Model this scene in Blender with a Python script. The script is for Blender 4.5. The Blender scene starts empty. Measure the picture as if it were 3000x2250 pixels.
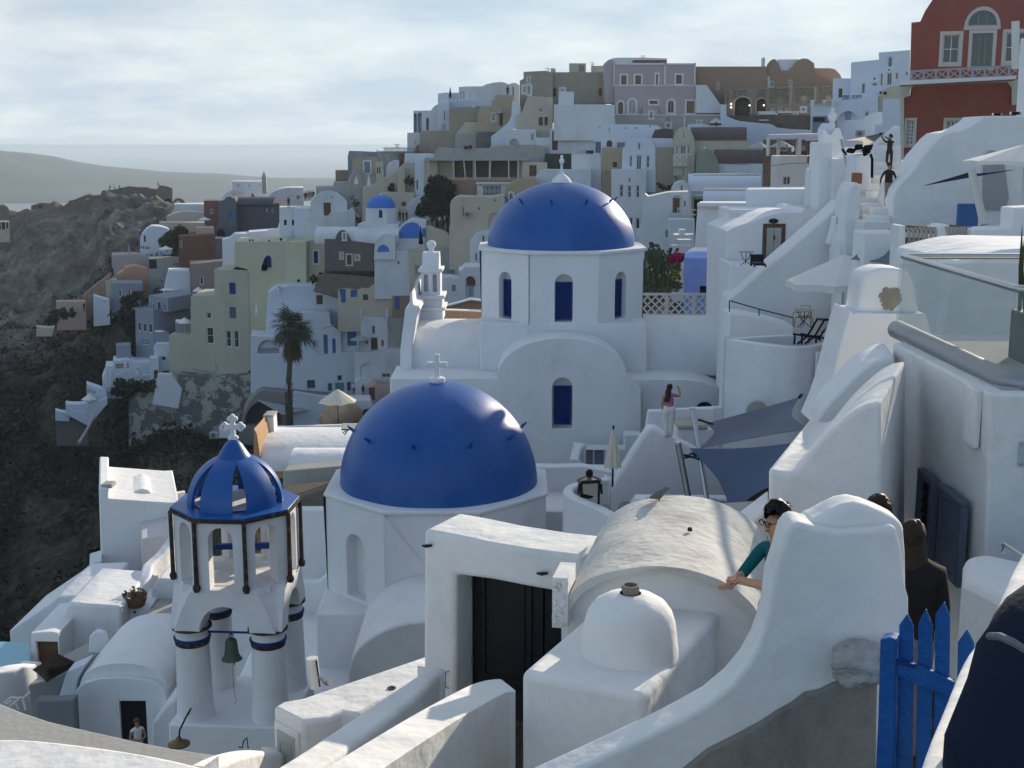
import bpy,bmesh,math,random
from mathutils import Vector,Matrix,noise
from mathutils.geometry import tessellate_polygon
R=math.radians
rnd=random.Random(7)
sc=bpy.context.scene
col=sc.collection
# camera
F=3730.0
PITCH=math.atan(709/F)
cd=bpy.data.cameras.new('camera');cam=bpy.data.objects.new('camera',cd);col.objects.link(cam)
cd.sensor_width=36;cd.lens=36*F/3000;cd.clip_start=0.1;cd.clip_end=120000
cam.location=(0,0,0);cam.rotation_euler=(R(90)-PITCH,0,0)
sc.camera=cam
# world, sun
SUN_EL,SUN_AZ=17.5,33.0
w=bpy.data.worlds.new('World');sc.world=w;w.use_nodes=True
nt=w.node_tree;N=nt.nodes;L=nt.links
for n in list(N):N.remove(n)
out=N.new('ShaderNodeOutputWorld');bg=N.new('ShaderNodeBackground');L.new(bg.outputs[0],out.inputs[0])
sky=N.new('ShaderNodeTexSky');sky.sky_type='NISHITA';sky.sun_disc=False
sky.sun_elevation=R(SUN_EL);sky.sun_rotation=R(SUN_AZ);sky.altitude=100
sky.air_density=1.0;sky.dust_density=0.3;sky.ozone_density=3.0
bg.inputs[1].default_value=0.15
tc=N.new('ShaderNodeTexCoord');sep=N.new('ShaderNodeSeparateXYZ');L.new(tc.outputs['Generated'],sep.inputs[0])
def wmath(op,a,b=None,clamp=False):
 m=N.new('ShaderNodeMath');m.operation=op;m.use_clamp=clamp
 for i,v in enumerate((a,b)):
  if v is None:continue
  if isinstance(v,(int,float)):m.inputs[i].default_value=v
  else:L.new(v,m.inputs[i])
 return m.outputs[0]
zz=wmath('MAXIMUM',sep.outputs[2],0.0);zq=wmath('ADD',zz,0.22)
cx=wmath('DIVIDE',sep.outputs[0],zq);cy=wmath('DIVIDE',sep.outputs[1],zq)
cmb=N.new('ShaderNodeCombineXYZ');L.new(cx,cmb.inputs[0]);L.new(cy,cmb.inputs[1])
n1=N.new('ShaderNodeTexNoise');n1 .inputs['Scale'].default_value=0.8;n1 .inputs['Detail'].default_value=7
n1 .inputs['Roughness'].default_value=0.55;n1 .inputs['Distortion'].default_value=0.25
mp=N.new('ShaderNodeMapping');L.new(cmb.outputs[0],mp.inputs[0]);mp.inputs['Location'].default_value=(3.1,1.7,0);mp.inputs['Scale'].default_value=(1,1.0,1)
L.new(mp.outputs[0],n1 .inputs['Vector'])
cr=N.new('ShaderNodeValToRGB');L.new(n1 .outputs[0],cr.inputs[0])
cr.color_ramp.elements[0].position=0.36;cr.color_ramp.elements[1].position=0.62
n2=N.new('ShaderNodeTexNoise');n2 .inputs['Scale'].default_value=1.5;n2 .inputs['Detail'].default_value=8;n2 .inputs['Roughness'].default_value=0.6
L.new(mp.outputs[0],n2 .inputs['Vector'])
cc=N.new('ShaderNodeValToRGB');L.new(n2 .outputs[0],cc.inputs[0])
cc.color_ramp.elements[0].position=0.40;cc.color_ramp.elements[0].color=(2.9,3.45,4.05,1)
cc.color_ramp.elements[1].position=0.64;cc.color_ramp.elements[1].color=(4.35,4.65,4.8,1)
# cover of thin cloud: total in the front, half of the sky behind
fr01=N.new('ShaderNodeMapRange');L.new(sep.outputs[1],fr01 .inputs[0]);fr01 .inputs[1].default_value=-0.35;fr01 .inputs[2].default_value=0.75
fr01 .inputs[3].default_value=0.22;fr01 .inputs[4].default_value=0.86
cov=wmath('ADD',fr01 .outputs[0],wmath('MULTIPLY',cr.outputs[0],0.14),True)
hb_=N.new('ShaderNodeMapRange');L.new(sep.outputs[2],hb_.inputs[0]);hb_.inputs[1].default_value=0.0;hb_.inputs[2].default_value=0.16;hb_.inputs[3].default_value=1.10;hb_.inputs[4].default_value=0.88
vs_=N.new('ShaderNodeVectorMath');vs_.operation='SCALE';L.new(cc.outputs[0],vs_.inputs[0]);L.new(hb_.outputs[0],vs_.inputs['Scale'])
mx=N.new('ShaderNodeMix');mx.data_type='RGBA';L.new(cov,mx.inputs['Factor'])
L.new(sky.outputs[0],mx.inputs['A']);L.new(vs_.outputs[0],mx.inputs['B'])
L.new(mx.outputs['Result'],bg.inputs[0])
sl=bpy.data.lights.new('sun','SUN');sl.energy=4.8;sl.angle=R(0.6);sl.color=(1.0,0.87,0.70)
so=bpy.data.objects.new('sun',sl);col.objects.link(so)
sdir=Vector((math.sin(R(SUN_AZ))*math.cos(R(SUN_EL)),math.cos(R(SUN_AZ))*math.cos(R(SUN_EL)),math.sin(R(SUN_EL))))
so.rotation_euler=sdir.to_track_quat('Z','Y').to_euler()
sc.view_settings.view_transform='Standard';sc.view_settings.look='None'
sc.view_settings.exposure=0.32;sc.view_settings.gamma=1;sc.view_settings.use_curve_mapping=False
sc.render.engine='CYCLES'
cyc=sc.cycles
cyc.max_bounces=5;cyc.diffuse_bounces=3;cyc.glossy_bounces=2;cyc.transmission_bounces=4;cyc.transparent_max_bounces=6;cyc.volume_bounces=0
cyc.use_denoising=True;cyc.use_adaptive_sampling=True;cyc.adaptive_threshold=0.02
cyc.sample_clamp_indirect=6
# pixel rays: measured sight lines -> world points
CP,SP=math.cos(PITCH),math.sin(PITCH)
VW=[0.0,0.0,3000/2212.0]
def view(x0,y0,wd,outw=2212.0):VW[:]=[x0,y0,wd/outw]
def full():view(0,0,3000,3000)
def ray(x,y):
 x=VW[0]+x*VW[2];y=VW[1]+y*VW[2]
 u=(x-1500)/F;v=(1125-y)/F
 return Vector((u,CP+v*SP,-SP+v*CP))
 # nominal distance -> metres: figures and doors in the picture fix how far each quarter of the town really stands
GT=[(0,0),(57.5,57.5),(60,76),(63,92),(68,118),(80,170),(84,180),(104,192),(125,200),(151,212),(178,228),(200,245),(230,280),(262,320),(285,350),(480,700),(2000,2000),(99999,99999)]
def _tab(t,v):
 for(a,b),(c,d)in zip(t,t[1:]):
  if v<=c:return b+(d-b)*(v-a)/(c-a)
 return v
def gy(Y):return _tab(GT,Y)
def gi(y):return _tab([(b,a)for a,b in GT],y)
def P(x,y,Y):
 d=ray(x,y);return d*(gy(Y)/d.y)
def onz(x,y,z):
 d=ray(x,y);return d*(z/d.z)
DYAW=[0.0]
class Face:
 """a vertical plane through a point; local x along it, y into the depth, z up"""
 def __init__(s,o,yaw=None):
  yaw=DYAW[0]if yaw is None else yaw
  s.o=Vector(o);a=R(yaw);s.yaw=yaw
  s.x=Vector((math.cos(a),math.sin(a),0));s.y=Vector((-math.sin(a),math.cos(a),0));s.z=Vector((0,0,1))
 def loc(s,px,py):
  d=ray(px,py);t=s.o.dot(s.y)/d.dot(s.y);p=d*t-s.o
  return(p.dot(s.x),p.z)
 def w(s,a,b,c):return s.o+s.x*a+s.y*b+s.z*c
 # materials
MATS={}
def _mat(name):
 m=bpy.data.materials.new(name);m.use_nodes=True
 b=m.node_tree.nodes['Principled BSDF'];return m,m.node_tree,b
def mat(name,c,rough=0.8,var=0.12,scale=1.5,bump=0.2,bscale=14.0,spec=0.15,metal=0.0,stain=None,stain_amt=0.0,streak=0.0,coat=0.0,wave=0.0):
 if name in MATS:return MATS[name]
 m,t,b=_mat(name);n=t.nodes;l=t.links
 b.inputs['Roughness'].default_value=rough;b.inputs['Metallic'].default_value=metal
 b.inputs['Specular IOR Level'].default_value=spec
 if coat:b.inputs['Coat Weight'].default_value=coat;b.inputs['Coat Roughness'].default_value=0.25
 g=n.new('ShaderNodeNewGeometry')
 nz=n.new('ShaderNodeTexNoise');nz.inputs['Scale'].default_value=scale;nz.inputs['Detail'].default_value=6;nz.inputs['Roughness'].default_value=0.62
 l.new(g.outputs['Position'],nz.inputs['Vector'])
 mx=n.new('ShaderNodeMix');mx.data_type='RGBA'
 l.new(nz.outputs[0],mx.inputs['Factor'])
 mx.inputs['A'].default_value=(*[v*(1-var)for v in c],1);mx.inputs['B'].default_value=(*[min(v*(1+var),1)for v in c],1)
 src=mx.outputs['Result']
 if stain is not None:
  ns=n.new('ShaderNodeTexNoise');ns.inputs['Scale'].default_value=scale*0.8;ns.inputs['Detail'].default_value=9;ns.inputs['Roughness'].default_value=0.7
  mpn=n.new('ShaderNodeMapping');mpn.inputs['Scale'].default_value=(1,1,1-0.75*streak);mpn.inputs['Location'].default_value=(5,3,9)
  l.new(g.outputs['Position'],mpn.inputs[0]);l.new(mpn.outputs[0],ns.inputs['Vector'])
  rp=n.new('ShaderNodeValToRGB');l.new(ns.outputs[0],rp.inputs[0])
  rp.color_ramp.elements[0].position=0.5;rp.color_ramp.elements[1].position=0.75
  rp.color_ramp.elements[1].color=(stain_amt,)*3+(1,)
  m2=n.new('ShaderNodeMix');m2 .data_type='RGBA';l.new(rp.outputs[0],m2 .inputs['Factor'])
  l.new(src,m2 .inputs['A']);m2 .inputs['B'].default_value=(*stain,1);src=m2 .outputs['Result']
 l.new(src,b.inputs['Base Color'])
 if bump:
  nb=n.new('ShaderNodeTexNoise');nb.inputs['Scale'].default_value=bscale;nb.inputs['Detail'].default_value=5
  l.new(g.outputs['Position'],nb.inputs['Vector'])
  bp=n.new('ShaderNodeBump');bp.inputs['Strength'].default_value=bump;bp.inputs['Distance'].default_value=0.02
  l.new(nb.outputs[0],bp.inputs['Height']);l.new(bp.outputs[0],b.inputs['Normal'])
  if wave:
   nw=n.new('ShaderNodeTexNoise');nw.inputs['Scale'].default_value=1.7;nw.inputs['Detail'].default_value=2;l.new(g.outputs['Position'],nw.inputs['Vector'])
   b2=n.new('ShaderNodeBump');b2 .inputs['Strength'].default_value=1.0;b2 .inputs['Distance'].default_value=wave;l.new(nw.outputs[0],b2 .inputs['Height']);l.new(b2 .outputs[0],bp.inputs['Normal'])
 MATS[name]=m;return m
GREY=(0.42,0.40,0.36)
WHITE=mat('white_plaster',(0.74,0.745,0.755),0.9,0.05,0.9,0.35,6,stain=(0.54,0.525,0.50),stain_amt=0.45,streak=0.8,wave=0.05)
WNEAR=mat('white_lime_near',(0.74,0.735,0.72),0.9,0.05,1.6,0.6,9,stain=(0.50,0.48,0.44),stain_amt=0.45,streak=0.6,wave=0.055)
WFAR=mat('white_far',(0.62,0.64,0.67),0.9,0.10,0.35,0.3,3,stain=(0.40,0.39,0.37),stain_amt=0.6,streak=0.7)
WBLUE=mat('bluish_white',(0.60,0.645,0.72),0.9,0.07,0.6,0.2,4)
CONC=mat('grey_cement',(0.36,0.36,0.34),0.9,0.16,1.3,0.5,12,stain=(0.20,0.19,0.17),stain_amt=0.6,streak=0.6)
CREAM=mat('cream_plaster',(0.50,0.45,0.36),0.9,0.10,0.5,0.3,4,stain=(0.36,0.32,0.26),stain_amt=0.6,streak=0.7)
OCHRE=mat('ochre_plaster',(0.42,0.345,0.25),0.9,0.10,0.5,0.3,4,stain=(0.28,0.23,0.16),stain_amt=0.6,streak=0.7)
OLIVE=mat('olive_plaster',(0.33,0.29,0.235),0.9,0.10,0.5,0.3,4,stain=(0.22,0.20,0.15),stain_amt=0.6,streak=0.7)
YELLOW=mat('pale_yellow_plaster',(0.54,0.51,0.37),0.9,0.07,0.3,0.3,4,stain=(0.40,0.39,0.30),stain_amt=0.5,streak=0.8)
YGREY=mat('yellow_grey_plaster',(0.46,0.44,0.36),0.9,0.08,0.3,0.3,4,stain=(0.34,0.33,0.28),stain_amt=0.6,streak=0.8)
PINK=mat('mauve_pink_plaster',(0.43,0.35,0.36),0.9,0.07,0.5,0.3,4,stain=(0.33,0.28,0.27),stain_amt=0.5,streak=0.8)
SALMON=mat('salmon_plaster',(0.50,0.36,0.31),0.9,0.08,0.5,0.3,4,stain=(0.38,0.29,0.25),stain_amt=0.5,streak=0.8)
PEACH=mat('peach_plaster',(0.50,0.30,0.20),0.9,0.09,0.4,0.3,4,stain=(0.36,0.22,0.15),stain_amt=0.6,streak=0.8)
TAN=mat('tan_brown_plaster',(0.30,0.21,0.15),0.9,0.09,0.4,0.3,4,stain=(0.22,0.16,0.12),stain_amt=0.6,streak=0.8)
RUST=mat('rust_brown_plaster',(0.17,0.085,0.065),0.9,0.12,0.5,0.3,4,stain=(0.11,0.06,0.05),stain_amt=0.6,streak=0.8)
REDW=mat('brick_red_plaster',(0.27,0.088,0.070),0.85,0.14,0.45,0.4,5,stain=(0.30,0.14,0.11),stain_amt=0.5,streak=0.5)
DGREY=mat('dark_grey_plaster',(0.085,0.09,0.11),0.9,0.10,0.5,0.3,4)
STEEL=mat('blue_grey_plaster',(0.25,0.28,0.34),0.9,0.08,0.5,0.3,4)
SAGE=mat('sage_green_plaster',(0.24,0.27,0.235),0.9,0.08,0.5,0.3,4)
LILAC=mat('periwinkle_paint',(0.24,0.32,0.72),0.9,0.10,0.8,0.3,5,stain=(0.38,0.46,0.78),stain_amt=0.7)
STONE=mat('dark_stone',(0.11,0.10,0.095),0.9,0.35,3.0,0.6,8)
MASON=mat('rubble_masonry',(0.17,0.155,0.14),0.95,0.45,2.2,1.0,5,stain=(0.08,0.07,0.065),stain_amt=0.8)
ROOFB=mat('brown_roof_coat',(0.115,0.085,0.085),0.85,0.12,0.8,0.3,6)
BLUE=mat('dome_blue_paint',(0.005,0.080,0.31),0.40,0.20,0.8,0.35,2.2,spec=0.38,stain=(0.022,0.13,0.38),stain_amt=0.75,streak=0.8)
BLUE2=mat('pale_dome_blue',(0.035,0.16,0.55),0.55,0.10,0.5,0.2,3,spec=0.4)
SHUT=mat('blue_shutter_paint',(0.012,0.035,0.18),0.6,0.12,4,0.2,20)
BWOOD=mat('blue_gate_paint',(0.014,0.095,0.33),0.6,0.35,6,0.8,22,stain=(0.05,0.085,0.17),stain_amt=0.6,streak=0.95)
BDOOR=mat('sky_blue_door',(0.06,0.15,0.38),0.6,0.12,2,0.1)
TEAL=mat('teal_paint',(0.08,0.27,0.27),0.6,0.1,2,0.1)
BROWN=mat('brown_wood',(0.12,0.075,0.045),0.7,0.2,4,0.3,20,streak=0.9)
DWOOD=mat('dark_wood',(0.022,0.02,0.022),0.65,0.25,5,0.3,20)
CHAR=mat('charcoal_door_paint',(0.012,0.013,0.016),0.45,0.25,5,0.2,20)
GDOOR=mat('pale_grey_door',(0.42,0.43,0.40),0.7,0.08,4,0.2,20)
SLATE=mat('slate_grey_paint',(0.10,0.12,0.16),0.6,0.08,4,0.1)
GLASS=mat('dark_window_glass',(0.03,0.04,0.05),0.12,0.2,1,0.0,spec=0.6)
DARK=mat('dark_interior',(0.03,0.028,0.028),0.9,0.3,2,0)
FRAME=mat('white_frame_paint',(0.66,0.66,0.65),0.6,0.04,3,0.05)
TRIM=mat('pale_stone_trim',(0.52,0.50,0.46),0.85,0.06,2,0.2)
LAVA=mat('lava_trim_rust',(0.05,0.032,0.028),0.9,0.4,9,1.0,30,stain=(0.30,0.26,0.22),stain_amt=0.7)
METAL=mat('brushed_steel',(0.45,0.46,0.48),0.28,0.05,4,0.05,metal=1.0)
DMETAL=mat('dark_metal',(0.03,0.032,0.035),0.5,0.1,4,0.05,metal=0.6)
BRONZE=mat('green_bronze',(0.085,0.13,0.095),0.65,0.25,6,0.4,20,metal=0.25)
CANVAS=mat('white_canvas',(0.68,0.67,0.64),0.9,0.05,2,0.2,30)
CANVG=mat('grey_canvas',(0.33,0.34,0.36),0.9,0.05,2,0.2,30)
SAIL=mat('slate_sail_cloth',(0.085,0.115,0.185),0.8,0.10,1.0,0.2,30)
SAILG=mat('grey_sail_cloth',(0.17,0.195,0.24),0.8,0.10,1.0,0.2,30)
DKCLOTH=mat('dark_cloth',(0.009,0.009,0.010),0.95,0.1,2,0.2,30,spec=0.02)
TERRA=mat('terracotta',(0.26,0.115,0.065),0.85,0.15,6,0.3,20)
POOL=mat('pool_water',(0.06,0.19,0.27),0.08,0.15,2,0.15,5,spec=0.5)
TURQ=mat('turquoise_pool',(0.10,0.36,0.50),0.1,0.10,2,0.15,5,spec=0.5)
CUSH=mat('beige_cushion',(0.40,0.38,0.33),0.9,0.06,2,0.2,20)
BUFF=mat('buff_stone',(0.42,0.29,0.19),0.95,0.3,3,0.8,8)
DECK=mat('grey_deck',(0.19,0.20,0.21),0.85,0.1,2,0.2)
DTURF=mat('dark_roof_grit',(0.10,0.09,0.075),0.95,0.35,3,0.8,14)
LEAF=mat('dark_green_leaf',(0.045,0.065,0.03),0.7,0.35,2.5,0,spec=0.3)
LEAF2=mat('olive_leaf',(0.07,0.075,0.035),0.7,0.35,2.5,0,spec=0.3)
PALMG=mat('palm_frond_green',(0.050,0.056,0.034),0.6,0.3,2.5,0,spec=0.3)
PALMD=mat('dry_palm_frond',(0.13,0.10,0.065),0.8,0.3,2.5,0)
BARK=mat('palm_bark',(0.10,0.08,0.065),0.95,0.3,6,1.0,12)
DRYB=mat('dry_brush',(0.10,0.08,0.055),0.9,0.35,3,0)
MAG=mat('bougainvillea_magenta',(0.42,0.03,0.14),0.8,0.3,6,0)
YFLOW=mat('yellow_blossom',(0.50,0.33,0.04),0.8,0.3,6,0)
LAMPW=mat('lamp_globe',(0.8,0.72,0.55),0.4,0.02,1,0)
# mesh building
from mathutils.geometry import delaunay_2d_cdt
def cap_tris(poly,hs):
 """triangles of an outline with holes: (points, faces), counter-clockwise"""
 co=[];ed=[]
 for lp in[poly]+hs:
  o=len(co);co+=[Vector((p[0],p[1]))for p in lp];ed+=[(o+i,o+(i+1)%len(lp))for i in range(len(lp))]
 v,e,f,*_r=delaunay_2d_cdt(co,ed,[],1,1e-6)
 def inside(x,y,lp):
  c=False;j=len(lp)-1
  for i in range(len(lp)):
   if(lp[i][1]>y)!=(lp[j][1]>y)and x<(lp[j][0]-lp[i][0])*(y-lp[i][1])/(lp[j][1]-lp[i][1])+lp[i][0]:c=not c
   j=i
  return c
 T=[]
 for t in f:
  cx_=sum(v[i].x for i in t)/len(t);cy_=sum(v[i].y for i in t)/len(t)
  if not inside(cx_,cy_,poly)or any(inside(cx_,cy_,h_)for h_ in hs):continue
  A,B,C=v[t[0]],v[t[1]],v[t[2]]
  T.append(tuple(t)if(B.x-A.x)*(C.y-A.y)-(C.x-A.x)*(B.y-A.y)>0 else tuple(t)[::-1])
 return[(p.x,p.y)for p in v],T
class MB:
 def __init__(s):s.v=[];s.f=[];s.mi=[]
 def add(s,vs,fs,mi=0):
  o=len(s.v);s.v+=[Vector(v)for v in vs];s.f+=[tuple(i+o for i in f)for f in fs];s.mi+=[mi]*len(fs);return s
 def box(s,x0,y0,z0,x1,y1,z1,M=None,mi=0):
  vs=[Vector(p)for p in((x0,y0,z0),(x1,y0,z0),(x1,y1,z0),(x0,y1,z0),(x0,y0,z1),(x1,y0,z1),(x1,y1,z1),(x0,y1,z1))]
  if M:vs=[M(*v)if callable(M)else M@v for v in vs]
  return s.add(vs,[(3,2,1,0),(4,5,6,7),(0,1,5,4),(1,2,6,5),(2,3,7,6),(3,0,4,7)],mi)
 def tube(s,pts,r,seg=8,mi=0,cap=True):
  """r: number or list"""
  pts=[Vector(p)for p in pts];n=len(pts)
  rs=r if isinstance(r,(list,tuple))else[r]*n
  up=Vector((0,0,1));vs=[]
  for i,p in enumerate(pts):
   d=(pts[min(i+1,n-1)]-pts[max(i-1,0)]).normalized()
   a=d.cross(up)
   if a.length<0.05:a=d.cross(Vector((1,0,0)))
   a.normalize();b=d.cross(a)
   for k in range(seg):
    t=2*math.pi*k/seg;vs.append(p+a*(math.cos(t)*rs[i])+b*(math.sin(t)*rs[i]))
  fs=[(i*seg+k,i*seg+(k+1)%seg,(i+1)*seg+(k+1)%seg,(i+1)*seg+k)for i in range(n-1)for k in range(seg)]
  if cap:fs+=[tuple(range(seg))[::-1],tuple((n-1)*seg+k for k in range(seg))]
  return s.add(vs,fs,mi)
 def lathe(s,prof,c=(0,0,0),seg=24,a0=0,a1=360,mi=0,rx=1.0,ry=1.0):
  """prof: list of (r, z)"""
  c=Vector(c);closed=abs(a1-a0)>=360;m=seg if closed else seg+1;vs=[]
  for r_,z_ in prof:
   for k in range(m):
    t=R(a0+(a1-a0)*k/seg);vs.append(c+Vector((r_*rx*math.cos(t),r_*ry*math.sin(t),z_)))
  fs=[]
  for i in range(len(prof)-1):
   for k in range(seg):
    k2=(k+1)%m;fs.append((i*m+k,i*m+k2,(i+1)*m+k2,(i+1)*m+k))
  return s.add(vs,fs,mi)
 def prism(s,poly,d0,d1,M,holes=(),rec=0.2,mi=0,back=True):
  """poly in (x,z); extruded from y=d0 (front) to d1; M(x,y,z)->world; holes get reveals rec deep, open to the inside"""
  def area(p):return sum(p[i][0]*p[(i+1)%len(p)][1]-p[(i+1)%len(p)][0]*p[i][1]for i in range(len(p)))
  if area(poly)<0:poly=poly[::-1]
  n=len(poly);fr=[M(x,d0,z)for x,z in poly];bk=[M(x,d1,z)for x,z in poly]
  if not holes:
   s.add(fr+bk,[tuple(range(n))]+([tuple(range(2*n-1,n-1,-1))]if back else[])+[(i,n+i,n+(i+1)%n,(i+1)%n)for i in range(n)],mi)
   return s
  hs=[h if area(h)<0 else h[::-1]for h in holes]
  flat,T=cap_tris(poly,hs)
  s.add([M(x,d0,z)for x,z in flat],T,mi)
  s.add(fr+bk,([tuple(range(2*n-1,n-1,-1))]if back else[])+[(i,n+i,n+(i+1)%n,(i+1)%n)for i in range(n)],mi)
  for h in hs:
   m=len(h)
   s.add([M(x,d0,z)for x,z in h]+[M(x,d0+rec,z)for x,z in h],[(i,m+i,m+(i+1)%m,(i+1)%m)for i in range(m)]+[tuple(range(m,2*m))[::-1]],mi)
  return s
 def build(s,name,m,parent=None,smooth=False,bevel=0,seg=2,angle=35,origin=None,fix=False,weld=False):
  if parent is not None:org=Vector(parent.get('_o',(0,0,0)))
  else:
   org=Vector(origin)if origin is not None else Vector((0,0,0))
  me=bpy.data.meshes.new(name);me.from_pydata([v-org for v in s.v],[],s.f)
  if weld:
   bm=bmesh.new();bm.from_mesh(me);bmesh.ops.remove_doubles(bm,verts=bm.verts,dist=1e-4);bm.to_mesh(me);bm.free()
  if fix:
   bm=bmesh.new();bm.from_mesh(me);bmesh.ops.remove_doubles(bm,verts=bm.verts,dist=1e-5);bmesh.ops.recalc_face_normals(bm,faces=bm.faces);bm.to_mesh(me);bm.free()
  for k in(m if isinstance(m,(list,tuple))else[m]):me.materials.append(k)
  if not fix and not weld:me.polygons.foreach_set('material_index',s.mi)
  if smooth:
   me.polygons.foreach_set('use_smooth',[True]*len(me.polygons));me.set_sharp_from_angle(angle=R(angle))
  me.update()
  o=bpy.data.objects.new(name,me);col.objects.link(o)
  o['_o']=tuple(org)
  if parent is not None:o.parent=parent
  else:o.location=org
  if bevel:
   bv=o.modifiers.new('bevel','BEVEL');bv.width=bevel;bv.segments=seg;bv.limit_method='ANGLE';bv.angle_limit=R(40);bv.harden_normals=False
   me.polygons.foreach_set('use_smooth',[True]*len(me.polygons));me.set_sharp_from_angle(angle=R(40))if not smooth else None
  return o
def tag(o,label=None,cat=None,group=None,kind=None):
 if label:o['label']=label
 if cat:o['category']=cat
 if group:o['group']=group
 if kind:o['kind']=kind
 return o
def root(name,loc,label,cat,group=None):
 o=bpy.data.objects.new(name,None);col.objects.link(o);o.location=loc;o['_o']=tuple(loc)
 o.empty_display_size=0.2
 return tag(o,label,cat,group)
def lroot(name,label,cat,group=None):
 """a thing built in its own local coordinates"""
 o=bpy.data.objects.new(name,None);col.objects.link(o);o['_o']=(0,0,0);return tag(o,label,cat,group)
KIDS={}
def copy_tree(o,loc=None,rz=None,label=None,scale=None,group=None):
 def rec(a,par):
  c=a.copy();col.objects.link(c)
  if par is not None:c.parent=par
  for ch in[x for x in KIDSOF(a)]:rec(ch,c)
  return c
 c=rec(o,None)
 if loc is not None:c.location=loc
 if rz is not None:c.rotation_euler=(0,0,R(rz))
 if scale is not None:c.scale=(scale,)*3
 if label:c['label']=label
 if group:c['group']=group
 return c
def KIDSOF(a):return[x for x in a.children]
def arch_pts(x0,z0,x1,z1,n=10,rise=None):
 """arched opening outline: straight sides, round head"""
 r_=(x1-x0)/2;rise=min(r_ if rise is None else rise,(z1-z0));cxm=(x0+x1)/2
 return[(x0,z0),(x1,z0)]+[(cxm+r_*math.cos(math.pi*k/n),z1-rise+rise*math.sin(math.pi*k/n))for k in range(n+1)]
def sh(poly,k):
 """inset a closed convex-ish outline by k towards its centre box"""
 xs=[p[0]for p in poly];zs=[p[1]for p in poly];cx_,cz_=(min(xs)+max(xs))/2,(min(zs)+max(zs))/2
 sx=max(0.05,1-2*k/(max(xs)-min(xs)));sz=max(0.05,1-2*k/(max(zs)-min(zs)))
 return[(cx_+(x-cx_)*sx,cz_+(z-cz_)*sz)for x,z in poly]
def ring(mb,outer,inner,d0,d1,M):
 """frame between two loops of equal count, front at d0, back at d1"""
 n=len(outer);vs=[]
 for lp,d in((outer,d0),(inner,d0),(outer,d1),(inner,d1)):vs+=[M(x,d,z)for x,z in lp]
 fs=[]
 for i in range(n):
  j=(i+1)%n
  fs+=[(i,j,n+j,n+i),(2*n+i,2*n+j,j,i),(n+i,n+j,3*n+j,3*n+i),(3*n+i,3*n+j,2*n+j,2*n+i)]
 mb.add(vs,fs)
def opening(par,face,o,surf=False):
 """o: dict from O(); returns the hole polygon in face coordinates and makes the parts"""
 a=face.loc(o['x0'],o['y1']);b=face.loc(o['x1'],o['y0'])
 x0,x1=min(a[0],b[0]),max(a[0],b[0]);z0,z1=min(a[1],b[1]),max(a[1],b[1])
 poly=arch_pts(x0,z0,x1,z1,rise=o.get('rise'))if o['arch']else[(x0,z0),(x1,z0),(x1,z1),(x0,z1)]
 fs_=max(1.0,min(face.o.y/105,2.0));o=dict(o);o['fw']*=fs_;o['tw']*=fs_
 rec=o['rec'];M=face.w;k=o['k']
 d=-0.03 if surf else rec
 if o['trim']:
  tw=o['tw'];mb=MB();ring(mb,sh(poly,-tw),sh(poly,-0.002),-0.04 if not surf else-0.07,0.01,M);mb.build('trim',o['trim'],par)
 if k=='niche':return poly
 fw=min(o['fw'],(x1-x0)*0.25)
 inner=sh(poly,fw)
 if k in('win','door','shut'):
  mb=MB();ring(mb,sh(poly,0.003),inner,d-0.055,d-0.005,M)
  nm={'win':'window','door':'door','shut':'shutter'}[k]
  if k=='win':
   nx,nz=o['mull']
   xs=[p[0]for p in inner];zs=[p[1]for p in inner];ix0,ix1,iz0,iz1=min(xs),max(xs),min(zs),max(zs)
   bw=min(0.03,fw*0.5)
   for i in range(1,nx):
    x=ix0+(ix1-ix0)*i/nx;mb.box(x-bw,d-0.045,iz0+0.002,x+bw,d-0.008,iz1-0.002,M)
   for i in range(1,nz):
    z=iz0+(iz1-iz0)*i/nz;mb.box(ix0+0.002,d-0.04,z-bw,ix1-0.002,d-0.010,z+bw,M)
  w_=mb.build(nm,o['frame'],par)
  pm=MB().prism(sh(poly,fw-0.004),d-0.025,d-0.006,M)
  if k=='win':pm.build('pane',o['col'],w_)
  else:
   pm.build('panel',o['col'],w_)
   xs=[p[0]for p in inner];zs=[p[1]for p in inner]
   mb=MB();xm=(min(xs)+max(xs))/2
   if o['leaves']>1:mb.box(xm-0.02,d-0.05,min(zs),xm+0.02,d-0.028,max(zs)-0.05,M)
   q=0.12*(max(xs)-min(xs))
   nl=o['leaves'];wl=(max(xs)-min(xs))/nl
   for i in range(nl):
    for zA,zB in((0.08,0.45),(0.53,0.90)):
     mb.box(min(xs)+wl*i+q*0.9,d-0.042,min(zs)+(max(zs)-min(zs))*zA,min(xs)+wl*(i+1)-q*0.9,d-0.0265,min(zs)+(max(zs)-min(zs))*zB,M)
   mb.build('raised_panel',o['col'],w_)
 elif k=='dark':
  MB().prism(sh(poly,0.004),d-0.02,d-0.006,M).build('recess',o['col'],par)
 return poly
def O(k,x0,y0,x1,y1,arch=False,col=None,frame=None,trim=None,rec=0.22,fw=0.07,mull=(2,1),tw=0.12,rise=None,leaves=1):
 if col is None:col={'win':GLASS,'door':BROWN,'shut':BDOOR,'dark':DARK,'niche':WHITE}[k]
 if frame is None:frame=FRAME if k=='win' else col
 return dict(k=k,x0=x0,y0=y0,x1=x1,y1=y1,arch=arch,col=col,frame=frame,trim=trim,rec=rec,fw=fw,mull=mull,tw=tw,rise=rise,leaves=leaves)
def rect(x0,y0,x1,y1):return[(x0,y1),(x1,y1),(x1,y0),(x0,y0)]
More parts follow.
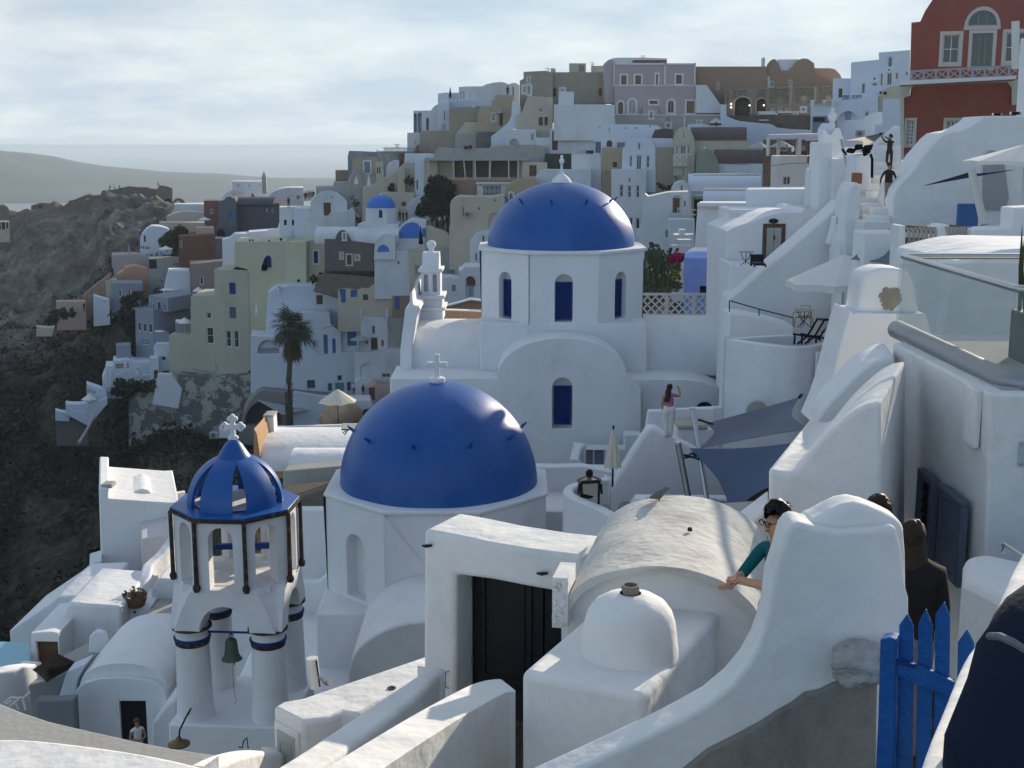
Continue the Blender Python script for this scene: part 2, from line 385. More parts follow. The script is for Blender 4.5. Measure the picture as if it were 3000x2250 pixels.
def archo(x0,ytop,x1,ybot,spring,n=12):
 """outline with a rounded (barrel) top: sides straight up to y=spring"""
 cxm=(x0+x1)/2;r_=(x1-x0)/2
 return[(x0,ybot),(x1,ybot)]+[(cxm+r_*math.cos(math.pi*k/n),spring-(spring-ytop)*math.sin(math.pi*k/n))for k in range(n+1)]
def mass(par,Y,outline,D,m,ops=(),yaw=None,at=None,bevel=0.05,name='wall',down=0.0,seg=2,sops=(),parapet=None,cap=None,smooth=False,anchor=None):
 """one solid volume of a building: its front outline (sight lines) on a plane at distance Y, extruded D metres back"""
 a=anchor or outline[0]
 if yaw is None:yaw=par.get('_y',DYAW[0])
 face=Face(P(a[0],a[1],Y),yaw)if at is None else at
 poly=[face.loc(*p)for p in outline]
 if isinstance(D,tuple):
  xe=max(p[0]for p in poly)if yaw<0 else min(p[0]for p in poly)
  sf=Face(face.w(xe,0,0),yaw+90 if yaw<0 else yaw-90)
  D=abs(sf.loc(D[0],D[1])[0])
 zmin=min(p[1]for p in poly)
 if down:poly=[(x,z-down)if z<zmin+0.6 else(x,z)for x,z in poly]
 holes=[opening(par,face,o)for o in ops]
 rec=ops[0]['rec']if ops else 0.2
 mb=MB().prism(poly,0,D,face.w,holes,rec)
 w_=mb.build(name,m,par,bevel=min(bevel,0.03)if holes else bevel,seg=seg,weld=bool(holes))
 if parapet:
  xs=[p[0]for p in poly];z=max(p[1]for p in poly);x0,x1=min(xs),max(xs);h,t=parapet
  pb=MB();e=0.003
  pb.box(x0-e,-e,z-0.02,x1+e,t,z+h,face.w);pb.box(x0-e,D-t,z-0.02,x1+e,D+e,z+h,face.w)
  pb.box(x0-e,t,z-0.02,x0+t,D-t,z+h,face.w);pb.box(x1-t,t,z-0.02,x1+e,D-t,z+h,face.w)
  pb.build('parapet',cap or m,par,bevel=min(bevel,0.04))
 if sops:
  xe=max(p[0]for p in poly)if yaw<0 else min(p[0]for p in poly)
  sf=Face(face.w(xe,0,0),yaw+90 if yaw<0 else yaw-90)
  for o in sops:opening(par,sf,o,surf=True)
 return face,poly,w_
def house(name,label,cat,Y,outline,D,m,ops=(),yaw=None,bevel=0.05,group=None,down=3.0,**kw):
 a=kw.get('anchor')or outline[0]
 r_=root(name,P(a[0],a[1],Y),label,cat,group)
 if yaw is None:
  mx_=sum(q[0]for q in outline)/len(outline);rr0=ray(mx_,a[1]);yaw=-math.degrees(math.atan2(rr0 .x,rr0 .y))if Y>51 else 0.0
  if DYAW[0]:yaw=DYAW[0]
 r_['_y']=yaw
 f,poly,w_=mass(r_,Y,outline,D,m,ops,yaw,bevel=bevel,down=down,**kw)
 return r_,f
def side_face(f,x,yaw_add):
 return None
def barrel(par,Y,x0,x1,ybase,ytop,D,m,name='roof',yaw=None,bevel=0.03,n=14,endwalls=None,flat=0.0):
 """barrel vault whose axis runs along the picture: springs at ybase on the front, D metres deep, crown at sight line ytop"""
 if yaw is None:yaw=par.get('_y',0.0)
 f=Face(P(x0,ybase,Y),yaw);a=f.loc(x0,ybase);b=f.loc(x1,ybase)
 fm=Face(f.w(0,D/2,0),yaw);h=fm.loc((x0+x1)/2,ytop)[1]
 prof=[(D/2-D/2*math.cos(math.pi*k/n),h*math.sin(math.pi*k/n)**(1-flat))for k in range(n+1)]
 prof=[(-0.0,-0.3)]+prof+[(D,-0.3)]
 M=lambda x,y,z:f.w(y,x,z)
 return MB().prism([(p[0],p[1])for p in prof],a[0],b[0],M).build(name,m,par,smooth=True,bevel=bevel)
def simplebox(name,label,cat,Y,x0,y0,x1,y1,D,m,yaw=0,bevel=0.03,parent=None,group=None):
 r_=parent
 f=Face(P(x0,y1,Y),yaw);a=f.loc(x0,y1);b=f.loc(x1,y0)
 o=MB().box(a[0],0,a[1],b[0],D,b[1],f.w).build(name,m,r_,bevel=bevel,origin=f.o)
 if r_ is None:tag(o,label,cat,group)
 return o
 # land and sea
SEA=-150.0
seam,st_,sb=_mat('sea_water');sb.inputs['Base Color'].default_value=(0.03,0.06,0.085,1);sb.inputs['Roughness'].default_value=0.32
_n=st_.nodes.new('ShaderNodeTexNoise');_n.inputs['Scale'].default_value=0.02;_n.inputs['Detail'].default_value=6
_g=st_.nodes.new('ShaderNodeNewGeometry');st_.links.new(_g.outputs['Position'],_n.inputs['Vector'])
_b=st_.nodes.new('ShaderNodeBump');_b.inputs['Strength'].default_value=0.2;_b.inputs['Distance'].default_value=6;st_.links.new(_n.outputs[0],_b.inputs['Height']);st_.links.new(_b.outputs[0],sb.inputs['Normal'])
tag(MB().add([(-60000,-500,SEA),(60000,-500,SEA),(60000,80000,SEA),(-60000,80000,SEA)],[(0,1,2,3)]).build('sea',seam),kind='structure')
full()
ISL=mat('island_scrub',(0.035,0.042,0.044),0.95,0.5,0.004,0,stain=(0.10,0.10,0.10),stain_amt=0.6)
ridge=[(-900,380),(-400,410),(0,442),(60,448),(136,459),(203,475),(271,486),(384,495),(452,502),(560,506),(633,508),(768,520),(927,523),(1200,530),(1500,545),(1700,552)]
def lerp_tab(t,x):
 if x<=t[0][0]:return t[0][1]
 for(a,b),(c,d)in zip(t,t[1:]):
  if x<=c:return b+(d-b)*(x-a)/(c-a)
 return t[-1][1]
mb=MB();NX,NY=240,26;vs=[]
for j in range(NY):
 for i in range(NX):
  px=-900+2600*i/(NX-1);t=j/(NY-1)
  Y=3150+1500*t if t<0.86 else 4440+(t-0.86)*9000
  top=P(px,lerp_tab(ridge,px),4440).z
  base=P(px,0,Y)
  t2=min(t/0.86,1)
  h=(top-SEA+6)*(1-(1-t2)**1.5)
  h+=(noise.fractal(Vector((base.x/260,Y/260,3)),1,2,6))*0.24*h*(1-t2**4)
  if t>0.86:h*=1-(t-0.86)/0.14
  vs.append((base.x,Y,SEA-6+h))
mb.add(vs,[(j*NX+i,j*NX+i+1,(j+1)*NX+i+1,(j+1)*NX+i)for j in range(NY-1)for i in range(NX-1)])
tag(mb.build('far_island',ISL,smooth=True,angle=180),kind='structure')
# ---- hillside: columns of sight-line controls
TC={-900:[(4,'z',-9),(30,'z',-26),(60,'z',-36),(110,'z',-45),(200,'z',-45),(285,'z',-38),(300,'z',-50),(420,'z',-150)],-60:[(4,'z',-9),(30,'z',-24),(60,'z',-33),(75,1900),(110,1400),(150,1160),(200,1010),(235,900),(268,720),(285,608),(300,'z',-40),(430,'z',-152)],40:[(4,'z',-9),(30,'z',-22),(55,'z',-31),(74,1850),(110,1380),(150,1150),(200,1000),(230,900),(264,700),(280,618),(300,'z',-40),(430,'z',-152)],95:[(4,'z',-9),(30,'z',-22),(52,'z',-29),(74,1820),(108,1380),(150,1150),(195,1000),(226,900),(264,640),(276,604),(300,'z',-38),(430,'z',-152)],180:[(4,'z',-9),(28,'z',-21),(50,'z',-27),(74,1800),(108,1370),(150,1130),(192,980),(218,900),(258,640),(270,588),(295,'z',-38),(430,'z',-152)],270:[(4,'z',-9),(28,'z',-20),(50,'z',-25),(66,1800),(90,1500),(112,1330),(145,1120),(190,960),(212,890),(255,620),(264,572),(290,'z',-38),(430,'z',-152)],320:[(4,'z',-9),(28,'z',-19),(48,'z',-24),(66,1700),(90,1450),(112,1290),(140,1110),(180,930),(205,860),(250,600),(258,556),(290,'z',-36),(430,'z',-152)],420:[(4,'z',-9),(28,'z',-18),(46,'z',-22),(66,1620),(90,1390),(112,1270),(128,1100),(150,960),(175,880),(205,780),(235,650),(254,562),(290,'z',-34),(430,'z',-152)],520:[(4,'z',-9),(28,'z',-17),(46,'z',-21),(66,1540),(88,1340),(108,1270),(120,1120),(140,980),(165,880),(190,780),(225,650),(250,590),(290,'z',-32),(430,'z',-152)],620:[(4,'z',-9),(28,'z',-16),(46,'z',-20),(62,1560),(80,1380),(104,1290),(114,1150),(125,'z',-24),(150,900),(175,790),(200,700),(240,620),(290,'z',-30),(430,'z',-152)],800:[(4,'z',-9),(28,'z',-15),(44,'z',-18),(58,1620),(74,1400),(100,1290),(116,'z',-23),(130,'z',-19),(150,860),(180,760),(210,660),(250,600),(290,'z',-28),(430,'z',-152)],950:[(4,'z',-8),(28,'z',-15),(44,'z',-17),(56,1600),(72,1420),(95,1290),(108,1120),(118,880),(135,815),(160,740),(185,680),(215,610),(250,590),(300,'z',-30),(430,'z',-152)],1200:[(4,'z',-8),(28,'z',-15),(44,'z',-16),(60,1380),(75,1240),(92,1130),(106,980),(112,860),(125,820),(150,700),(170,600),(190,540),(230,500),(300,'z',-30),(450,'z',-152)],1500:[(4,'z',-8),(20,'z',-14),(36,'z',-14.5),(52,1400),(66,1200),(80,1050),(95,860),(115,700),(140,560),(165,440),(190,380),(240,'z',0),(320,'z',-40),(470,'z',-152)],1900:[(4,'z',-7),(14,'z',-9.5),(25,'z',-11.5),(38,1480),(50,1260),(62,1020),(75,860),(90,720),(108,580),(128,440),(150,370),(180,340),(240,'z',0),(340,'z',-50),(500,'z',-152)],2300:[(4,'z',-6),(12,'z',-8),(18,'z',-8.5),(28,1450),(38,1200),(46,960),(58,800),(72,660),(90,540),(110,430),(140,370),(180,350),(240,'z',0),(340,'z',-50),(500,'z',-152)],2700:[(4,'z',-4.5),(10,'z',-6),(18,'z',-7.5),(26,1250),(34,1050),(42,840),(52,700),(70,520),(100,400),(130,370),(180,350),(240,'z',0),(340,'z',-50),(500,'z',-152)],3300:[(4,'z',-4),(10,'z',-5),(18,'z',-6),(30,'z',-5),(60,'z',-2),(100,'z',1),(180,'z',2),(240,'z',0),(340,'z',-50),(500,'z',-152)],4200:[(4,'z',-3.5),(10,'z',-4),(30,'z',-4),(60,'z',-1),(100,'z',0),(180,'z',0),(340,'z',-50),(500,'z',-152)],}
TK=sorted(TC)
for k in TK:
 r_=[]
 for t in TC[k]:
  z=t[2]if t[1]=='z' else P(k,t[1],t[0]).z
  r_.append((t[0],z-(2.5 if(k>700 and t[1]!='z')else 0)))
 TC[k]=r_
def ground_z(px,Y):
 px=min(max(px,TK[0]),TK[-1]-1)
 for a,b in zip(TK,TK[1:]):
  if px<=b:break
 za,zb=lerp_tab(TC[a],Y),lerp_tab(TC[b],Y)
 t=(px-a)/(b-a);return za+(zb-za)*t
def rock_amp(px,Y):
 a=0.0
 if Y>60:a=min((Y-60)/40,1)*max(0,min(1,(760-px)/200))
 if 100<Y<135 and 850<px<1180:a=max(a,0.3)
 return a
def terrain_pt(px,Y):
 b=P(px,900,Y);z=ground_z(px,Y);a=rock_amp(px,Y)
 if a>0:
  q=Vector((b.x,b.y*1.0,z*1.6))
  n=noise.fractal(q/16,0.8,2.1,6)*2.0+(1-abs(noise.noise(q/11))*2)**2*3.0+(1-abs(noise.noise(q/4.5))*2)**2*1.4+(noise.noise(q/1.7))*0.7-2.6
  if Y<225:z+=n*a*0.75*(1.0 if Y>150 else 0.7)
  else:z+=n*a*(0.9 if Y<255 else 0.35)
 return Vector((b.x,b.y,z))
def cliffmat():
 m,t,b=_mat('hillside_rock_and_scrub');n=t.nodes;l=t.links
 g=n.new('ShaderNodeNewGeometry');sp=n.new('ShaderNodeSeparateXYZ');l.new(g.outputs['Position'],sp.inputs[0])
 def vor(s,scl=(1,1,1)):
  mp_=n.new('ShaderNodeMapping');mp_.inputs['Scale'].default_value=scl;l.new(g.outputs['Position'],mp_.inputs[0])
  k=n.new('ShaderNodeTexVoronoi');k.feature='DISTANCE_TO_EDGE';k.inputs['Scale'].default_value=s;l.new(mp_.outputs[0],k.inputs['Vector']);return k.outputs['Distance']
 def nz(s,d=7,r_=0.65,loc=(0,0,0),scl=(1,1,1)):
  mp_=n.new('ShaderNodeMapping');mp_.inputs['Location'].default_value=loc;mp_.inputs['Scale'].default_value=scl;l.new(g.outputs['Position'],mp_.inputs[0])
  k=n.new('ShaderNodeTexNoise');k.inputs['Scale'].default_value=s;k.inputs['Detail'].default_value=d;k.inputs['Roughness'].default_value=r_;l.new(mp_.outputs[0],k.inputs['Vector']);return k.outputs[0]
 def ramp(src,stops):
  r_=n.new('ShaderNodeValToRGB');l.new(src,r_.inputs[0]);e=r_.color_ramp.elements
  while len(e)<len(stops):e.new(0.5)
  for i,(p_,c_)in enumerate(stops):e[i].position=p_;e[i].color=(*c_,1)
  return r_.outputs[0]
 def mix(f,a,b_):
  k=n.new('ShaderNodeMix');k.data_type='RGBA';l.new(f,k.inputs['Factor']);l.new(a,k.inputs['A']);l.new(b_,k.inputs['B']);return k.outputs['Result']
 rock=ramp(nz(0.16,10,0.78,scl=(1,1,1.3)),[(0.34,(0.035,0.032,0.028)),(0.45,(0.12,0.11,0.095)),(0.56,(0.22,0.205,0.18)),(0.68,(0.36,0.34,0.31))])
 tuff=ramp(nz(0.05,8,0.7,loc=(40,0,0)),[(0.40,(0.10,0.065,0.05)),(0.6,(0.17,0.125,0.10))])
 rock=mix(ramp(nz(0.02,4,0.5,loc=(9,9,0)),[(0.48,(0,0,0)),(0.62,(1,1,1))]),rock,tuff)
 scrub=ramp(nz(0.35,8,0.7),[(0.35,(0.026,0.027,0.018)),(0.50,(0.062,0.058,0.040)),(0.64,(0.13,0.115,0.088))])
 # the slope under 200 m is overgrown
 mr=n.new('ShaderNodeMapRange');l.new(sp.outputs[1],mr.inputs[0]);mr.inputs[1].default_value=215;mr.inputs[2].default_value=285
 ad=n.new('ShaderNodeMath');ad.operation='ADD';l.new(mr.outputs[0],ad.inputs[0]);l.new(nz(0.06,6,0.7,loc=(3,3,3)),ad.inputs[1])
 f=ramp(ad.outputs[0],[(0.62,(0,0,0)),(0.82,(1,1,1))])
 l.new(mix(f,scrub,rock),b.inputs['Base Color']);b.inputs['Roughness'].default_value=0.95;b.inputs['Specular IOR Level'].default_value=0.1
 bp=n.new('ShaderNodeBump');bp.inputs['Strength'].default_value=1.0;bp.inputs['Distance'].default_value=0.9;l.new(nz(0.5,8,0.75,scl=(1,1,1.5)),bp.inputs['Height']);l.new(bp.outputs[0],b.inputs['Normal'])
 return m
CLIFF=cliffmat()
NPX,NYY=330,420;vs=[]
pxs=[-900+2050*(i/230)if i<=230 else 1150+3000*((i-230)/99)for i in range(NPX)]
for j in range(NYY):
 Y=4*(150/4)**(j/160)if j<=160 else(150+150*(j-160)/235 if j<=395 else 300+180*(j-395)/24)
 for i in range(NPX):vs.append(terrain_pt(pxs[i],Y))
tm=MB().add(vs,[(j*NPX+i,j*NPX+i+1,(j+1)*NPX+i+1,(j+1)*NPX+i)for j in range(NYY-1)for i in range(NPX-1)])
tag(tm.build('hillside_terrain',CLIFF,smooth=True,angle=60),kind='structure')
def at_ground(x,y,Yguess):
 full_=list(VW);sx=VW[0]+x*VW[2];return P(x,y,Yguess)
 # leaves: tufts
def leafclump(mb,c,r_,n,ls,flat=0.7,rr=rnd,mi=0,up=0.3):
 for _ in range(n):
  d=Vector((rr.gauss(0,1),rr.gauss(0,1),rr.gauss(0,1)*flat))
  if d.length<1e-3:continue
  d=d.normalized()*r_*(rr.random()**0.35);d.z*=flat
  p=Vector(c)+d;a=Vector((rr.uniform(-1,1),rr.uniform(-1,1),rr.uniform(-1,1)+up)).normalized()
  b=a.cross(Vector((rr.uniform(-1,1),rr.uniform(-1,1),rr.uniform(-1,1)))).normalized()
  s_=ls*rr.uniform(0.6,1.4)
  mb.add([p-b*s_*0.35,p+a*s_,p+b*s_*0.35,p-a*s_*0.5],[(0,1,2,3)],mi)
  # shrubs of the slope
mb=MB();rr=random.Random(3)
for _ in range(9000):
 px=rr.uniform(-150,760);Y=rr.uniform(56,215)
 if px>560 and Y>105:continue
 if Y>160 and rr.random()<0.5:continue
 p=terrain_pt(px,Y)
 if noise.noise(Vector((p.x/9,p.y/9,1)))<-0.10:continue
 s_=rr.uniform(0.5,1.5)*(0.8+Y/200)*min(gy(Y)/Y,1.6)
 leafclump(mb,p+Vector((0,0,0.12*s_)),s_,13,0.22*s_,0.4,rr,mi=rr.choice((0,0,1,2)))
SCR1=mat('scrub_dark',(0.028,0.032,0.020),0.9,0.4,0.3,0,spec=0.1)
SCR2=mat('scrub_brown',(0.075,0.062,0.044),0.9,0.4,0.3,0,spec=0.1)
SCR3=mat('scrub_olive',(0.05,0.053,0.032),0.9,0.4,0.3,0,spec=0.1)
tag(mb.build('slope_scrub',[SCR1,SCR2,SCR3]),kind='stuff')
# helpers for the near buildings
def hull(mb,pts,mi=0):
 bm=bmesh.new();vs=[bm.verts.new(p)for p in pts]
 bmesh.ops.convex_hull(bm,input=vs);bm.verts.ensure_lookup_table()
 loose=[v for v in bm.verts if not v.link_faces]
 for v in loose:bm.verts.remove(v)
 bm.verts.index_update();mb.add([v.co.copy()for v in bm.verts],[tuple(v.index for v in f.verts)for f in bm.faces],mi);bm.free()
def slab(name,label,cat,pts,ztop,zbot,m,bevel=0.06,parent=None,seg=3,group=None,kind=None):
 """horizontal outline (sight lines on the plane z=ztop) extruded down"""
 w_=[onz(x,y,ztop)for x,y in pts]
 ar=sum(w_[i].x*w_[(i+1)%len(w_)].y-w_[(i+1)%len(w_)].x*w_[i].y for i in range(len(w_)))
 if ar<0:w_=w_[::-1]
 n=len(w_);mb=MB().add(w_+[Vector((p.x,p.y,zbot))for p in w_],[tuple(range(n)),tuple(range(2*n-1,n-1,-1))]+[(i,n+i,n+(i+1)%n,(i+1)%n)for i in range(n)])
 o=mb.build(name,m,parent,bevel=bevel,seg=seg,origin=w_[0])
 if parent is None:tag(o,label,cat,group,kind)
 return o
def ribbon(name,label,cat,pts,hw,zbot,m,bevel=0.08,parent=None,seg=3,group=None,sub=1,closed=False):
 """a wall that follows a line: pts world points on its top centre, hw half width (number or list), down to zbot"""
 if sub>1 and not closed:
  q=[];n=len(pts)
  for i in range(n-1):
   p0,p1,p2,p3=pts[max(i-1,0)],pts[i],pts[i+1],pts[min(i+2,n-1)]
   for k in range(sub):
    t=k/sub;q.append(0.5*((2*p1)+(p2-p0)*t+(2*p0-5*p1+4*p2-p3)*t*t+(3*p1-p0-3*p2+p3)*t**3))
  q.append(pts[-1])
  if isinstance(hw,list):hw=[lerp_tab([(i*sub,h)for i,h in enumerate(hw)],k)for k in range(len(q))]
  if isinstance(zbot,list):zbot=[lerp_tab([(i*sub,h)for i,h in enumerate(zbot)],k)for k in range(len(q))]
  pts=q
 n=len(pts);hs=hw if isinstance(hw,list)else[hw]*n;zb=zbot if isinstance(zbot,list)else[zbot]*n
 vs=[]
 for i,p in enumerate(pts):
  a=pts[(i-1)%n if closed else max(i-1,0)];b=pts[(i+1)%n if closed else min(i+1,n-1)]
  d=(b-a);d.z=0;d.normalize();s_=Vector((d.y,-d.x,0))*hs[i]
  vs+=[p-s_,p+s_,Vector((p.x+s_.x,p.y+s_.y,zb[i])),Vector((p.x-s_.x,p.y-s_.y,zb[i]))]
 fs=[]
 for i in range(n if closed else n-1):
  a,b=4*i,4*((i+1)%n);fs+=[(a+k,b+k,b+(k+1)%4,a+(k+1)%4)for k in range(4)]
 if not closed:fs+=[(3,2,1,0),tuple(4*(n-1)+k for k in range(4))]
 mb=MB().add(vs,[f[::-1]for f in fs])
 o=mb.build(name,m,parent,bevel=bevel,seg=seg,origin=pts[0])
 if parent is None:tag(o,label,cat,group)
 return o
def polyring(n,r_ap,c,yaw):
 """corners of a regular n-gon with apothem r_ap; side i faces yaw + i*360/n; side 0 faces -Y at yaw 0"""
 rc=r_ap/math.cos(math.pi/n)
 return[Vector((c[0]+rc*math.sin(R(yaw)+(i-0.5)*2*math.pi/n),c[1]-rc*math.cos(R(yaw)+(i-0.5)*2*math.pi/n),0))for i in range(n)]
def drum(par,n,ap,c,yaw,z0,z1,m,th,holes,through=False,bevel=0.03,name='wall'):
 """holes: {side: [(kind, u0, zb, u1, zt, arch)]}, u measured from the side's left corner"""
 cs=polyring(n,ap,c,yaw);mb=MB();out_={}
 for i in range(n):
  a=cs[i];b=cs[(i+1)%n];w_=(b-a).length
  f=Face(Vector((a.x,a.y,0)),yaw+i*360/n);out_[i]=(f,w_)
  hs=[]
  for(u0,zb,u1,zt,ar)in holes.get(i,[]):hs.append(arch_pts(u0,zb,u1,zt)if ar else[(u0,zb),(u1,zb),(u1,zt),(u0,zt)])
  poly=[(0,z0),(w_,z0),(w_,z1),(0,z1)]
  if not through:mb.prism(poly,0,th,f.w,hs,th*0.8)
  else:
   flat,T=cap_tris(poly,hs)
   for dd,sg in((0,1),(th,-1)):mb.add([f.w(x,dd,z)for x,z in flat],T if sg>0 else[q[::-1]for q in T])
   for h in hs:
    k=len(h);mb.add([f.w(x,0,z)for x,z in h]+[f.w(x,th,z)for x,z in h],[(j,(j+1)%k,k+(j+1)%k,k+j)for j in range(k)])
   mb.add([f.w(0,0,z1),f.w(w_,0,z1),f.w(w_,th,z1),f.w(0,th,z1)],[(0,1,2,3)])
   mb.add([f.w(0,0,z0),f.w(w_,0,z0),f.w(w_,th,z0),f.w(0,th,z0)],[(3,2,1,0)])
 mb.build(name,m,par,bevel=0 if through else bevel,weld=True)
 return out_
def plate(par,n,ap,c,yaw,z0,z1,m,name,bevel=0.02,ap2=None):
 cs=polyring(n,ap,c,yaw);c2=polyring(n,ap2 or ap,c,yaw)
 return MB().add([Vector((p.x,p.y,z0))for p in cs]+[Vector((p.x,p.y,z1))for p in c2],[tuple(range(n))[::-1],tuple(range(n,2*n))]+[(i,(i+1)%n,n+(i+1)%n,n+i)for i in range(n)]).build(name,m,par,bevel=bevel)
def lattice(par,f,x0,z0,x1,z1,d,m,step=0.09,wd=0.02,name='lattice',diag=True):
 mb=MB()
 W,H=x1-x0,z1-z0
 k=-H
 while k<W:
  for sgn in(1,-1):
   a0,a1=max(k,0),min(k+H,W)
   if a1-a0<0.02:continue
   za,zb=(a0-k,a1-k)if sgn==1 else(H-(a0-k),H-(a1-k))
   dd=d+(0.004 if sgn==1 else-0.004);s_=wd*0.7
   p=[(x0+a0-s_,z0+za),(x0+a0+s_,z0+za),(x0+a1+s_,z0+zb),(x0+a1-s_,z0+zb)]
   mb.prism(p,dd-0.006,dd+0.006,f.w)
  k+=step
 o=mb.build(name,m,par);o['kind']='stuff';return o
def domemesh(par,c,r_,h,m,name='dome',seg=72,rings=28,wob=0.006,z_in=0.0):
 mb=MB();vs=[];
 for j in range(rings+1):
  t=math.pi/2*j/rings
  rr_=r_*math.cos(t);z=h*math.sin(t)
  for k in range(seg):
   a=2*math.pi*k/seg
   w_=1+wob*noise.noise(Vector((math.cos(a)*2.3*math.cos(t),math.sin(a)*2.3*math.cos(t),math.sin(t)*2.3+c[0])))*2
   vs.append((c[0]+rr_*w_*math.cos(a),c[1]+rr_*w_*math.sin(a),c[2]+z))
 fs=[(j*seg+k,j*seg+(k+1)%seg,(j+1)*seg+(k+1)%seg,(j+1)*seg+k)for j in range(rings)for k in range(seg)]
 mb.add(vs,fs);return mb.build(name,m,par,smooth=True,angle=180)
def horns(par,c,r_,h,az0,n,el,ln,m):
 for i in range(n):
  a=R(az0+360*i/n);t=R(el)
  nrm=Vector((math.sin(a),-math.cos(a),0));base=Vector(c)+nrm*(r_*math.cos(t)-0.05)+Vector((0,0,h*math.sin(t)))
  s_=Vector((math.cos(a),math.sin(a),0))
  pts=[base+s_*0.05+Vector((0,0,0.02)),base-s_*0.05+Vector((0,0,0.02)),base+s_*0.05+Vector((0,0,0.14)),base-s_*0.05+Vector((0,0,0.14)),base+nrm*ln+s_*0.04+Vector((0,0,0.20)),base+nrm*ln-s_*0.04+Vector((0,0,0.20)),base+nrm*ln+s_*0.03+Vector((0,0,0.25)),base+nrm*ln-s_*0.03+Vector((0,0,0.25))]
  mb=MB();hull(mb,pts);mb.build('horn',m,par,bevel=0.01)
  # the large church behind
view(1000,500,1150,2120)
YU=50.0
ch=root('church',P(1195,1600,YU),'large white church with big blue dome on an octagonal drum and arched gable','church')
ZT=P(1200,436,YU).z;ZB=P(1200,826,YU).z
cu=(P(1201,826,YU).x,YU+3.3)
f0w=2*3.3*math.tan(math.pi/8)
fr=Face(P(1013,826,YU))
lo=lambda x,y:fr.loc(x,y)
zb,zt=P(1155,818,YU).z,P(1155,560,YU).z
sides=drum(ch,8,3.3,cu,0,ZB-0.5,ZT-0.12,WHITE,0.5,{0:[(f0w/2-0.355,zb,f0w/2+0.355,zt,True)],1:[(f0w/2-0.355,zb,f0w/2+0.355,zt,True)],7:[(f0w/2-0.355,zb,f0w/2+0.355,zt,True)],2:[(f0w/2-0.355,zb,f0w/2+0.355,zt,True)]},name='drum')
for i in(0,1,7,2):
 f,w_=sides[i];x0,x1=w_/2-0.325,w_/2+0.325;z1=zt-0.33;z0=zb+0.06
 wf=MB();ring(wf,[(x0,z0),(x1,z0),(x1,z1),(x0,z1)],[(x0+0.07,z0+0.07),(x1-0.07,z0+0.07),(x1-0.07,z1-0.07),(x0+0.07,z1-0.07)],0.24,0.34,f.w)
 wo=wf.build('window',SHUT,ch)
 MB().box(x0+0.05,0.33,z0+0.05,x1-0.05,0.36,z1-0.05,f.w).build('pane',SHUT,wo)
 lattice(wo,f,x0+0.06,z0+0.06,x1-0.06,z1-0.06,0.30,SHUT,0.13,0.022)
plate(ch,8,3.42,cu,0,ZT-0.13,ZT,WHITE,'cornice',0.03)
DZ=P(1201,57,cu[1]).z-ZT
domemesh(ch,(cu[0],cu[1],ZT-0.02),3.06,DZ,BLUE)
horns(ch,(cu[0],cu[1],ZT),3.05,DZ,-12,10,42,0.16,BLUE)
zc=ZT+DZ
MB().lathe([(0.0,0.42),(0.07,0.42),(0.09,0.32),(0.20,0.26),(0.34,0.12),(0.44,-0.03),(0.46,-0.16)][::-1],(cu[0],cu[1],zc-0.02),20).build('finial',WHITE,ch,smooth=True)
cm=MB();cz=zc+0.38;tc_=(P(1196,0,cu[1]).x)
cm.box(-0.05,-0.06,0,0.05,0.06,0.68,lambda x,y,z:Vector((cu[0]+x,cu[1]+y,cz+z)));cm.box(-0.09,-0.26,0.36,0.09,0.26,0.52,lambda x,y,z:Vector((cu[0]+x,cu[1]+y,cz+z)))
cm.build('cross',WHITE,ch,bevel=0.01)
mass(ch,YU-0.02,rect(748,826,1652,1400),6.64,WHITE,name='block',bevel=0.05,anchor=(748,826))
arc=[(1195+352*math.cos(math.pi*k/26),1130-(1130-903)*math.sin(math.pi*k/26)**0.86)for k in range(27)]
g=P(1195,903,47.8)
mass(ch,47.8,[(843,1620),(1620,1620),(1620,1180),(1547,1132)]+arc[1:-1]+[(843,1140)],2.3,WHITE,[O('niche',1138,1120,1250,1395,True,rec=0.42)],name='gable',bevel=0.05)
fg=Face(P(843,1620,47.8));a=fg.loc(1148,1380);b=fg.loc(1243,1170)
wf=MB();ring(wf,[(a[0],a[1]),(b[0],a[1]),(b[0],b[1]),(a[0],b[1])],[(a[0]+.07,a[1]+.07),(b[0]-.07,a[1]+.07),(b[0]-.07,b[1]-.07),(a[0]+.07,b[1]-.07)],0.26,0.36,fg.w)
wo=wf.build('window',SHUT,ch);MB().box(a[0]+.05,0.35,a[1]+.05,b[0]-.05,0.38,b[1]-.05,fg.w).build('pane',SHUT,wo)
lattice(wo,fg,a[0]+.06,a[1]+.06,b[0]-.06,b[1]-.06,0.32,SHUT,0.13,0.022)
a=fg.loc(1185,960);MB().lathe([(0.04,0),(0.05,0.0),(0.05,0.05)],(0,0,0),8).build('vent_hole',DARK,ch).matrix_local=Matrix.Translation(fg.w(a[0],-0.01,a[1])-Vector(ch['_o']))@Matrix.Rotation(R(90),4,'X')
# wings
barrel(ch,50.6,378,752,1062,806,5.2,WHITE,'wing_vault',n=18,flat=0.25)
barrel(ch,50.6,1648,2112,1068,786,5.2,WHITE,'wing_vault',n=18,flat=0.25)
mass(ch,48.3,[(262,1120),(262,1500),(850,1500),(850,1120)],2.8,WHITE,name='aisle',bevel=0.06)
mass(ch,48.3,[(1540,1128),(1540,1420),(2080,1420),(2080,1190),(2040,1172),(1950,1140),(1860,1128)],2.8,WHITE,[O('dark',1912,1250,2016,1300,True,col=SHUT,rec=0.3)],name='aisle',bevel=0.06)
mass(ch,50.2,[(318,1160),(378,1160),(382,960),(402,800),(420,762),(412,742),(384,730),(378,660),(371,662),(370,725),(345,745),(332,850),(318,965)],5.4,WHITE,name='facade_wall',bevel=0.03)
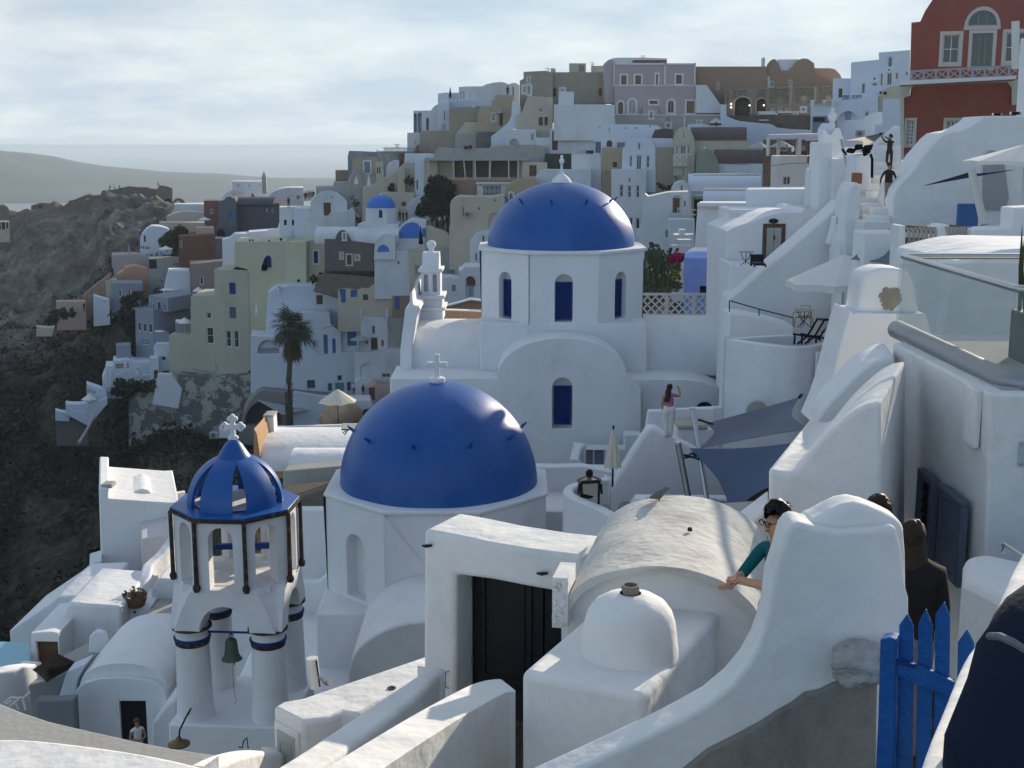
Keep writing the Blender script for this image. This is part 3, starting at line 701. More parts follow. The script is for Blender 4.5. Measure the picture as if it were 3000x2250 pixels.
# belfry gable on the far left end
bt=53.5
for(x0,y0,x1,y1,D_,nm)in((412,740,548,815,1.9,'tier'),(416,676,545,741,1.7,'tier'),(430,532,534,676,1.4,'tier')):
 ops=[O('niche',446,560,468,655,True,rec=0.35),O('niche',494,560,516,655,True,rec=0.35)]if y0==532 else[]
 f_,p_,_w=mass(ch,bt+(1.9-D_)/2,rect(x0,y0,x1,y1),D_,WHITE,ops,name=nm,bevel=0.03)
 xs=[p[0]for p in p_];zt_=max(p[1]for p in p_)
 MB().box(min(xs)-0.1,-0.1,zt_-0.13,max(xs)+0.1,D_+0.1,zt_+0.01,f_.w).build('cornice',WHITE,ch,bevel=0.03)
f_=Face(P(436,532,bt+0.25));xa=f_.loc(436,532)[0];xb=f_.loc(527,532)[0];hz=f_.loc(436,446)[1]-f_.loc(436,532)[1];z0=f_.loc(436,532)[1]
mb=MB();hull(mb,[f_.w(x,y,z)for x in(xa,xb)for(y,z)in((0,z0),(0.06,z0+hz*0.5),(0.45,z0+hz),(0.95,z0+hz),(1.34,z0+hz*.5),(1.4,z0))]);mb.build('gable_cap',WHITE,ch,bevel=0.03)
p=f_.w((xa+xb)/2,0.7,z0+hz);MB().lathe([(0.0,0.5),(0.12,0.47),(0.2,0.36),(0.2,0.26),(0.12,0.14),(0.09,0.06),(0.16,0.0),(0.18,-0.05)][::-1],p,14).build('finial',WHITE,ch,smooth=True)
for k in range(3):
 x=xa+(xb-xa)*(0.06+0.44*k);MB().lathe([(0.13,0),(0.1,0.1),(0.085,0.8),(0.085,1.5),(0.12,1.62),(0.12,1.72)],f_.w(x,-0.28,P(430,672,bt).z),10).build('column',WHITE,ch,smooth=True)
 # terrace roof behind it, brown parapet walls with pale copings
f_=Face(P(548,800,60));
tr=root('terrace_roof',f_.o,'brown walled roof terrace with pale copings behind the large church','terrace')
mass(tr,60,[(548,805),(770,805),(770,702),(700,693),(552,733)],0.3,TAN,name='parapet',bevel=0.02)
mass(tr,57.5,[(550,830),(770,830),(770,756),(552,750)],0.3,TAN,name='parapet',bevel=0.02)
mass(tr,57.46,[(550,756),(770,763),(770,757),(552,750)],0.4,WHITE,name='coping',bevel=0.02,down=0)
mass(tr,59.96,[(548,741),(700,701),(770,710),(770,700),(700,691),(548,732)],0.4,WHITE,name='coping',bevel=0.02)
# the nearer domed church
view(800,1400,900,1757)
YL=33.0;APL=3.12
c2=root('domed_church',P(910,1075,YL),'nearer white church with glossy blue dome and white cross behind the stone doorway','church')
zt=P(910,190,YL).z;cl=(P(908,190,YL).x,YL+APL)
wl=2*APL*math.tan(math.pi/8)
zb=P(0,782,YL).z
nz1=P(470,320,YL+1.0).z;nz0=P(470,685,YL+1.0).z
sides=drum(c2,8,APL,cl,0,zb-0.6,zt-0.1,WHITE,0.5,{7:[(wl/2-0.42,nz0,wl/2+0.42,nz1,True)],1:[(wl/2-0.42,nz0,wl/2+0.42,nz1,True)]},name='drum')
plate(c2,8,APL+0.06,cl,0,zt-0.101,zt,WHITE,'cornice',0.03)
view(0,0,3000)
hd=P(958,824,cl[1]).z-zt
domemesh(c2,(cl[0],cl[1],zt-0.02),2.87,hd,BLUE,wob=0.008)
horns(c2,(cl[0],cl[1],zt),2.87,hd,-12,10,30,0.17,BLUE)
p=Vector((cl[0],cl[1],zt+hd))
MB().lathe([(0.0,0.14),(0.13,0.14),(0.22,0.11),(0.23,0.02),(0.19,-0.0),(0.19,-0.08)][::-1],p,20).build('finial',WHITE,c2,smooth=True)
mb=MB();T=lambda x,y,z:p+Vector((x,y,z));mb.box(-0.075,-0.06,0.13,0.075,0.06,0.80,T);mb.box(-0.29,-0.061,0.42,0.29,0.061,0.57,T);mb.build('cross',WHITE,c2,bevel=0.012)
view(800,1400,900,1757)
mass(c2,YL-0.03,[(243,776),(243,1120),(1660,1120),(1660,776)],6.3,WHITE,name='block',bevel=0.05,down=3)
av=[(900+470*math.cos(math.pi*k/24),1120-300*math.sin(math.pi*k/24))for k in range(25)]
mass(c2,29.5,[(430,1300),(1370,1300)]+av,3.5,WHITE,name='apse_vault',bevel=0.05)
# floor of the court by the church and the white walls around it
slab('church_terrace','white paved terrace round the nearer domed church','terrace',[(-240,1230),(1000,1260),(1500,900),(1500,560),(60,560)],P(300,1080,YL).z,P(300,1080,YL).z-2.5,WHITE,0.1)
r_,f_=house('garden_wall','plain white wall between the bell tower and the nearer domed church','wall',38.5,rect(130,186,330,620),0.5,WHITE,bevel=0.03,down=2)
r_,f_=house('low_wall','low white coping wall between the bell tower and the nearer domed church','wall',37,[(150,600),(260,600),(318,545),(330,545),(330,900),(150,900)],0.4,WHITE,bevel=0.04,down=2)
# bell tower
view(0,1200,1000)
YB=28.0;yb=-4.0
tcx=P(1528,600,YB).x;tc2=(tcx,YB);AP=1.29
bt=root('bell_tower',Vector((tcx,YB,-13.4)),'white octagonal bell tower with open blue ribbed cupola and trefoil cross','bell tower')
zr=P(1430,700,YB-1.3).z;zl=P(1430,1185,YB-1.3).z;zcap=P(1230,1440,YB-1.2).z
wb=2*AP*math.tan(math.pi/8)
zo0=P(1430,1180,YB-1.3).z;zo1=P(1430,770,YB-1.3).z
hole=[(wb/2-0.275,zo0+0.02,wb/2+0.275,zo1,True)]
sides=drum(bt,8,AP,tc2,yb,zl,zr-0.12,WHITE,0.33,{i:hole for i in range(8)},through=True,name='lantern_wall')
plate(bt,8,AP+0.07,tc2,yb,zr-0.13,zr-0.04,LAVA,'rim_band',0.012)
plate(bt,8,AP+0.055,tc2,yb,zr-0.041,zr,BLUE,'rim_plate',0.01)
# the plate is open in the middle: seen as a white ring under the ribs
MB().lathe([(0.93,0.03),(0.70,0.03),(0.66,0.012),(0,0.012)],(tcx,YB,zr),40).build('cupola_floor',WHITE,bt)
for i,cpt in enumerate(polyring(8,AP+0.055,tc2,yb)):
 q=[cpt+Vector((0,0,z))for z in(zr-0.1,zr-0.6,zr-1.2,zl+0.12)]
 mb=MB().tube(q,[0.05,0.047,0.05,0.052],8);mb.lathe([(0,-0.1),(0.06,-0.09),(0.085,-0.03),(0.085,0.03),(0.05,0.09)],cpt+Vector((0,0,zl+0.1)),8)
 mb.build('corner_moulding',LAVA,bt,smooth=True)
 # cupola ribs
RR=P(1835,640,YB).x-P(1528,640,YB).x
for i in range(6):
 az=-13+60*i;mb=MB();vs=[];nE=14
 for j in range(nE+1):
  el=R(0+79*j/nE);hw=0.40*(1-0.50*(j/nE)**1.4)
  rad=RR*math.cos(el);zc_=RR*1.04*math.sin(el)
  for rad2 in(1.0,0.93):
   rc_=max(rad*rad2,0.05);hwa=min(math.asin(min(hw/max(rad,0.21),0.95)),R(36))
   for s_ in(-1,-0.5,0,0.5,1):
    a_=R(az)+hwa*s_;vs.append((tcx+rc_*math.sin(a_),YB-rc_*math.cos(a_),zr+zc_*(1 if rad2==1 else 0.95)))
 fs=[]
 for j in range(nE):
  a=j*10;b=(j+1)*10
  fs+=[(a+k,a+k+1,b+k+1,b+k)for k in range(4)]+[(a+5+k+1,a+5+k,b+5+k,b+5+k+1)for k in range(4)]
  fs+=[(a+5,a,b,b+5),(a+4,a+9,b+9,b+4)]
 mb.add(vs,fs).build('cupola_rib',BLUE,bt,smooth=True,angle=50)
zq=zr+RR*0.96
MB().lathe([(0.42,-0.14),(0.40,-0.02),(0.335,0.08),(0.27,0.18),(0.20,0.29),(0.13,0.37),(0.07,0.405),(0,0.41)],(tcx,YB,zq),24).build('cupola_cap',BLUE,bt,smooth=True)
pc=Vector((tcx,YB,zq+0.40));mb=MB();T=lambda x,y,z:pc+Vector((x,y,z));th=0.045;cz=0.30
mb.box(-0.05,-th,0.0,0.05,th,0.52,T);mb.box(-0.21,-th-.001,cz-0.05,0.21,th+.001,cz+0.05,T)
def disc(mb,x,z,r_,th,n=12):
 mb.prism([(x+r_*math.cos(2*math.pi*k/n),z+r_*math.sin(2*math.pi*k/n))for k in range(n)],-th-0.002,th+0.002,T)
for(x,z)in((0,0.53),(-0.065,0.48),(0.065,0.48),(-0.23,cz),(-0.175,cz+0.05),(-0.175,cz-0.05),(0.23,cz),(0.175,cz+0.05),(0.175,cz-0.05),(-0.06,0.04),(0.06,0.04)):disc(mb,x,z,0.058,th+0.002*(x>0))
mb.build('cross',WHITE,bt,bevel=0.008)
# lower stage: four columns, four arches
ca,sa=math.cos(R(yb)),math.sin(R(yb))
def TW(x,y,z):return Vector((tcx+x*ca-y*sa,YB+x*sa+y*ca,z))
CR=0.87;zbase=P(1430,2036,YB-1.25).z
for sx in(-1,1):
 for sy in(-1,1):
  c_=TW(sx*CR,sy*CR,0)
  o=MB().lathe([(0.44,zbase-0.15),(0.40,zbase+0.5),(0.375,zcap-0.65),(0.37,zcap-0.40)],(c_.x,c_.y,0),28).build('column',WHITE,bt,smooth=True)
  MB().lathe([(0.37,-0.42),(0.385,-0.40),(0.40,-0.31),(0.395,-0.30),(0.37,-0.29)],(c_.x,c_.y,zcap),28).build('band',LAVA,o,smooth=True)
  MB().lathe([(0.37,-0.295),(0.415,-0.285),(0.415,-0.245),(0.37,-0.235)],(c_.x,c_.y,zcap),28).build('blue_ring',SHUT,o,smooth=True)
  MB().lathe([(0.37,-0.24),(0.375,-0.05),(0.38,0.0),(0,0.0)],(c_.x,c_.y,zcap),28).build('capital',WHITE,o,smooth=True)
  MB().lathe([(0.38,-0.055),(0.45,-0.03),(0.45,0.012),(0.38,0.02)],(c_.x,c_.y,zcap),20).build('capital_edge',LAVA,o,smooth=True)
  # corner body between capital and lantern
  up=[]
  t_=AP*math.tan(math.pi/8)
  for(x,y)in((t_,AP),(AP,t_),(t_-0.25,AP-0.3),(AP-0.3,t_-0.25)):up.append(TW(sx*x,sy*y,zl+0.02))
  k_=0.31
  lowp=[TW(sx*CR+a_*k_,sy*CR+b_*k_,zcap+0.01)for a_ in(-1,1)for b_ in(-1,1)]
  mid=[TW(sx*1.16,sy*0.75,zcap+0.5),TW(sx*0.75,sy*1.16,zcap+0.5)]
  mb=MB();hull(mb,up+lowp+mid);mb.build('corner_body',WHITE,bt,bevel=0.04)
hw_o,hw_i=1.24,0.56
def arch_outline():
 pts=[(-hw_o,zcap),(-hw_i,zcap)]
 hgt=(zl-zcap)*0.62
 pts+=[(-hw_i*math.cos(math.pi*k/14),zcap+hgt*math.sin(math.pi*k/14))for k in range(1,14)]
 pts+=[(hw_i,zcap),(hw_o*0.93,zcap)]
 pts+=[(hw_o*0.93-0.42*math.sin(math.pi/2*t),zcap+(zl-zcap)*(1-math.cos(math.pi/2*t))*1.0 if False else zcap+(zl+0.03-zcap)*math.sin(math.pi/2*t)**0.8)for t in(0.25,0.5,0.75)]
 pts+=[(0.56,zl+0.03),(-0.56,zl+0.03)]
 pts+=[(-(hw_o*0.93-0.42*math.sin(math.pi/2*t)),zcap+(zl+0.03-zcap)*math.sin(math.pi/2*t)**0.8)for t in(0.75,0.5,0.25)]
 pts[0]=(-hw_o*0.93,zcap)
 return pts
for k in range(4):
 a_=k*90
 f=Face(TW(1.27*math.sin(R(a_)),-1.27*math.cos(R(a_)),0),yb+a_)
 MB().prism(arch_outline(),0,0.62,f.w).build('arch',WHITE,bt,bevel=0.02)
 f2=Face(TW(1.28*math.sin(R(a_)),-1.28*math.cos(R(a_)),0),yb+a_)
MB().add([TW(x,y,zl+0.05)for x,y in((-1.0,-1.0),(1.0,-1.0),(1.0,1.0),(-1.0,1.0))]+[TW(x,y,zl-0.1)for x,y in((-1.0,-1.0),(1.0,-1.0),(1.0,1.0),(-1.0,1.0))],[(0,1,2,3),(7,6,5,4),(0,4,5,1),(1,5,6,2),(2,6,7,3),(3,7,4,0)]).build('lantern_floor',WHITE,bt)
# base block
mb=MB();f=Face(TW(-1.36,-1.36,0),yb);MB().box(0,0,zbase-4,2.72,2.72,zbase,f.w).build('base',WHITE,bt,bevel=0.05)
MB().box(-0.06,-0.06,zbase-4,0.6,0.5,zbase-0.85,f.w).build('plinth',WHITE,bt,bevel=0.03)
# beams and bells
MB().tube([TW(-0.9,-0.87,zcap-0.14),TW(0.9,-0.87,zcap-0.14)],0.028,8).build('tie_beam',SHUT,bt)
MB().tube([TW(-0.9,0.87,zcap-0.14),TW(0.9,0.87,zcap-0.14)],0.028,8).build('tie_beam',SHUT,bt)
MB().box(-0.7,-0.05,0,0.7,0.05,0.13,lambda x,y,z:TW(x,0.5+y+x*0.15,zl+0.42+z)).build('tie_beam',SHUT,bt)
MB().tube([TW(-1.0,0.3,zr-0.42),TW(1.0,0.3,zr-0.42)],0.02,6).build('tie_rod',SHUT,bt)
def bell(loc,s_,label):
 b=root('bell',loc,label,'bell')
 L_=Vector(loc)
 MB().lathe([(0.0,0.50),(0.06,0.50),(0.11,0.47),(0.135,0.40),(0.145,0.25),(0.165,0.12),(0.21,0.03),(0.235,0.0),(0.22,-0.005),(0.15,0.10),(0.10,0.4)],L_-Vector((0,0,0.62))*s_,24,rx=s_,ry=s_).build('bell_body',BRONZE,b,smooth=True)
 mb=MB()
 for k in range(-1,2):mb.tube([L_+Vector((0.04*k,0,-0.13)),L_+Vector((0.05*k,0.02,-0.05)),L_+Vector((0,0,0.0))],0.014,6)
 mb.build('bell_crown',BROWN,b)
 mb=MB().tube([L_+Vector((0,0,-0.5)),L_+Vector((0.02,0,-0.68)),L_+Vector((0.07,0,-0.75))],0.015,6);mb.tube([L_+Vector((0.02,0,-0.68)),L_+Vector((0.0,0.02,-1.0)),L_+Vector((0.03,0.0,-1.5)),L_+Vector((0.06,0,-1.62)),L_+Vector((0.0,0,-1.72))],0.006,5);mb.build('clapper',DMETAL,b)
 return b
view(0,1200,1000)
p=TW(0,-0.87,zcap-0.165);bell((P(1497,1480,YB-0.87).x,p.y,p.z),1.0,'weathered green bronze bell hung in the front arch of the bell tower')
bell(TW(0.62,0.85,zcap+0.02),0.9,'second green bell half hidden behind the right front column of the bell tower')
# wall lamp at the foot of the tower
view(0,1650,1000)
p=P(1160,1170,25.6)
la=root('wall_lamp',p,'rusty dish lamp on a bent arm at the foot of the bell tower','lamp')
MB().lathe([(0.0,0.16),(0.05,0.15),(0.07,0.08),(0.235,0.01),(0.24,-0.02),(0.2,-0.01),(0.05,0.05)],p,20).build('shade',mat('old_brass',(0.16,0.115,0.055),0.5,0.3,6,0.3,metal=0.5),la,smooth=True)
MB().tube([p+Vector((0,0,0.12)),p+Vector((0.02,0.05,0.3)),p+Vector((0.14,0.2,0.55)),p+Vector((0.2,0.35,0.65)),P(1220,980,26.6)],0.02,7).build('arm',DMETAL,la)
MB().tube([P(1545,1190,25.6),P(1570,1195,25.6),P(1580,1150,25.8),P(1600,1130,26),P(1608,1200,26)],0.015,6).build('bent_rod',DMETAL);tag(bpy.data.objects['bent_rod'],'thin bent metal rod sticking up in front of the bell tower base','rod')
# foreground structures
view(800,1400,900,1757)
# stone doorway
YD=13.5
dw,fD=house('doorway_wall','cream white doorway wall with thick flat top and charcoal double door','doorway',YD,[(848,1500),(1040,1500),(1043,556),(1250,583),(1450,622),(1640,655),(1640,1560),(1760,1560),(1760,445),(1500,415),(1230,370),(1050,330),(862,295)],0.75,WNEAR,yaw=-29,bevel=0.05,down=1,seg=3,anchor=(848,1500))
a=fD.loc(1040,1400);b=fD.loc(1640,640)
x0,x1,z0,z1=a[0],b[0],a[1],b[1]
dr=MB().box(x0+.01,0.40,z0,x1-.01,0.415,z1+0.12,fD.w).build('door',CHAR,dw)
z1+=0.09;xm=(x0+x1)/2+0.28
for(u,v)in((x0+0.02,xm-0.01),(xm+0.01,x1-0.02)):
 mb=MB().box(u,0.355,z0+.01,v,0.40,z1-.02,fD.w)
 lf=mb.build('door_leaf',CHAR,dw,bevel=0.008)
 q=0.13
 mb=MB()
 ring(mb,[(u+q,z0+0.45),(v-q,z0+0.45),(v-q,z1-0.15),(u+q,z1-0.15)],[(u+q+.05,z0+0.5),(v-q-.05,z0+0.5),(v-q-.05,z1-0.2),(u+q+.05,z1-0.2)],0.335,0.36,fD.w)
 mb.box(u+q+0.09,0.34,z0+.55,v-q-0.09,0.36,z1-0.25,fD.w);mb.box(u+q,0.34,z0+0.08,v-q,0.36,z0+0.36,fD.w);mb.build('raised_panel',CHAR,lf,bevel=0.006)
for(zx,zy)in((1167,680),(1172,1140)):
 p=fD.loc(zx,zy);MB().box(x0+0.0,0.33,p[1]-0.05,x0+0.04,0.36,p[1]+0.05,fD.w).build('hinge',METAL,dw)
for(zx,zy)in((892,382),(1550,540)):
 p=fD.loc(zx,zy);MB().tube([fD.w(p[0]-.06,-0.04,p[1]-.01),fD.w(p[0],-0.06,p[1]),fD.w(p[0]+0.06,-0.03,p[1]+.01)],[0.012,0.02,0.014],8).build('anchor_bolt',DMETAL,dw)
p=fD.loc(995,1150);MB().tube([fD.w(p[0]+.03,-0.01,p[1]+.1),fD.w(p[0],-0.03,p[1]+.09),fD.w(p[0],-0.03,p[1]-.09),fD.w(p[0]+.03,-0.01,p[1]-.1)],0.006,6).build('wall_hook',DMETAL,dw)
# ---- vault
view(0,0,3000)
YV=10.7
ar=[(1192+0,1380),(1192,1330)]
VLT=mat('brushed_lime_vault',(0.57,0.555,0.52),0.85,0.22,2.2,0.8,9,stain=(0.27,0.245,0.21),stain_amt=0.85,streak=-3.0)
fv=Face(P(1430,1325,YV),-12)
hwv=0.86;crown=fv.loc(1430,1216)[1]
vr=root('vaulted_roof',fv.o,'weathered barrel vaulted roof with brushed plaster beside the charcoal door','roof')
prof=[]
for k in range(29):
 t=math.pi*(0.06+0.88*k/28);prof.append((hwv*math.cos(t)/math.cos(math.pi*.06),(crown+0.16)*math.sin(t)**0.85-0.16))
NV=22;vs=[]
for j in range(NV+1):
 y=-0.10+2.3*j/NV
 for(x,z)in prof:
  q=fv.w(x*1.03,y,z);n_=noise.fractal(q*1.3,1,2,4)*0.022;vs.append(q+Vector((0,0,n_)))
m_=len(prof)
mb=MB().add(vs,[(j*m_+i,(j+1)*m_+i,(j+1)*m_+i+1,j*m_+i+1)for j in range(NV)for i in range(m_-1)])
vs2=[fv.w(x*1.03,-0.10,z)+Vector((0,0,noise.fractal(fv.w(x*1.03,-0.10,z)*1.3,1,2,4)*0.022))for x,z in prof]+[fv.w(x*0.97,-0.09,z-0.07)for x,z in prof]
mb.add(vs2,[(i,i+1,m_+i+1,m_+i)for i in range(m_-1)])
mb.add([fv.w(x*0.97,-0.09,z-0.07)for x,z in prof]+[fv.w(x*0.97,0.1,z-0.07)for x,z in prof],[(i,i+1,m_+i+1,m_+i)for i in range(m_-1)])
mb.build('vault_shell',VLT,vr,smooth=True,angle=50)
fr_=[(x*0.985,z-0.04)for x,z in prof]
MB().prism([(fr_[0][0],-4)]+fr_+[(fr_[-1][0],-4)],0.02,2.1,fv.w).build('end_wall',WNEAR,vr)
# rough edge strip at the left springing
mb=MB();rr=random.Random(5)
for i in range(60):
 z=rr.uniform(-0.05,0.36);x=-hwv*1.04+rr.uniform(-0.05,0.05);p_=fv.w(x,-0.12+rr.uniform(-0.03,0.02),z-0.08);s_=rr.uniform(0.015,0.04)
 hull(mb,[p_+Vector((rr.uniform(-1,1),rr.uniform(-1,1),rr.uniform(-1,1))).normalized()*s_ for _ in range(8)])
mb.box(-hwv*1.04-.07,-0.13,-0.16,-hwv*1.04+0.07,0.3,0.31,fv.w)
mb.build('rough_edge',WNEAR,vr,bevel=0.006)
q=fv.w(0.16,1.0,crown-0.0);MB().lathe([(0.02,0.03),(0.025,0.0),(0.0,0.03)],q,8).build('vent_pipe',DMETAL,vr)
# bird on the ridge
bp=P(1424,1086,12.75)
bd=root('bird',bp,'small grey bird perched on the crown of the brushed vault','bird')
def bird_mesh():
 mb=MB();prof_=[(-0.16,0.012,0.05),(-0.09,0.03,0.07),(-0.03,0.05,0.09),(0.03,0.052,0.11),(0.08,0.035,0.145),(0.105,0.032,0.17),(0.13,0.022,0.175),(0.165,0.003,0.168)]
 vs=[]
 for x,r_,z in prof_:
  for k in range(10):
   t=2*math.pi*k/10;vs.append(bp+Vector((x*0.6+0.0,-x*0.3+r_*math.cos(t),z+r_*math.sin(t)*0.9-0.01)))
 mb.add(vs,[(i*10+k,i*10+(k+1)%10,(i+1)*10+(k+1)%10,(i+1)*10+k)for i in range(7)for k in range(10)]);return mb
bird_mesh().build('bird_body',mat('grey_feather',(0.13,0.13,0.14),0.8,0.3,30,0),bd,smooth=True,angle=180)
MB().tube([bp+Vector((0,-0.02,0.06)),bp+Vector((0.0,-0.02,-0.03))],0.006,5).build('leg',BROWN,bd);MB().tube([bp+Vector((0,0.02,0.06)),bp+Vector((0.0,0.02,-0.03))],0.006,5).build('leg',BROWN,bd)
# ---- chimney on its box
yc=8.9
ck=root('chimney',P(1385,1659,yc),'rounded white beehive chimney with clay pot on a soft edged box','chimney')
fb=Face(P(1124,1450,9.35),-26)
zt_=0.0;xr=fb.loc(1392,1478)[0]
sf=Face(fb.w(xr,0,0),64);Dp=abs(sf.loc(1556,1402)[0])
MB().box(0,0,-3.0,xr,Dp,0.0,fb.w).build('box',WNEAR,ck,bevel=0.07,seg=4)
cc_=fb.w(xr*0.53,Dp*0.36,0);sc_=P(1465,1440,cc_.y).x-P(1360,1440,cc_.y).x;hh=P(1360,1276,cc_.y).z-cc_.z
prof=[(1.02,-0.05),(1.0,0.05),(0.97,0.25),(0.93,0.48),(0.86,0.66),(0.73,0.80),(0.52,0.90),(0.30,0.955),(0.22,0.965)]
cx0=P(1359,1440,cc_.y).x
o=MB().lathe([(a_*sc_,b_*hh)for a_,b_ in prof],(cx0,cc_.y,cc_.z),40).build('chimney_dome',WNEAR,ck,smooth=True,angle=180)
POT=mat('smoked_clay',(0.24,0.21,0.18),0.9,0.3,8,0.3)
MB().lathe([(0.063,-0.03),(0.075,0.02),(0.068,0.05),(0.055,0.05),(0.05,-0.02),(0,-0.02)],(cx0,cc_.y,cc_.z+hh),24).build('chimney_pot',POT,ck,smooth=True,angle=40)
# ---- stair parapets, running down to the left
view(800,1400,900,1757)
ribbon('stair_parapet','white sloping stair parapet, the one farther left in front of the doorway','wall',[P(905,1112,12.6),P(700,1270,11.6),P(420,1470,10.6),P(150,1655,9.7),P(-90,1800,9.2)],[0.10,0.15,0.16,0.17,0.17],-9,WNEAR,0.07,sub=6,seg=4)
ribbon('stair_parapet','thick white sloping parapet ending in a round nose below the charcoal door','wall',[P(1345,1186,10.35),P(1230,1206,10.2),P(980,1340,9.4),P(700,1510,8.6),P(420,1690,7.9),P(200,1830,7.5)],[0.13,0.17,0.17,0.17,0.17,0.17],-9,WNEAR,0.09,sub=6,seg=4)
# ---- flat topped wall with meter cupboard
zc_=-6.2
slab('flat_roof_wall','low white wall with sunlit flat top running from the meter cupboard to the doorway','wall',[(0,1308),(160,1392),(330,1372),(400,1335),(490,1350),(905,1120),(905,1005),(170,1256),(60,1275)],zc_,zc_-3,WNEAR,0.05)
fm=Face(onz(0,1308,zc_),0);pA=onz(0,1308,zc_);pB=onz(160,1392,zc_)
ya=math.degrees(math.atan2(pB.y-pA.y,pB.x-pA.x));fm=Face(pA,ya);wl_=(pB-pA).length
cb=root('meter_cupboard',pA,'pale panelled cupboard door set in the end of the flat topped wall','cupboard')
MB().box(0.05,-0.03,-1.6,wl_-0.03,0.02,-0.14,fm.w).build('frame',WNEAR,cb,bevel=0.01)
MB().box(0.11,-0.045,-1.55,wl_-0.09,-0.028,-0.22,fm.w).build('door',GDOOR,cb,bevel=0.01)
mb=MB();ring(mb,[(0.16,-1.5),(wl_-0.14,-1.5),(wl_-0.14,-0.32),(0.16,-0.32)],[(0.18,-1.48),(wl_-0.16,-1.48),(wl_-0.16,-0.34),(0.18,-0.34)],-0.055,-0.04,fm.w);mb.build('moulding',GDOOR,cb)
p=onz(678,1205,zc_);MB().lathe([(0.045,0.0),(0.05,0.012),(0.03,0.012),(0.0,0.002)],p,14).build('roof_drain',DMETAL,None,origin=p);tag(bpy.data.objects['roof_drain'],'small dark drain hole on the sunlit flat wall top','drain')
# spotlight post
p=P(245,1200,15.6)
sp_=root('tube_lamp',p,'white tube lamp on a bracket rising behind the flat topped wall','lamp')
MB().tube([P(243,1200,15.6),P(222,1030,15.6)],[0.07,0.078],16).build('tube',FRAME,sp_,smooth=True,angle=50)
MB().tube([P(248,1046,15.55),P(262,1150,15.4),P(268,1195,15.4)],0.012,6).build('bracket',DMETAL,sp_);MB().tube([P(262,1140,15.4),P(300,1168,15.2),P(330,1172,15.1)],[0.015,0.03,0.05],8).build('spotlight',METAL,sp_)
# ---- curved terrace at the lower left
view(0,1650,1000)
TERR=mat('shaded_terrace_grey',(0.36,0.355,0.335),0.9,0.06,1.2,0.4,12,stain=(0.27,0.26,0.24),stain_amt=0.4)  # grey base colour carries the shadow lying across the white terrace
slab('curved_terrace','curved terrace roof with its shade painted grey along the bottom left','terrace',[(-500,700),(-200,800),(0,905),(150,965),(320,1022),(500,1065),(700,1110),(900,1155),(1100,1195),(1300,1226),(1480,1248),(1420,1300),(1100,1500),(-500,1500)],-6.1,-11,TERR,0.03)
ribbon('curved_parapet','broad sunlit white parapet sweeping across the bottom left corner','wall',[P(-400,1270,9.5),P(0,1250,9.4),P(450,1285,9.2),P(900,1345,9.0),P(1250,1420,8.8)],[0.36,0.33,0.30,0.27,0.25],-11,WNEAR,0.10,sub=5,seg=4)
ribbon('rounded_wall','short white wall with a humped sunlit top beside the meter cupboard','wall',[P(1255,1345,11.0),P(1420,1262,11.6),P(1560,1222,12.2),P(1700,1215,12.8),P(1790,1225,13.2)],[0.14,0.14,0.13,0.12,0.12],-11,WNEAR,0.08,sub=5,seg=4)
# right pillar, gate, near wall
view(2200,1400,800,1561)
YP=6.8
pl=root('gate_pillar',P(400,1400,YP),'thick rounded white pillar with stained foot sweeping down to the lower edge beside the blue gate','pillar')
STN=mat('stained_grey_cement',(0.25,0.235,0.21),0.9,0.22,3.5,0.8,16,stain=(0.12,0.11,0.10),stain_amt=0.75,streak=0.75)
mass(pl,YP,[(-1300,2100),(735,2100),(740,1150),(775,905),(905,900),(905,690),(885,620),(868,450),(838,300),(820,278),(700,292),(580,300),(490,308),(400,290),(300,262),(268,258),(235,272),(202,315),(168,440),(122,580),(105,740),(80,850),(40,960),(-20,1070),(-110,1180),(-240,1290),(-400,1380),(-600,1480),(-900,1620),(-1300,1800)],0.26,WNEAR,name='pillar_body',bevel=0.10,seg=5,anchor=(400,1400))
mass(pl,YP+0.08,[(300,900),(900,900),(893,440),(884,275),(840,240),(760,200),(680,168),(600,150),(530,162),(450,200),(380,238),(310,262)],0.26,WNEAR,name='pillar_hump',bevel=0.08,seg=5,anchor=(600,500))
f=Face(P(400,1400,YP-0.03))
st=[(-560,1900),(-420,1700),(-250,1560),(-60,1465),(60,1400),(150,1340),(240,1290),(310,1235),(400,1215),(470,1180),(540,1160),(620,1158),(728,1165),(722,1400),(712,2000),(-560,2000)]
MB().prism([f.loc(*q)for q in st],0.0,0.06,f.w).build('stained_base',STN,pl,bevel=0.02)
# a stone left bare in the corner
c_=P(640,1060,YP-0.1);mb=MB();bm=bmesh.new();bmesh.ops.create_icosphere(bm,subdivisions=4,radius=1)
vs=[]
for v in bm.verts:
 n_=v.co.copy();k=1+0.32*noise.fractal(n_*1.6+Vector((3,1,2)),1,2,5);q=n_*k;vs.append(c_+Vector((q.x*0.165,q.y*0.14,q.z*0.14)))
mb.add(vs,[tuple(v.index for v in f_.verts)for f_ in bm.faces]);bm.free()
mb.build('bare_stone',mat('whitewashed_rock',(0.42,0.41,0.39),0.95,0.3,9,1.0,30,stain=(0.16,0.15,0.14),stain_amt=0.8),pl,smooth=True,angle=180)
for(x,y)in((95,832),(297,920)):
 p=P(x,y,YP-0.01);MB().lathe([(0.03,0),(0.037,0.02),(0.024,0.02),(0.018,0.004)],(0,0,0),14).build('plug',WNEAR,pl,smooth=True).matrix_local=Matrix.Translation(p-Vector(pl['_o']))@Matrix.Rotation(R(90),4,'X')
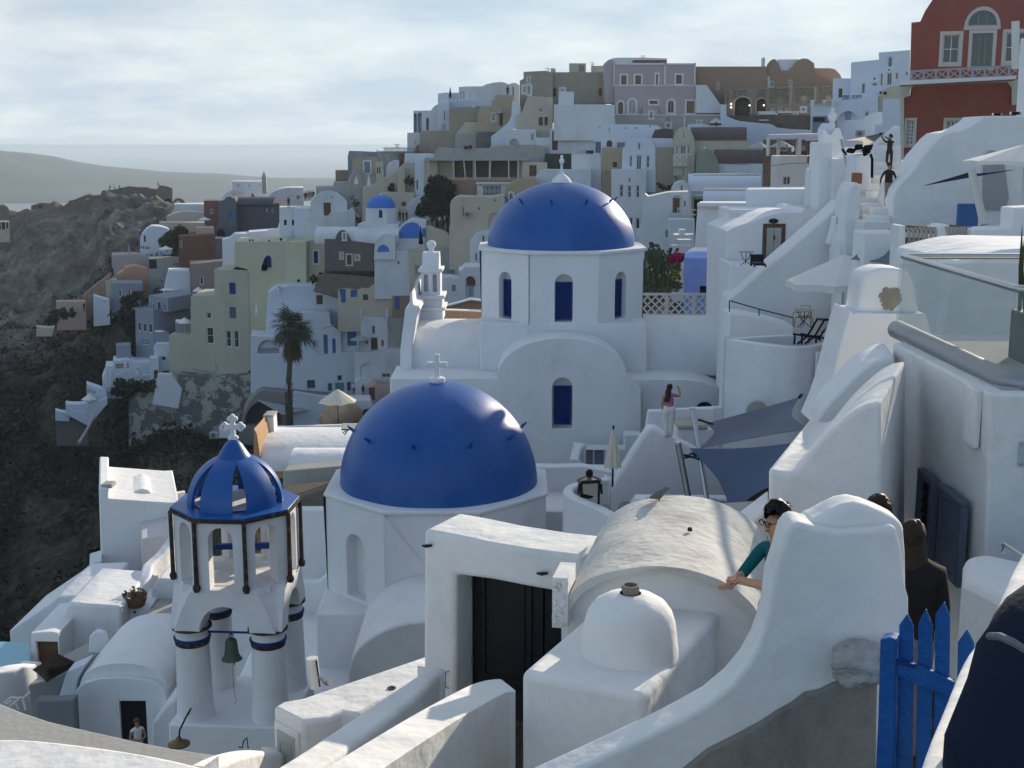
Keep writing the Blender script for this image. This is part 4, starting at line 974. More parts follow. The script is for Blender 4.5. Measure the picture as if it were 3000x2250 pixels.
 # blue gate
YG=6.1
gt=root('picket_gate',P(735,1659,YG),'bright blue worn wooden picket gate beside the rounded pillar','gate')
fg=Face(P(735,1300,YG),-30)
def plank(pts,d0,d1,nm,m=BWOOD):
 return MB().prism([fg.loc(*q)for q in pts],d0,d1,fg.w).build(nm,m,gt,bevel=0.007)
plank([(738,925),(790,912),(828,925),(818,1500),(805,1900),(700,1900),(725,1400)],0.0,0.10,'post')
plank([(832,862),(878,797),(914,872),(912,1300),(905,1900),(808,1900),(826,1300)],0.05,0.075,'picket')
plank([(942,850),(985,770),(1022,862),(1018,1300),(1008,1900),(922,1900),(934,1300)],0.05,0.075,'picket')
plank([(1040,800),(1090,730),(1124,815),(1118,1300),(1100,1900),(1018,1900),(1034,1300)],0.05,0.075,'picket')
plank([(1170,960),(1222,887),(1262,970),(1255,1300),(1240,1900),(1150,1900),(1162,1300)],0.05,0.075,'picket')
plank([(785,1030),(980,1092),(1200,1195),(1330,1255),(1330,1320),(1180,1285),(960,1200),(785,1118)],0.015,0.048,'rail')
for(x,y)in((818,1070),(862,1090),(920,1130),(1050,1185),(1110,1200)):
 a=fg.loc(x,y);mb=MB();T_=Matrix.Translation(fg.w(a[0],0.006,a[1])-Vector(gt['_o']))@Matrix.Rotation(R(-30),4,'Z')@Matrix.Rotation(R(90),4,'X');MB().lathe([(0,0.012),(0.012,0.01),(0.016,0),(0.016,-0.02)],(0,0,0),10).build('bolt',SHUT,gt).matrix_local=T_
MB().box(*(fg.loc(790,1062)[0],0.005,fg.loc(790,1062)[1]),*(fg.loc(940,1062)[0],0.02,fg.loc(790,1040)[1]),fg.w).build('hinge',SHUT,gt)
# near wall at the right edge
npt=[P(1800,100,5.4),P(1561,480,4.6),P(1385,870,3.9),P(1250,1075,3.4),P(1130,1370,2.95),P(1020,1659,2.6),P(940,2000,2.35)]
ribbon('near_parapet','rough sunlit white wall edge rising at the lower right corner, beside the dark jacket','wall',[p+Vector((0.085,0.03,0))for p in npt],0.085,-4,WNEAR,0.03,sub=6)
# right hand building with glass balcony
view(2200,700,800,1896)
rb,fR=house('white_building','tall white building with steel edged glass balcony at the right edge','building',13.9,[(1660,2600),(4300,2600),(4300,1075),(1660,1075)],(985,682),WNEAR,yaw=0,bevel=0.04,seg=3,down=2,anchor=(1660,1075))
x0=0.0;sf=Face(fR.w(fR.loc(1660,1075)[0],0,0),-90)
Dd=abs(sf.loc(985,682)[0]);zR=fR.o.z+fR.loc(1660,1075)[1];XR=fR.w(fR.loc(1660,1075)[0],0,0).x
view(2200,1400,800,1561)
def sidep(x,y):
 a=sf.loc(x,y);return a
 # deep set lattice door and shuttered window on the side wall
mb=MB();q0=sidep(945,760);q1=sidep(1080,10);
x0,x1=q0[0],q1[0];z0,z1=sidep(1050,780)[1],sidep(1000,0)[1]+0.12
ring(mb,[(x0,z0),(x1,z0),(x1,z1),(x0,z1)],[(x0+0.10,z0),(x1-0.10,z0),(x1-0.10,z1-0.1),(x0+0.10,z1-0.1)],-0.10,0.0,sf.w)
do=mb.build('door',SLATE,rb,bevel=0.01)
MB().box(x0+0.08,-0.035,z0,x1-0.08,-0.01,z1-0.08,sf.w).build('pane',DARK,do)
mb=MB();nx=4;nz_=11
for i in range(1,nx):x=x0+0.1+(x1-x0-0.2)*i/nx;mb.box(x-0.014,-0.07,z0,x+0.014,-0.04,z1-0.1,sf.w)
for i in range(1,nz_):z=z0+(z1-z0-0.1)*i/nz_;mb.box(x0+0.1,-0.066,z-0.014,x1-0.1,-0.038,z+0.014,sf.w)
mb.build('lattice',DMETAL,do)
a=sidep(1105,300);b=sidep(1240,300);zt_=sidep(1105,45)[1];zb_=sidep(1105,520)[1]
sh_=MB().box(a[0],-0.09,zb_,b[0],0.0,zt_,sf.w).build('shutter',SLATE,rb,bevel=0.012)
mb=MB();ring(mb,[(a[0]+.06,zb_+.08),(b[0]-.06,zb_+.08),(b[0]-.06,zt_-.08),(a[0]+.06,zt_-.08)],[(a[0]+.09,zb_+.12),(b[0]-.09,zb_+.12),(b[0]-.09,zt_-.12),(a[0]+.09,zt_-.12)],-0.11,-0.085,sf.w);mb.build('moulding',SLATE,sh_)
MB().box(a[0]-0.03,-0.12,zt_,b[0]+0.03,0.0,zt_+0.05,sf.w).build('cornice',SLATE,sh_,bevel=0.01)
# rendered cable duct, plate, rail
view(2200,700,800,1896)
a=sf.loc(1535,1015);b=sf.loc(1612,1015)
MB().box(a[0],-0.07,sf.loc(1570,1450)[1],b[0],0.01,sf.loc(1570,1030)[1],sf.w).build('duct_cover',WNEAR,rb,bevel=0.02)
a=fR.loc(1850,1575);b=fR.loc(1960,1402)
MB().box(a[0],-0.03,a[1],b[0],-0.005,b[1],fR.w).build('number_plate',mat('plexi',(0.42,0.46,0.50),0.2,0.02,1,0),rb,bevel=0.004)
for(x,y)in((1868,1420),(1868,1556)):
 q=fR.loc(x,y);MB().box(q[0]-.012,-0.045,q[1]-.012,q[0]+.012,-0.03,q[1]+.012,fR.w).build('screw',METAL,rb,bevel=0.004)
tcu=bpy.data.curves.new('digit','FONT');tcu.body='7';tcu.size=0.40;tcu.extrude=0.004
t0=bpy.data.objects.new('digit',tcu);col.objects.link(t0);bpy.context.view_layer.update();to=bpy.data.objects.new('digit',bpy.data.meshes.new_from_object(t0 .evaluated_get(bpy.context.evaluated_depsgraph_get())));bpy.data.objects.remove(t0);to.name='digit';col.objects.link(to);to.data.materials.clear();to.data.materials.append(DMETAL);to.parent=rb
q=fR.loc(1882,1515);to.location=fR.w(q[0],-0.035,q[1])-Vector(rb['_o']);to.rotation_euler=(R(90),0,0)
view(2200,1400,800,1561)
MB().tube([P(1440,430,12.6),P(1440,378,12.6),P(1452,376,12.6),P(1600,470,12.2),P(1750,560,11.8)],0.022,10).build('hand_rail',METAL,None);tag(bpy.data.objects['hand_rail'],'polished steel handrail stub on the white ledge at the right edge','rail')
slab('rail_ledge','white ledge under the polished handrail at the right edge','wall',[(1215,440),(1340,420),(1561,470),(1900,600),(1900,900),(1215,560)],P(1440,440,12.6).z,-9,WNEAR,0.12)
# steel fascia and glass
view(2200,700,800,1896)
xw=XR;yf,ybk=13.9,13.9+Dd
GM,gt_,gb=_mat('balustrade_glass');gb.inputs['Base Color'].default_value=(0.80,0.90,0.88,1);gb.inputs['Roughness'].default_value=0.02
gb.inputs['Transmission Weight'].default_value=0.0;gb.inputs['Alpha'].default_value=0.17;gb.inputs['Specular IOR Level'].default_value=0.8;gb.inputs['Base Color'].default_value=(0.30,0.42,0.42,1)
fas=[onz(1012,628,zR+0.06),onz(1772,992,zR+0.06),onz(1860,1002,zR+0.06),onz(3600,1010,zR+0.06)]
MB().tube(fas,0.135,20).build('steel_fascia',mat('satin_grey_metal',(0.30,0.31,0.33),0.45,0.04,2,0.02,metal=0.7),rb,smooth=True,angle=50)
zg=1.07
hr=[p+Vector((0.03,0,zg))for p in fas]
gl=root('glass_balustrade',fas[0],'frameless glass balustrade with round steel handrail on the white building','balustrade')
MB().tube([hr[0]+Vector((6,0.05,0.0)),hr[0],hr[1],hr[2],hr[3]],0.045,12).build('handrail',METAL,gl,smooth=True,angle=50)
g0,g1=hr[0],hr[1]
for(t0,t1)in((0.0,0.37),(0.375,0.995)):
 a=g0 .lerp(g1,t0);b=g0 .lerp(g1,t1);MB().add([Vector((a.x-.006,a.y,zR+.1)),Vector((b.x-.006,b.y,zR+.1)),Vector((b.x-.006,b.y,a.z)),Vector((a.x-.006,a.y,a.z)),Vector((a.x+.006,a.y,zR+.1)),Vector((b.x+.006,b.y,zR+.1)),Vector((b.x+.006,b.y,a.z)),Vector((a.x+.006,a.y,a.z))],[(0,1,2,3),(7,6,5,4),(0,4,5,1),(2,6,7,3),(1,5,6,2),(0,3,7,4)]).build('pane',GM,gl)
MB().add([Vector((p.x,p.y+d,z))for d in(0,0.012)for p,z in((hr[1],zR+.1),(hr[3],zR+.1),(hr[3],hr[3].z),(hr[1],hr[1].z))],[(0,1,2,3),(7,6,5,4),(0,4,5,1),(1,5,6,2),(2,6,7,3),(3,7,4,0)]).build('pane',GM,gl)
MB().box(0,0,0.1,5.5,0.012,1.1,lambda x,y,z:Vector((xw+x+0.05,ybk+y+0.05,zR+z))).build('pane',GM,gl)
MB().box(0.2,0.2,0,9,Dd-0.1,0.03,lambda x,y,z:Vector((xw+x,yf+y,zR+z))).build('balcony_deck',CONC,rb)
# things on the balcony
p=Vector((xw+1.35,yf+1.9,zR+0.03))
MB().box(-0.28,-0.4,0,0.25,0.4,0.62,lambda x,y,z:p+Vector((x,y,z))).build('planter',DMETAL,None,bevel=0.02,origin=p);tag(bpy.data.objects['planter'],'tall dark planter box behind the balcony glass','planter')
mb=MB();rr=random.Random(11)
for i in range(34):
 b_=p+Vector((rr.uniform(-0.22,0.2),rr.uniform(-0.36,0.36),0.6));h_=rr.uniform(0.6,1.15);lean=Vector((rr.uniform(-0.16,0.12),rr.uniform(-0.15,0.15),0));a_=rr.uniform(0,3.14);wv=Vector((math.cos(a_),math.sin(a_),0))*rr.uniform(0.028,0.045)
 mb.add([b_-wv*0.7,b_+wv*0.7,b_+lean*0.5+wv+Vector((0,0,h_*0.5)),b_+lean+Vector((0,0,h_)),b_+lean*0.5-wv+Vector((0,0,h_*0.5))],[(0,1,2,3,4)],rr.choice((0,0,1)))
sn=mb.build('snake_plant',[LEAF,LEAF2],None,origin=p);tag(sn,'upright snake plant leaves above the glass balustrade at the right edge','plant')
p2=Vector((xw+0.95,yf+0.45,zR+0.03));MB().box(-0.3,-0.2,0,0.6,0.3,0.72,lambda x,y,z:p2+Vector((x,y,z))).build('white_bench',WHITE,None,bevel=0.04,origin=p2);tag(bpy.data.objects['white_bench'],'white block seat behind the near balcony glass','seat')
# the building carries on to the right behind the balcony
# security camera
p=P(1000,1080,17.2);sf2=p
cmr=root('security_camera',p,'white round security camera on the side wall under the balcony','camera')
def lat_y(prof,c,m,nm,par,ax='Y',rz=0):
 o=MB().lathe(prof,(0,0,0),20).build(nm,m,par,smooth=True,angle=40);o.matrix_local=Matrix.Translation(Vector(c)-Vector(par['_o']))@Matrix.Rotation(R(rz),4,'Z')@Matrix.Rotation(R(90),4,'X');return o
lat_y([(0.0,0.02),(0.16,0.02),(0.165,0.0),(0.165,-0.05)],(XR-0.03,17.3,p.z),FRAME,'base',cmr,rz=-90)
MB().tube([Vector((XR-0.03,17.3,p.z)),Vector((XR-0.28,17.15,p.z))],[0.14,0.11],16).build('housing',FRAME,cmr,smooth=True,angle=50)
lat_y([(0.0,0.03),(0.07,0.02),(0.075,0.0),(0.0,-0.02)],(XR-0.29,17.05,p.z),CHAR,'lens',cmr)
# pier and sloping roofs to its left
wp,f_=house('wall_pier','square white pier with sloping top joined to the left of the balcony building','wall',17.4,[(748,2400),(1100,2400),(1100,975),(975,985),(900,1005),(765,1066)],0.75,WNEAR,yaw=-35,bevel=0.03)
h1=root('sloping_roof_house',P(115,1800,14.2),'white house with concave sloping roof and sunlit ridge left of the pier','house')
mass(h1,14.2,[(115,2500),(900,2500),(900,1130),(800,1150),(720,1190),(640,1250),(560,1320),(480,1400),(410,1480),(350,1560),(310,1612),(250,1622),(180,1612),(120,1595)],2.9,WNEAR,yaw=-22,bevel=0.05,seg=3,anchor=(115,1600))
mass(h1,17.2,[(420,1900),(1000,1900),(1000,812),(930,820),(850,850),(770,900),(690,975),(620,1050),(560,1110),(500,1180),(455,1262)],1.2,WHITE,yaw=-10,bevel=0.05,seg=3,name='upper_roof',anchor=(455,1262))
ch1=root('flared_chimney',P(600,1260,21),'tall flared white chimney block with a brown soot stain behind the glass balcony','chimney')
mass(ch1,21,[(440,1300),(1300,1300),(1250,640),(1215,520),(735,515),(712,525),(690,495),(668,560),(625,720),(580,900),(540,1050),(500,1160)],1.1,WHITE,bevel=0.12,seg=4,anchor=(690,640),name='body')
mass(ch1,21.15,[(735,540),(748,440),(772,258),(840,222),(905,203),(1000,206),(1060,215),(1110,250),(1135,330),(1155,440),(1180,540)],0.85,WHITE,bevel=0.10,seg=4,anchor=(735,540),name='cap')
mb=MB();rr=random.Random(4);f_=Face(P(960,410,21.13));pts=[]
for k in range(48):
 t=2*math.pi*k/48;r_=1+0.16*rr.uniform(-1,1)+(0.25 if 3.9<t<4.9 else 0);pts.append(f_.loc(975+78*r_*math.cos(t),405-70*r_*math.sin(t)))
MB().prism(pts,0.0,0.05,f_.w).build('soot_stain',mat('soot_stain',(0.27,0.235,0.195),0.95,0.45,6,0.3),ch1)
# the town
def h(label,Y,outline,D,m,ops=(),yaw=None,name='house',cat='house',bevel=0.04,**kw):
 return house(name,label,cat,Y,outline,D,m,ops,yaw,bevel,**kw)
W_=lambda x0,y0,x1,y1,arch=False,**k:O("win",x0,y0,x1,y1,arch,**k)
D_=lambda x0,y0,x1,y1,arch=False,**k:O("door",x0,y0,x1,y1,arch,**k)
S_=lambda x0,y0,x1,y1,arch=False,**k:O("shut",x0,y0,x1,y1,arch,**k)
K_=lambda x0,y0,x1,y1,arch=False,**k:O("dark",x0,y0,x1,y1,arch,**k)
BG=dict(col=BROWN,frame=TRIM)
# ---------------- skyline, left to centre: view (900,100,800)
view(900,100,800)
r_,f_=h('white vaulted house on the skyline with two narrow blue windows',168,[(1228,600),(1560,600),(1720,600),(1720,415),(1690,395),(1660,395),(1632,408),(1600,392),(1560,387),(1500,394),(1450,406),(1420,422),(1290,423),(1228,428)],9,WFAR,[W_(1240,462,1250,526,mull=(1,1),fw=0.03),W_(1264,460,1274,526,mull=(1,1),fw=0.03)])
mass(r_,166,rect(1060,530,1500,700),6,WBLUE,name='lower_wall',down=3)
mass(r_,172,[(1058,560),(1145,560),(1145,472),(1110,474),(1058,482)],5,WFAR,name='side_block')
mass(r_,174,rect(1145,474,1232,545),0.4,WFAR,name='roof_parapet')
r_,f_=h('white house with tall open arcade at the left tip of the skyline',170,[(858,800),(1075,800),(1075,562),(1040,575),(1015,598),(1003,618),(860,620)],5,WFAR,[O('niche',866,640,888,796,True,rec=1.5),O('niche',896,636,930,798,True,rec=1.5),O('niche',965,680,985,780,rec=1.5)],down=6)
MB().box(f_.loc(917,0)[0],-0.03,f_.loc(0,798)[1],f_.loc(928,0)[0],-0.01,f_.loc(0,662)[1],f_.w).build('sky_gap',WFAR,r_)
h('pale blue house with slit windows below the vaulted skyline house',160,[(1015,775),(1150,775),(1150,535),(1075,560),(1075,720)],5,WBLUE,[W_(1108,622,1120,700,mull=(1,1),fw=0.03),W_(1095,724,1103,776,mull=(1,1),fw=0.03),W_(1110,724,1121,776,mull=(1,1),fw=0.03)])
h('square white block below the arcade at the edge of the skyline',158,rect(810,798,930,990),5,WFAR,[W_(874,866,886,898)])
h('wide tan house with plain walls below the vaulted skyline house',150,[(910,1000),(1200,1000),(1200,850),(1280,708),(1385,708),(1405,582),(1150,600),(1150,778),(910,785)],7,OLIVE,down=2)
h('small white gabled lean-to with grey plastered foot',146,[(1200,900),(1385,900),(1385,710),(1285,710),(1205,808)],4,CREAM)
h('grey patched wall below the white lean-to',145,rect(1200,806,1372,930),3,CONC)
h('ochre house with white framed window and thin awning post',143,[(1380,800),(1640,800),(1660,640),(1676,492),(1520,492),(1518,582),(1408,584),(1380,640)],7,OCHRE,[W_(1493,645,1525,704,trim=TRIM,mull=(2,2)),D_(1560,640,1585,742)])
view(900,100,800)
h('dark masonry arch wall under the white stair',138,rect(1380,790,1620,890),4,MASON)
h('yellow ochre terrace wall in front of the ochre house',140,rect(1378,745,1570,800),3,OCHRE,name='terrace_wall',cat='wall')
r_,f_=h('white staircase wall climbing in two flights past the ochre house',134,[(1488,878),(1620,878),(1620,800),(1632,770),(1700,768),(1700,660),(1732,640),(1728,590),(1690,545),(1660,543),(1655,660),(1625,720),(1490,830)],1.0,WBLUE,name='stair_wall',cat='wall')
r_,f_=h('tall khaki house with stepped gable and white framed windows on the skyline',150,[(1720,700),(1990,700),(1990,315),(1935,296),(1752,305),(1752,362),(1722,375)],9,OLIVE,[W_(1786,352,1800,388,trim=TRIM,mull=(1,2)),W_(1748,420,1770,478,trim=FRAME),W_(1786,416,1810,490,trim=FRAME),W_(1826,416,1838,446)])
h('long khaki house with flat roof on the skyline',152,rect(1935,308,2420,560),9,OLIVE,[K_(1980,440,2018,505,col=BROWN),W_(2052,440,2084,466,trim=FRAME),K_(2362,440,2386,500,col=BROWN)])
h('small cream penthouse block with slatted opening on the khaki roof',158,rect(2122,236,2258,310),5,CREAM,[K_(2200,252,2242,306,col=OLIVE)])
h('low cream block with domed vent at the right of the penthouse block',158,rect(2300,256,2400,310),5,CREAM)
h('half round cream vent vault on the khaki roof',156,archo(1955,276,2030,312,300),4,CREAM,name='vault',cat='vault')
h('beige house with two dark framed doors and lean-to roof',132,[(1695,800),(1990,800),(1990,512),(1790,500),(1735,640),(1695,660)],8,CREAM,[W_(1876,592,1910,636),K_(1876,672,1910,740,col=BROWN),K_(1922,672,1950,740,col=BROWN)])
h('plain pale house with one arched window and flower ledge',130,[(1990,780),(2420,780),(2420,570),(2000,570)],7,WFAR,[W_(2086,708,2118,768,True,frame=BROWN)])
h('small white rooftop box above the plain pale house',131,rect(2036,466,2160,530),4,WFAR)
h('low white wall with a round arch behind parked rooftop tables',126,[(1612,900),(1855,900),(1855,772),(1614,772)],5,WFAR,[K_(1640,846,1710,902,True,col=CONC),W_(1810,802,1840,866,col=BROWN)])
h('white house with brown plank door and two brown windows',122,rect(1965,768,2260,1000),7,WFAR,[D_(1984,784,2030,940,fw=0.04),W_(2080,784,2122,870,col=BROWN,mull=(1,1)),W_(2136,784,2168,866,col=BROWN,mull=(1,1))])
h('white block between the arch wall and the brown plank door',124,rect(1850,838,1985,960),4,WFAR)
# left shoulder of the hill
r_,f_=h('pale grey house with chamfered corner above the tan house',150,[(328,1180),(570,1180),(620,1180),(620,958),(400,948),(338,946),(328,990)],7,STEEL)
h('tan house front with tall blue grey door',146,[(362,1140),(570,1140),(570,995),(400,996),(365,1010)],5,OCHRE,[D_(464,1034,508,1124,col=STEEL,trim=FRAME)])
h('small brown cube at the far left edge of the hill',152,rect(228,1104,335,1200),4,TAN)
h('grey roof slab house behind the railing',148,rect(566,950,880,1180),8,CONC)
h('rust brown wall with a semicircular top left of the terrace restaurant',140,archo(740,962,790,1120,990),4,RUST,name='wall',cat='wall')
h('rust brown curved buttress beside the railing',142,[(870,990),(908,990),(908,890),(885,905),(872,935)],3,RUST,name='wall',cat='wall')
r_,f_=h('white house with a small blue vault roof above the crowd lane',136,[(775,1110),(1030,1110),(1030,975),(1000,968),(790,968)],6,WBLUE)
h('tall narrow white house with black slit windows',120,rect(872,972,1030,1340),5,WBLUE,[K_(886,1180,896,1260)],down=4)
h('round topped pale vault behind the leaning chimney',138,[(634,1150),(745,1150),(745,1022),(700,1024),(660,1045),(640,1080)],4,WFAR,name='vault',cat='vault')
h('cream sloping house with rooftop chimney beside the small blue dome',126,[(440,1330),(880,1330),(880,1040),(800,1040),(735,1100),(640,1160),(560,1210),(500,1240),(450,1240)],6,CREAM,down=4)
h('square grey green stack with two slots behind the cream sloping house',130,[(556,1180),(640,1180),(612,1034),(556,1034)],1.5,CREAM,[K_(566,1080,574,1130),K_(584,1078,592,1130)],name='chimney',cat='chimney')
h('tapering cream chimney with two round flues',124,[(726,1260),(800,1260),(790,1100),(778,1088),(738,1088),(732,1100)],1.2,CREAM,name='chimney',cat='chimney')
h('dim grey terrace wall left of the two folded umbrellas',134,[(70,1330),(600,1330),(600,1180),(380,1100),(330,1200),(215,1205),(205,1240),(70,1242)],8,CONC,down=4,name='terrace_wall',cat='wall')
# terrace restaurant
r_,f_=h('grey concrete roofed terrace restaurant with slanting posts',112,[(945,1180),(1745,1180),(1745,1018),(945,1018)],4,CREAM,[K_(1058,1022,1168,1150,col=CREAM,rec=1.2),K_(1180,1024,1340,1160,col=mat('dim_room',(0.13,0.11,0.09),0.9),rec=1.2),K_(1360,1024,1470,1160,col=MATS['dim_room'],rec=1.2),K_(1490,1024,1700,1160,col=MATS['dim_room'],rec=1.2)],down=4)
MB().box(f_.loc(945,0)[0],-2.4,f_.loc(0,1024)[1],f_.loc(1790,0)[0],0.2,f_.loc(0,1000)[1],f_.w).build('roof_slab',CONC,r_,bevel=0.03)
for(xa,xb)in((972,976),(1178,1182),(1262,1276),(1354,1358),(1482,1470),(1628,1630),(1708,1704)):
 za=f_.loc(0,1024)[1];zb=f_.loc(0,1172)[1]
 MB().tube([f_.w(f_.loc(xa,0)[0]-0.0,-2.2,za),f_.w(f_.loc(xb,0)[0],-2.2,zb)],0.10,8).build('post',TRIM,r_)
mass(r_,109.5,[(1160,1210),(1745,1210),(1745,1168),(1160,1164)],2.4,SALMON,name='floor_edge',down=1.5)
h('broad grey roof parapet with rounded left end above the terrace restaurant',118,[(1030,1030),(1925,1030),(1925,905),(1800,895),(1620,900),(1490,908),(1470,925),(1200,928),(1060,918),(1035,950)],5,CONC,name='roof_terrace',cat='terrace')
h('brown rock and plaster wall below the terrace restaurant',107,rect(1150,1185,1640,1420),3,TAN,name='retaining_wall',cat='wall')
h('small stone annex with brown door right of the terrace restaurant',108,[(1740,1160),(1945,1160),(1945,1040),(1740,1035)],4,CREAM,[D_(1800,1062,1858,1150)])
h('square dark hedge topped wall behind the restaurant annex',114,rect(1930,970,2140,1100),4,mat('dark_green_wall',(0.05,0.055,0.045)),name='wall',cat='wall')
r_,f_=h('cafe with white framed shopfront showing owl drawings',104,rect(1376,1205,1680,1330),4,WFAR,[K_(1424,1228,1570,1302,col=mat('owl_print',(0.16,0.17,0.19),0.6,0.9,3.5,0),rec=0.1),W_(1382,1224,1412,1262,mull=(1,2)),W_(1382,1272,1412,1320,mull=(1,2))])
for k in range(4):
 cxx=1442+36*k;q=f_.loc(cxx,1270);mb=MB()
 body=[(0.30*math.cos(t*math.pi/7),0.42*math.sin(t*math.pi/7))for t in range(14)]
 mb.prism([(q[0]+x,q[1]+z)for x,z in body],0.05,0.075,f_.w);mb.prism([(q[0]-0.3,q[1]+0.75),(q[0]-0.12,q[1]+0.4),(q[0]+0.12,q[1]+0.4),(q[0]+0.3,q[1]+0.75),(q[0],q[1]+0.55)],0.052,0.077,f_.w);mb.build('owl_drawing',CANVG,r_)
MB().box(f_.loc(1362,0)[0],-0.6,f_.loc(0,1212)[1],f_.loc(1700,0)[0],0.3,f_.loc(0,1200)[1],f_.w).build('roof_edge',FRAME,r_)
h('rounded cream house with air conditioner and arched passage',88,[(1155,1700),(1600,1700),(1600,1300),(1480,1325),(1430,1316),(1350,1320),(1230,1316),(1195,1330),(1168,1358),(1158,1375)],7,CREAM,[W_(1258,1400,1278,1470,col=BROWN,mull=(1,1)),W_(1386,1402,1406,1428,mull=(1,1)),W_(1512,1334,1538,1362,mull=(1,1)),O('niche',1470,1450,1570,1600,True,rec=1.0)],down=3,bevel=0.08)
h('tan gabled house with arched white framed window beside the big dome',96,[(1595,1600),(1850,1600),(1850,1170),(1760,1172),(1690,1185),(1640,1215),(1605,1250)],6,OCHRE,[W_(1636,1284,1668,1352,True,trim=FRAME)])
h('white house with dark red base behind the big dome cross',102,[(1840,1230),(2300,1230),(2300,1090),(2140,1100),(1940,1095),(1880,1112),(1850,1150)],5,WFAR)
h('beige slope-roofed wall left of the small blue domed church',112,[(870,1440),(1010,1440),(990,1300),(960,1310),(900,1320),(850,1345),(800,1400),(770,1440)],5,WFAR,name='wall',cat='wall')
h('beige shop front with blue end wall behind the small blue dome',116,rect(590,1285,870,1440),6,CREAM,[K_(765,1360,800,1392,col=BROWN)])
MB().box(0,0,0,0.01,0.01,0.01).v
# small blue domed church
YS=98.0
sc_ch=root('small_church',P(585,1540,YS),'small white church with pale blue dome and blue arched apse behind the pale yellow house','church')
dx=P(585,1410,YS);z1=P(585,1412,YS).z;z0=P(585,1540,YS).z;rD=P(703,1412,YS).x-P(585,1412,YS).x;YT=gy(YS)+rD*1.06
sd=drum(sc_ch,8,rD*1.06,(dx.x,YT),4,z0-1,z1,WFAR,0.4,{0:[(rD*0.32,z0+0.4*(z1-z0),rD*0.56,z0+0.92*(z1-z0),True)]},name='drum')
f_,wd=sd[0];MB().box(rD*0.30,0.2,z0+0.38*(z1-z0),rD*0.58,0.25,z0+0.94*(z1-z0),f_.w).build('window',SHUT,sc_ch)
for sI in(1,7):
 f_,wd=sd[sI]
 for k in range(3):
  q=f_.w(wd/2,-0.02,z0+(0.35+0.22*k)*(z1-z0));o=MB().lathe([(0,0.05),(0.13,0.05),(0.14,0.0)],(0,0,0),10).build('round_window',SHUT,sc_ch);o.matrix_local=Matrix.Translation(q-Vector(sc_ch['_o']))@Matrix.Rotation(R(4+sI*45),4,'Z')@Matrix.Rotation(R(90),4,'X')
domemesh(sc_ch,(dx.x,YT,z1),rD,P(585,1306,YS).z-z1,BLUE2,seg=40,rings=14)
MB().lathe([(0.3,-0.05),(0.2,0.1),(0.0,0.16)],(dx.x,YT,P(585,1306,YS).z),12).build('finial',WFAR,sc_ch,smooth=True)
mass(sc_ch,YS-0.5,rect(410,1538,740,1660),8,WFAR,name='base_block')
mass(sc_ch,YS-2.5,[(720,1800),(962,1800),(962,1510),(935,1508),(900,1500),(860,1498),(815,1506),(770,1535),(738,1580),(722,1640)],7,WFAR,name='apse_wall')
f_=Face(P(730,1700,YS-2.53));MB().prism([f_.loc(*q)for q in[(722,1655),(912,1655),(912,1560),(890,1530),(850,1523),(805,1532),(765,1565),(740,1610)]],0,0.08,f_.w).build('blue_arch',BLUE2,sc_ch)
MB().prism([f_.loc(*q)for q in[(930,1645),(960,1645),(960,1575),(930,1570)]],0,0.08,f_.w).build('blue_panel',BLUE2,sc_ch)
barrel(sc_ch,YS-4.2,60,740,1680,1560,6,WFAR,'nave_vault',n=12,flat=0.3)
view(950,450,400)
mass(sc_ch,YS-6.5,[(800,1720),(1150,1720),(1150,1330),(1080,1305),(1010,1295),(930,1315),(860,1375),(820,1440)],4,WFAR,name='side_vault')
f_=Face(P(850,1600,YS-6.53));MB().prism([f_.loc(*q)for q in[(853,1595),(1056,1590),(1050,1545),(1015,1495),(960,1472),(905,1490),(868,1540)]],0,0.08,f_.w).build('blue_arch',BLUE2,sc_ch)
# grey stone building
r_,f_=h('dark grey stone house with arched gable and white framed openings',92.2,[(5,1900),(800,1900),(782,1455),(440,1415),(400,1330),(350,1262),(300,1245),(245,1262),(205,1310),(175,1392),(5,1385)],6,mat('grey_rubble_stone',(0.14,0.13,0.12),0.95,0.4,2.5,1.0,6),[W_(306,1290,342,1396,trim=FRAME,mull=(1,3)),W_(262,1612,292,1700,trim=TRIM),D_(370,1640,440,1800,trim=TRIM),W_(508,1650,560,1720,col=BROWN,trim=TRIM)],down=0)
view(900,800,400)
view(1100,650,400)
h('white cube with two small dark windows right of the blue arched chapel end',92,[(-20,920),(230,920),(550,965),(545,470),(195,468),(-20,500)],5,WFAR,[W_(178,545,206,605,mull=(1,1),fw=0.03),W_(358,636,392,690,mull=(1,1),fw=0.03)])
h('grey cube with a grey shuttered opening beside the white belfry',91,rect(548,462,1060,1000),6,CREAM,[K_(642,704,726,870,col=CONC)],down=3,parapet=(0.15,0.25))
h('dark grey side wall behind the white belfry',90.5,rect(1062,440,1280,905),3,CONC,yaw=20)
h('beige terrace wall below the crowd lane',94,[(820,470),(1200,470),(1195,215),(1140,165),(1040,130),(970,115),(905,75),(850,80),(822,60)],3,CREAM,name='terrace_wall',cat='wall')
r_,f_=h('tall white slab wall with iron hinged white doors',90,rect(1197,70,1395,440),1.5,WFAR,[S_(1240,130,1360,425,col=FRAME,leaves=2,rec=0.1,fw=0.02)],name='wall',cat='wall')
mb=MB()
for yy in(138,255,402):
 for xx in(1240,1300):
  q=f_.loc(xx,yy);mb.box(q[0],-0.02,q[1]-0.04,q[0]+0.75,-0.005,q[1]+0.04,f_.w)
mb.build('iron_strap',DMETAL,r_)
h('white round shouldered house with two small windows left of the big dome',86,[(1525,740),(1920,740),(1920,130),(1750,142),(1660,165),(1600,215),(1565,265),(1548,300),(1527,305)],6,WFAR,[W_(1730,222,1770,330,trim=FRAME,mull=(1,1)),W_(1618,505,1650,640,mull=(1,1))])
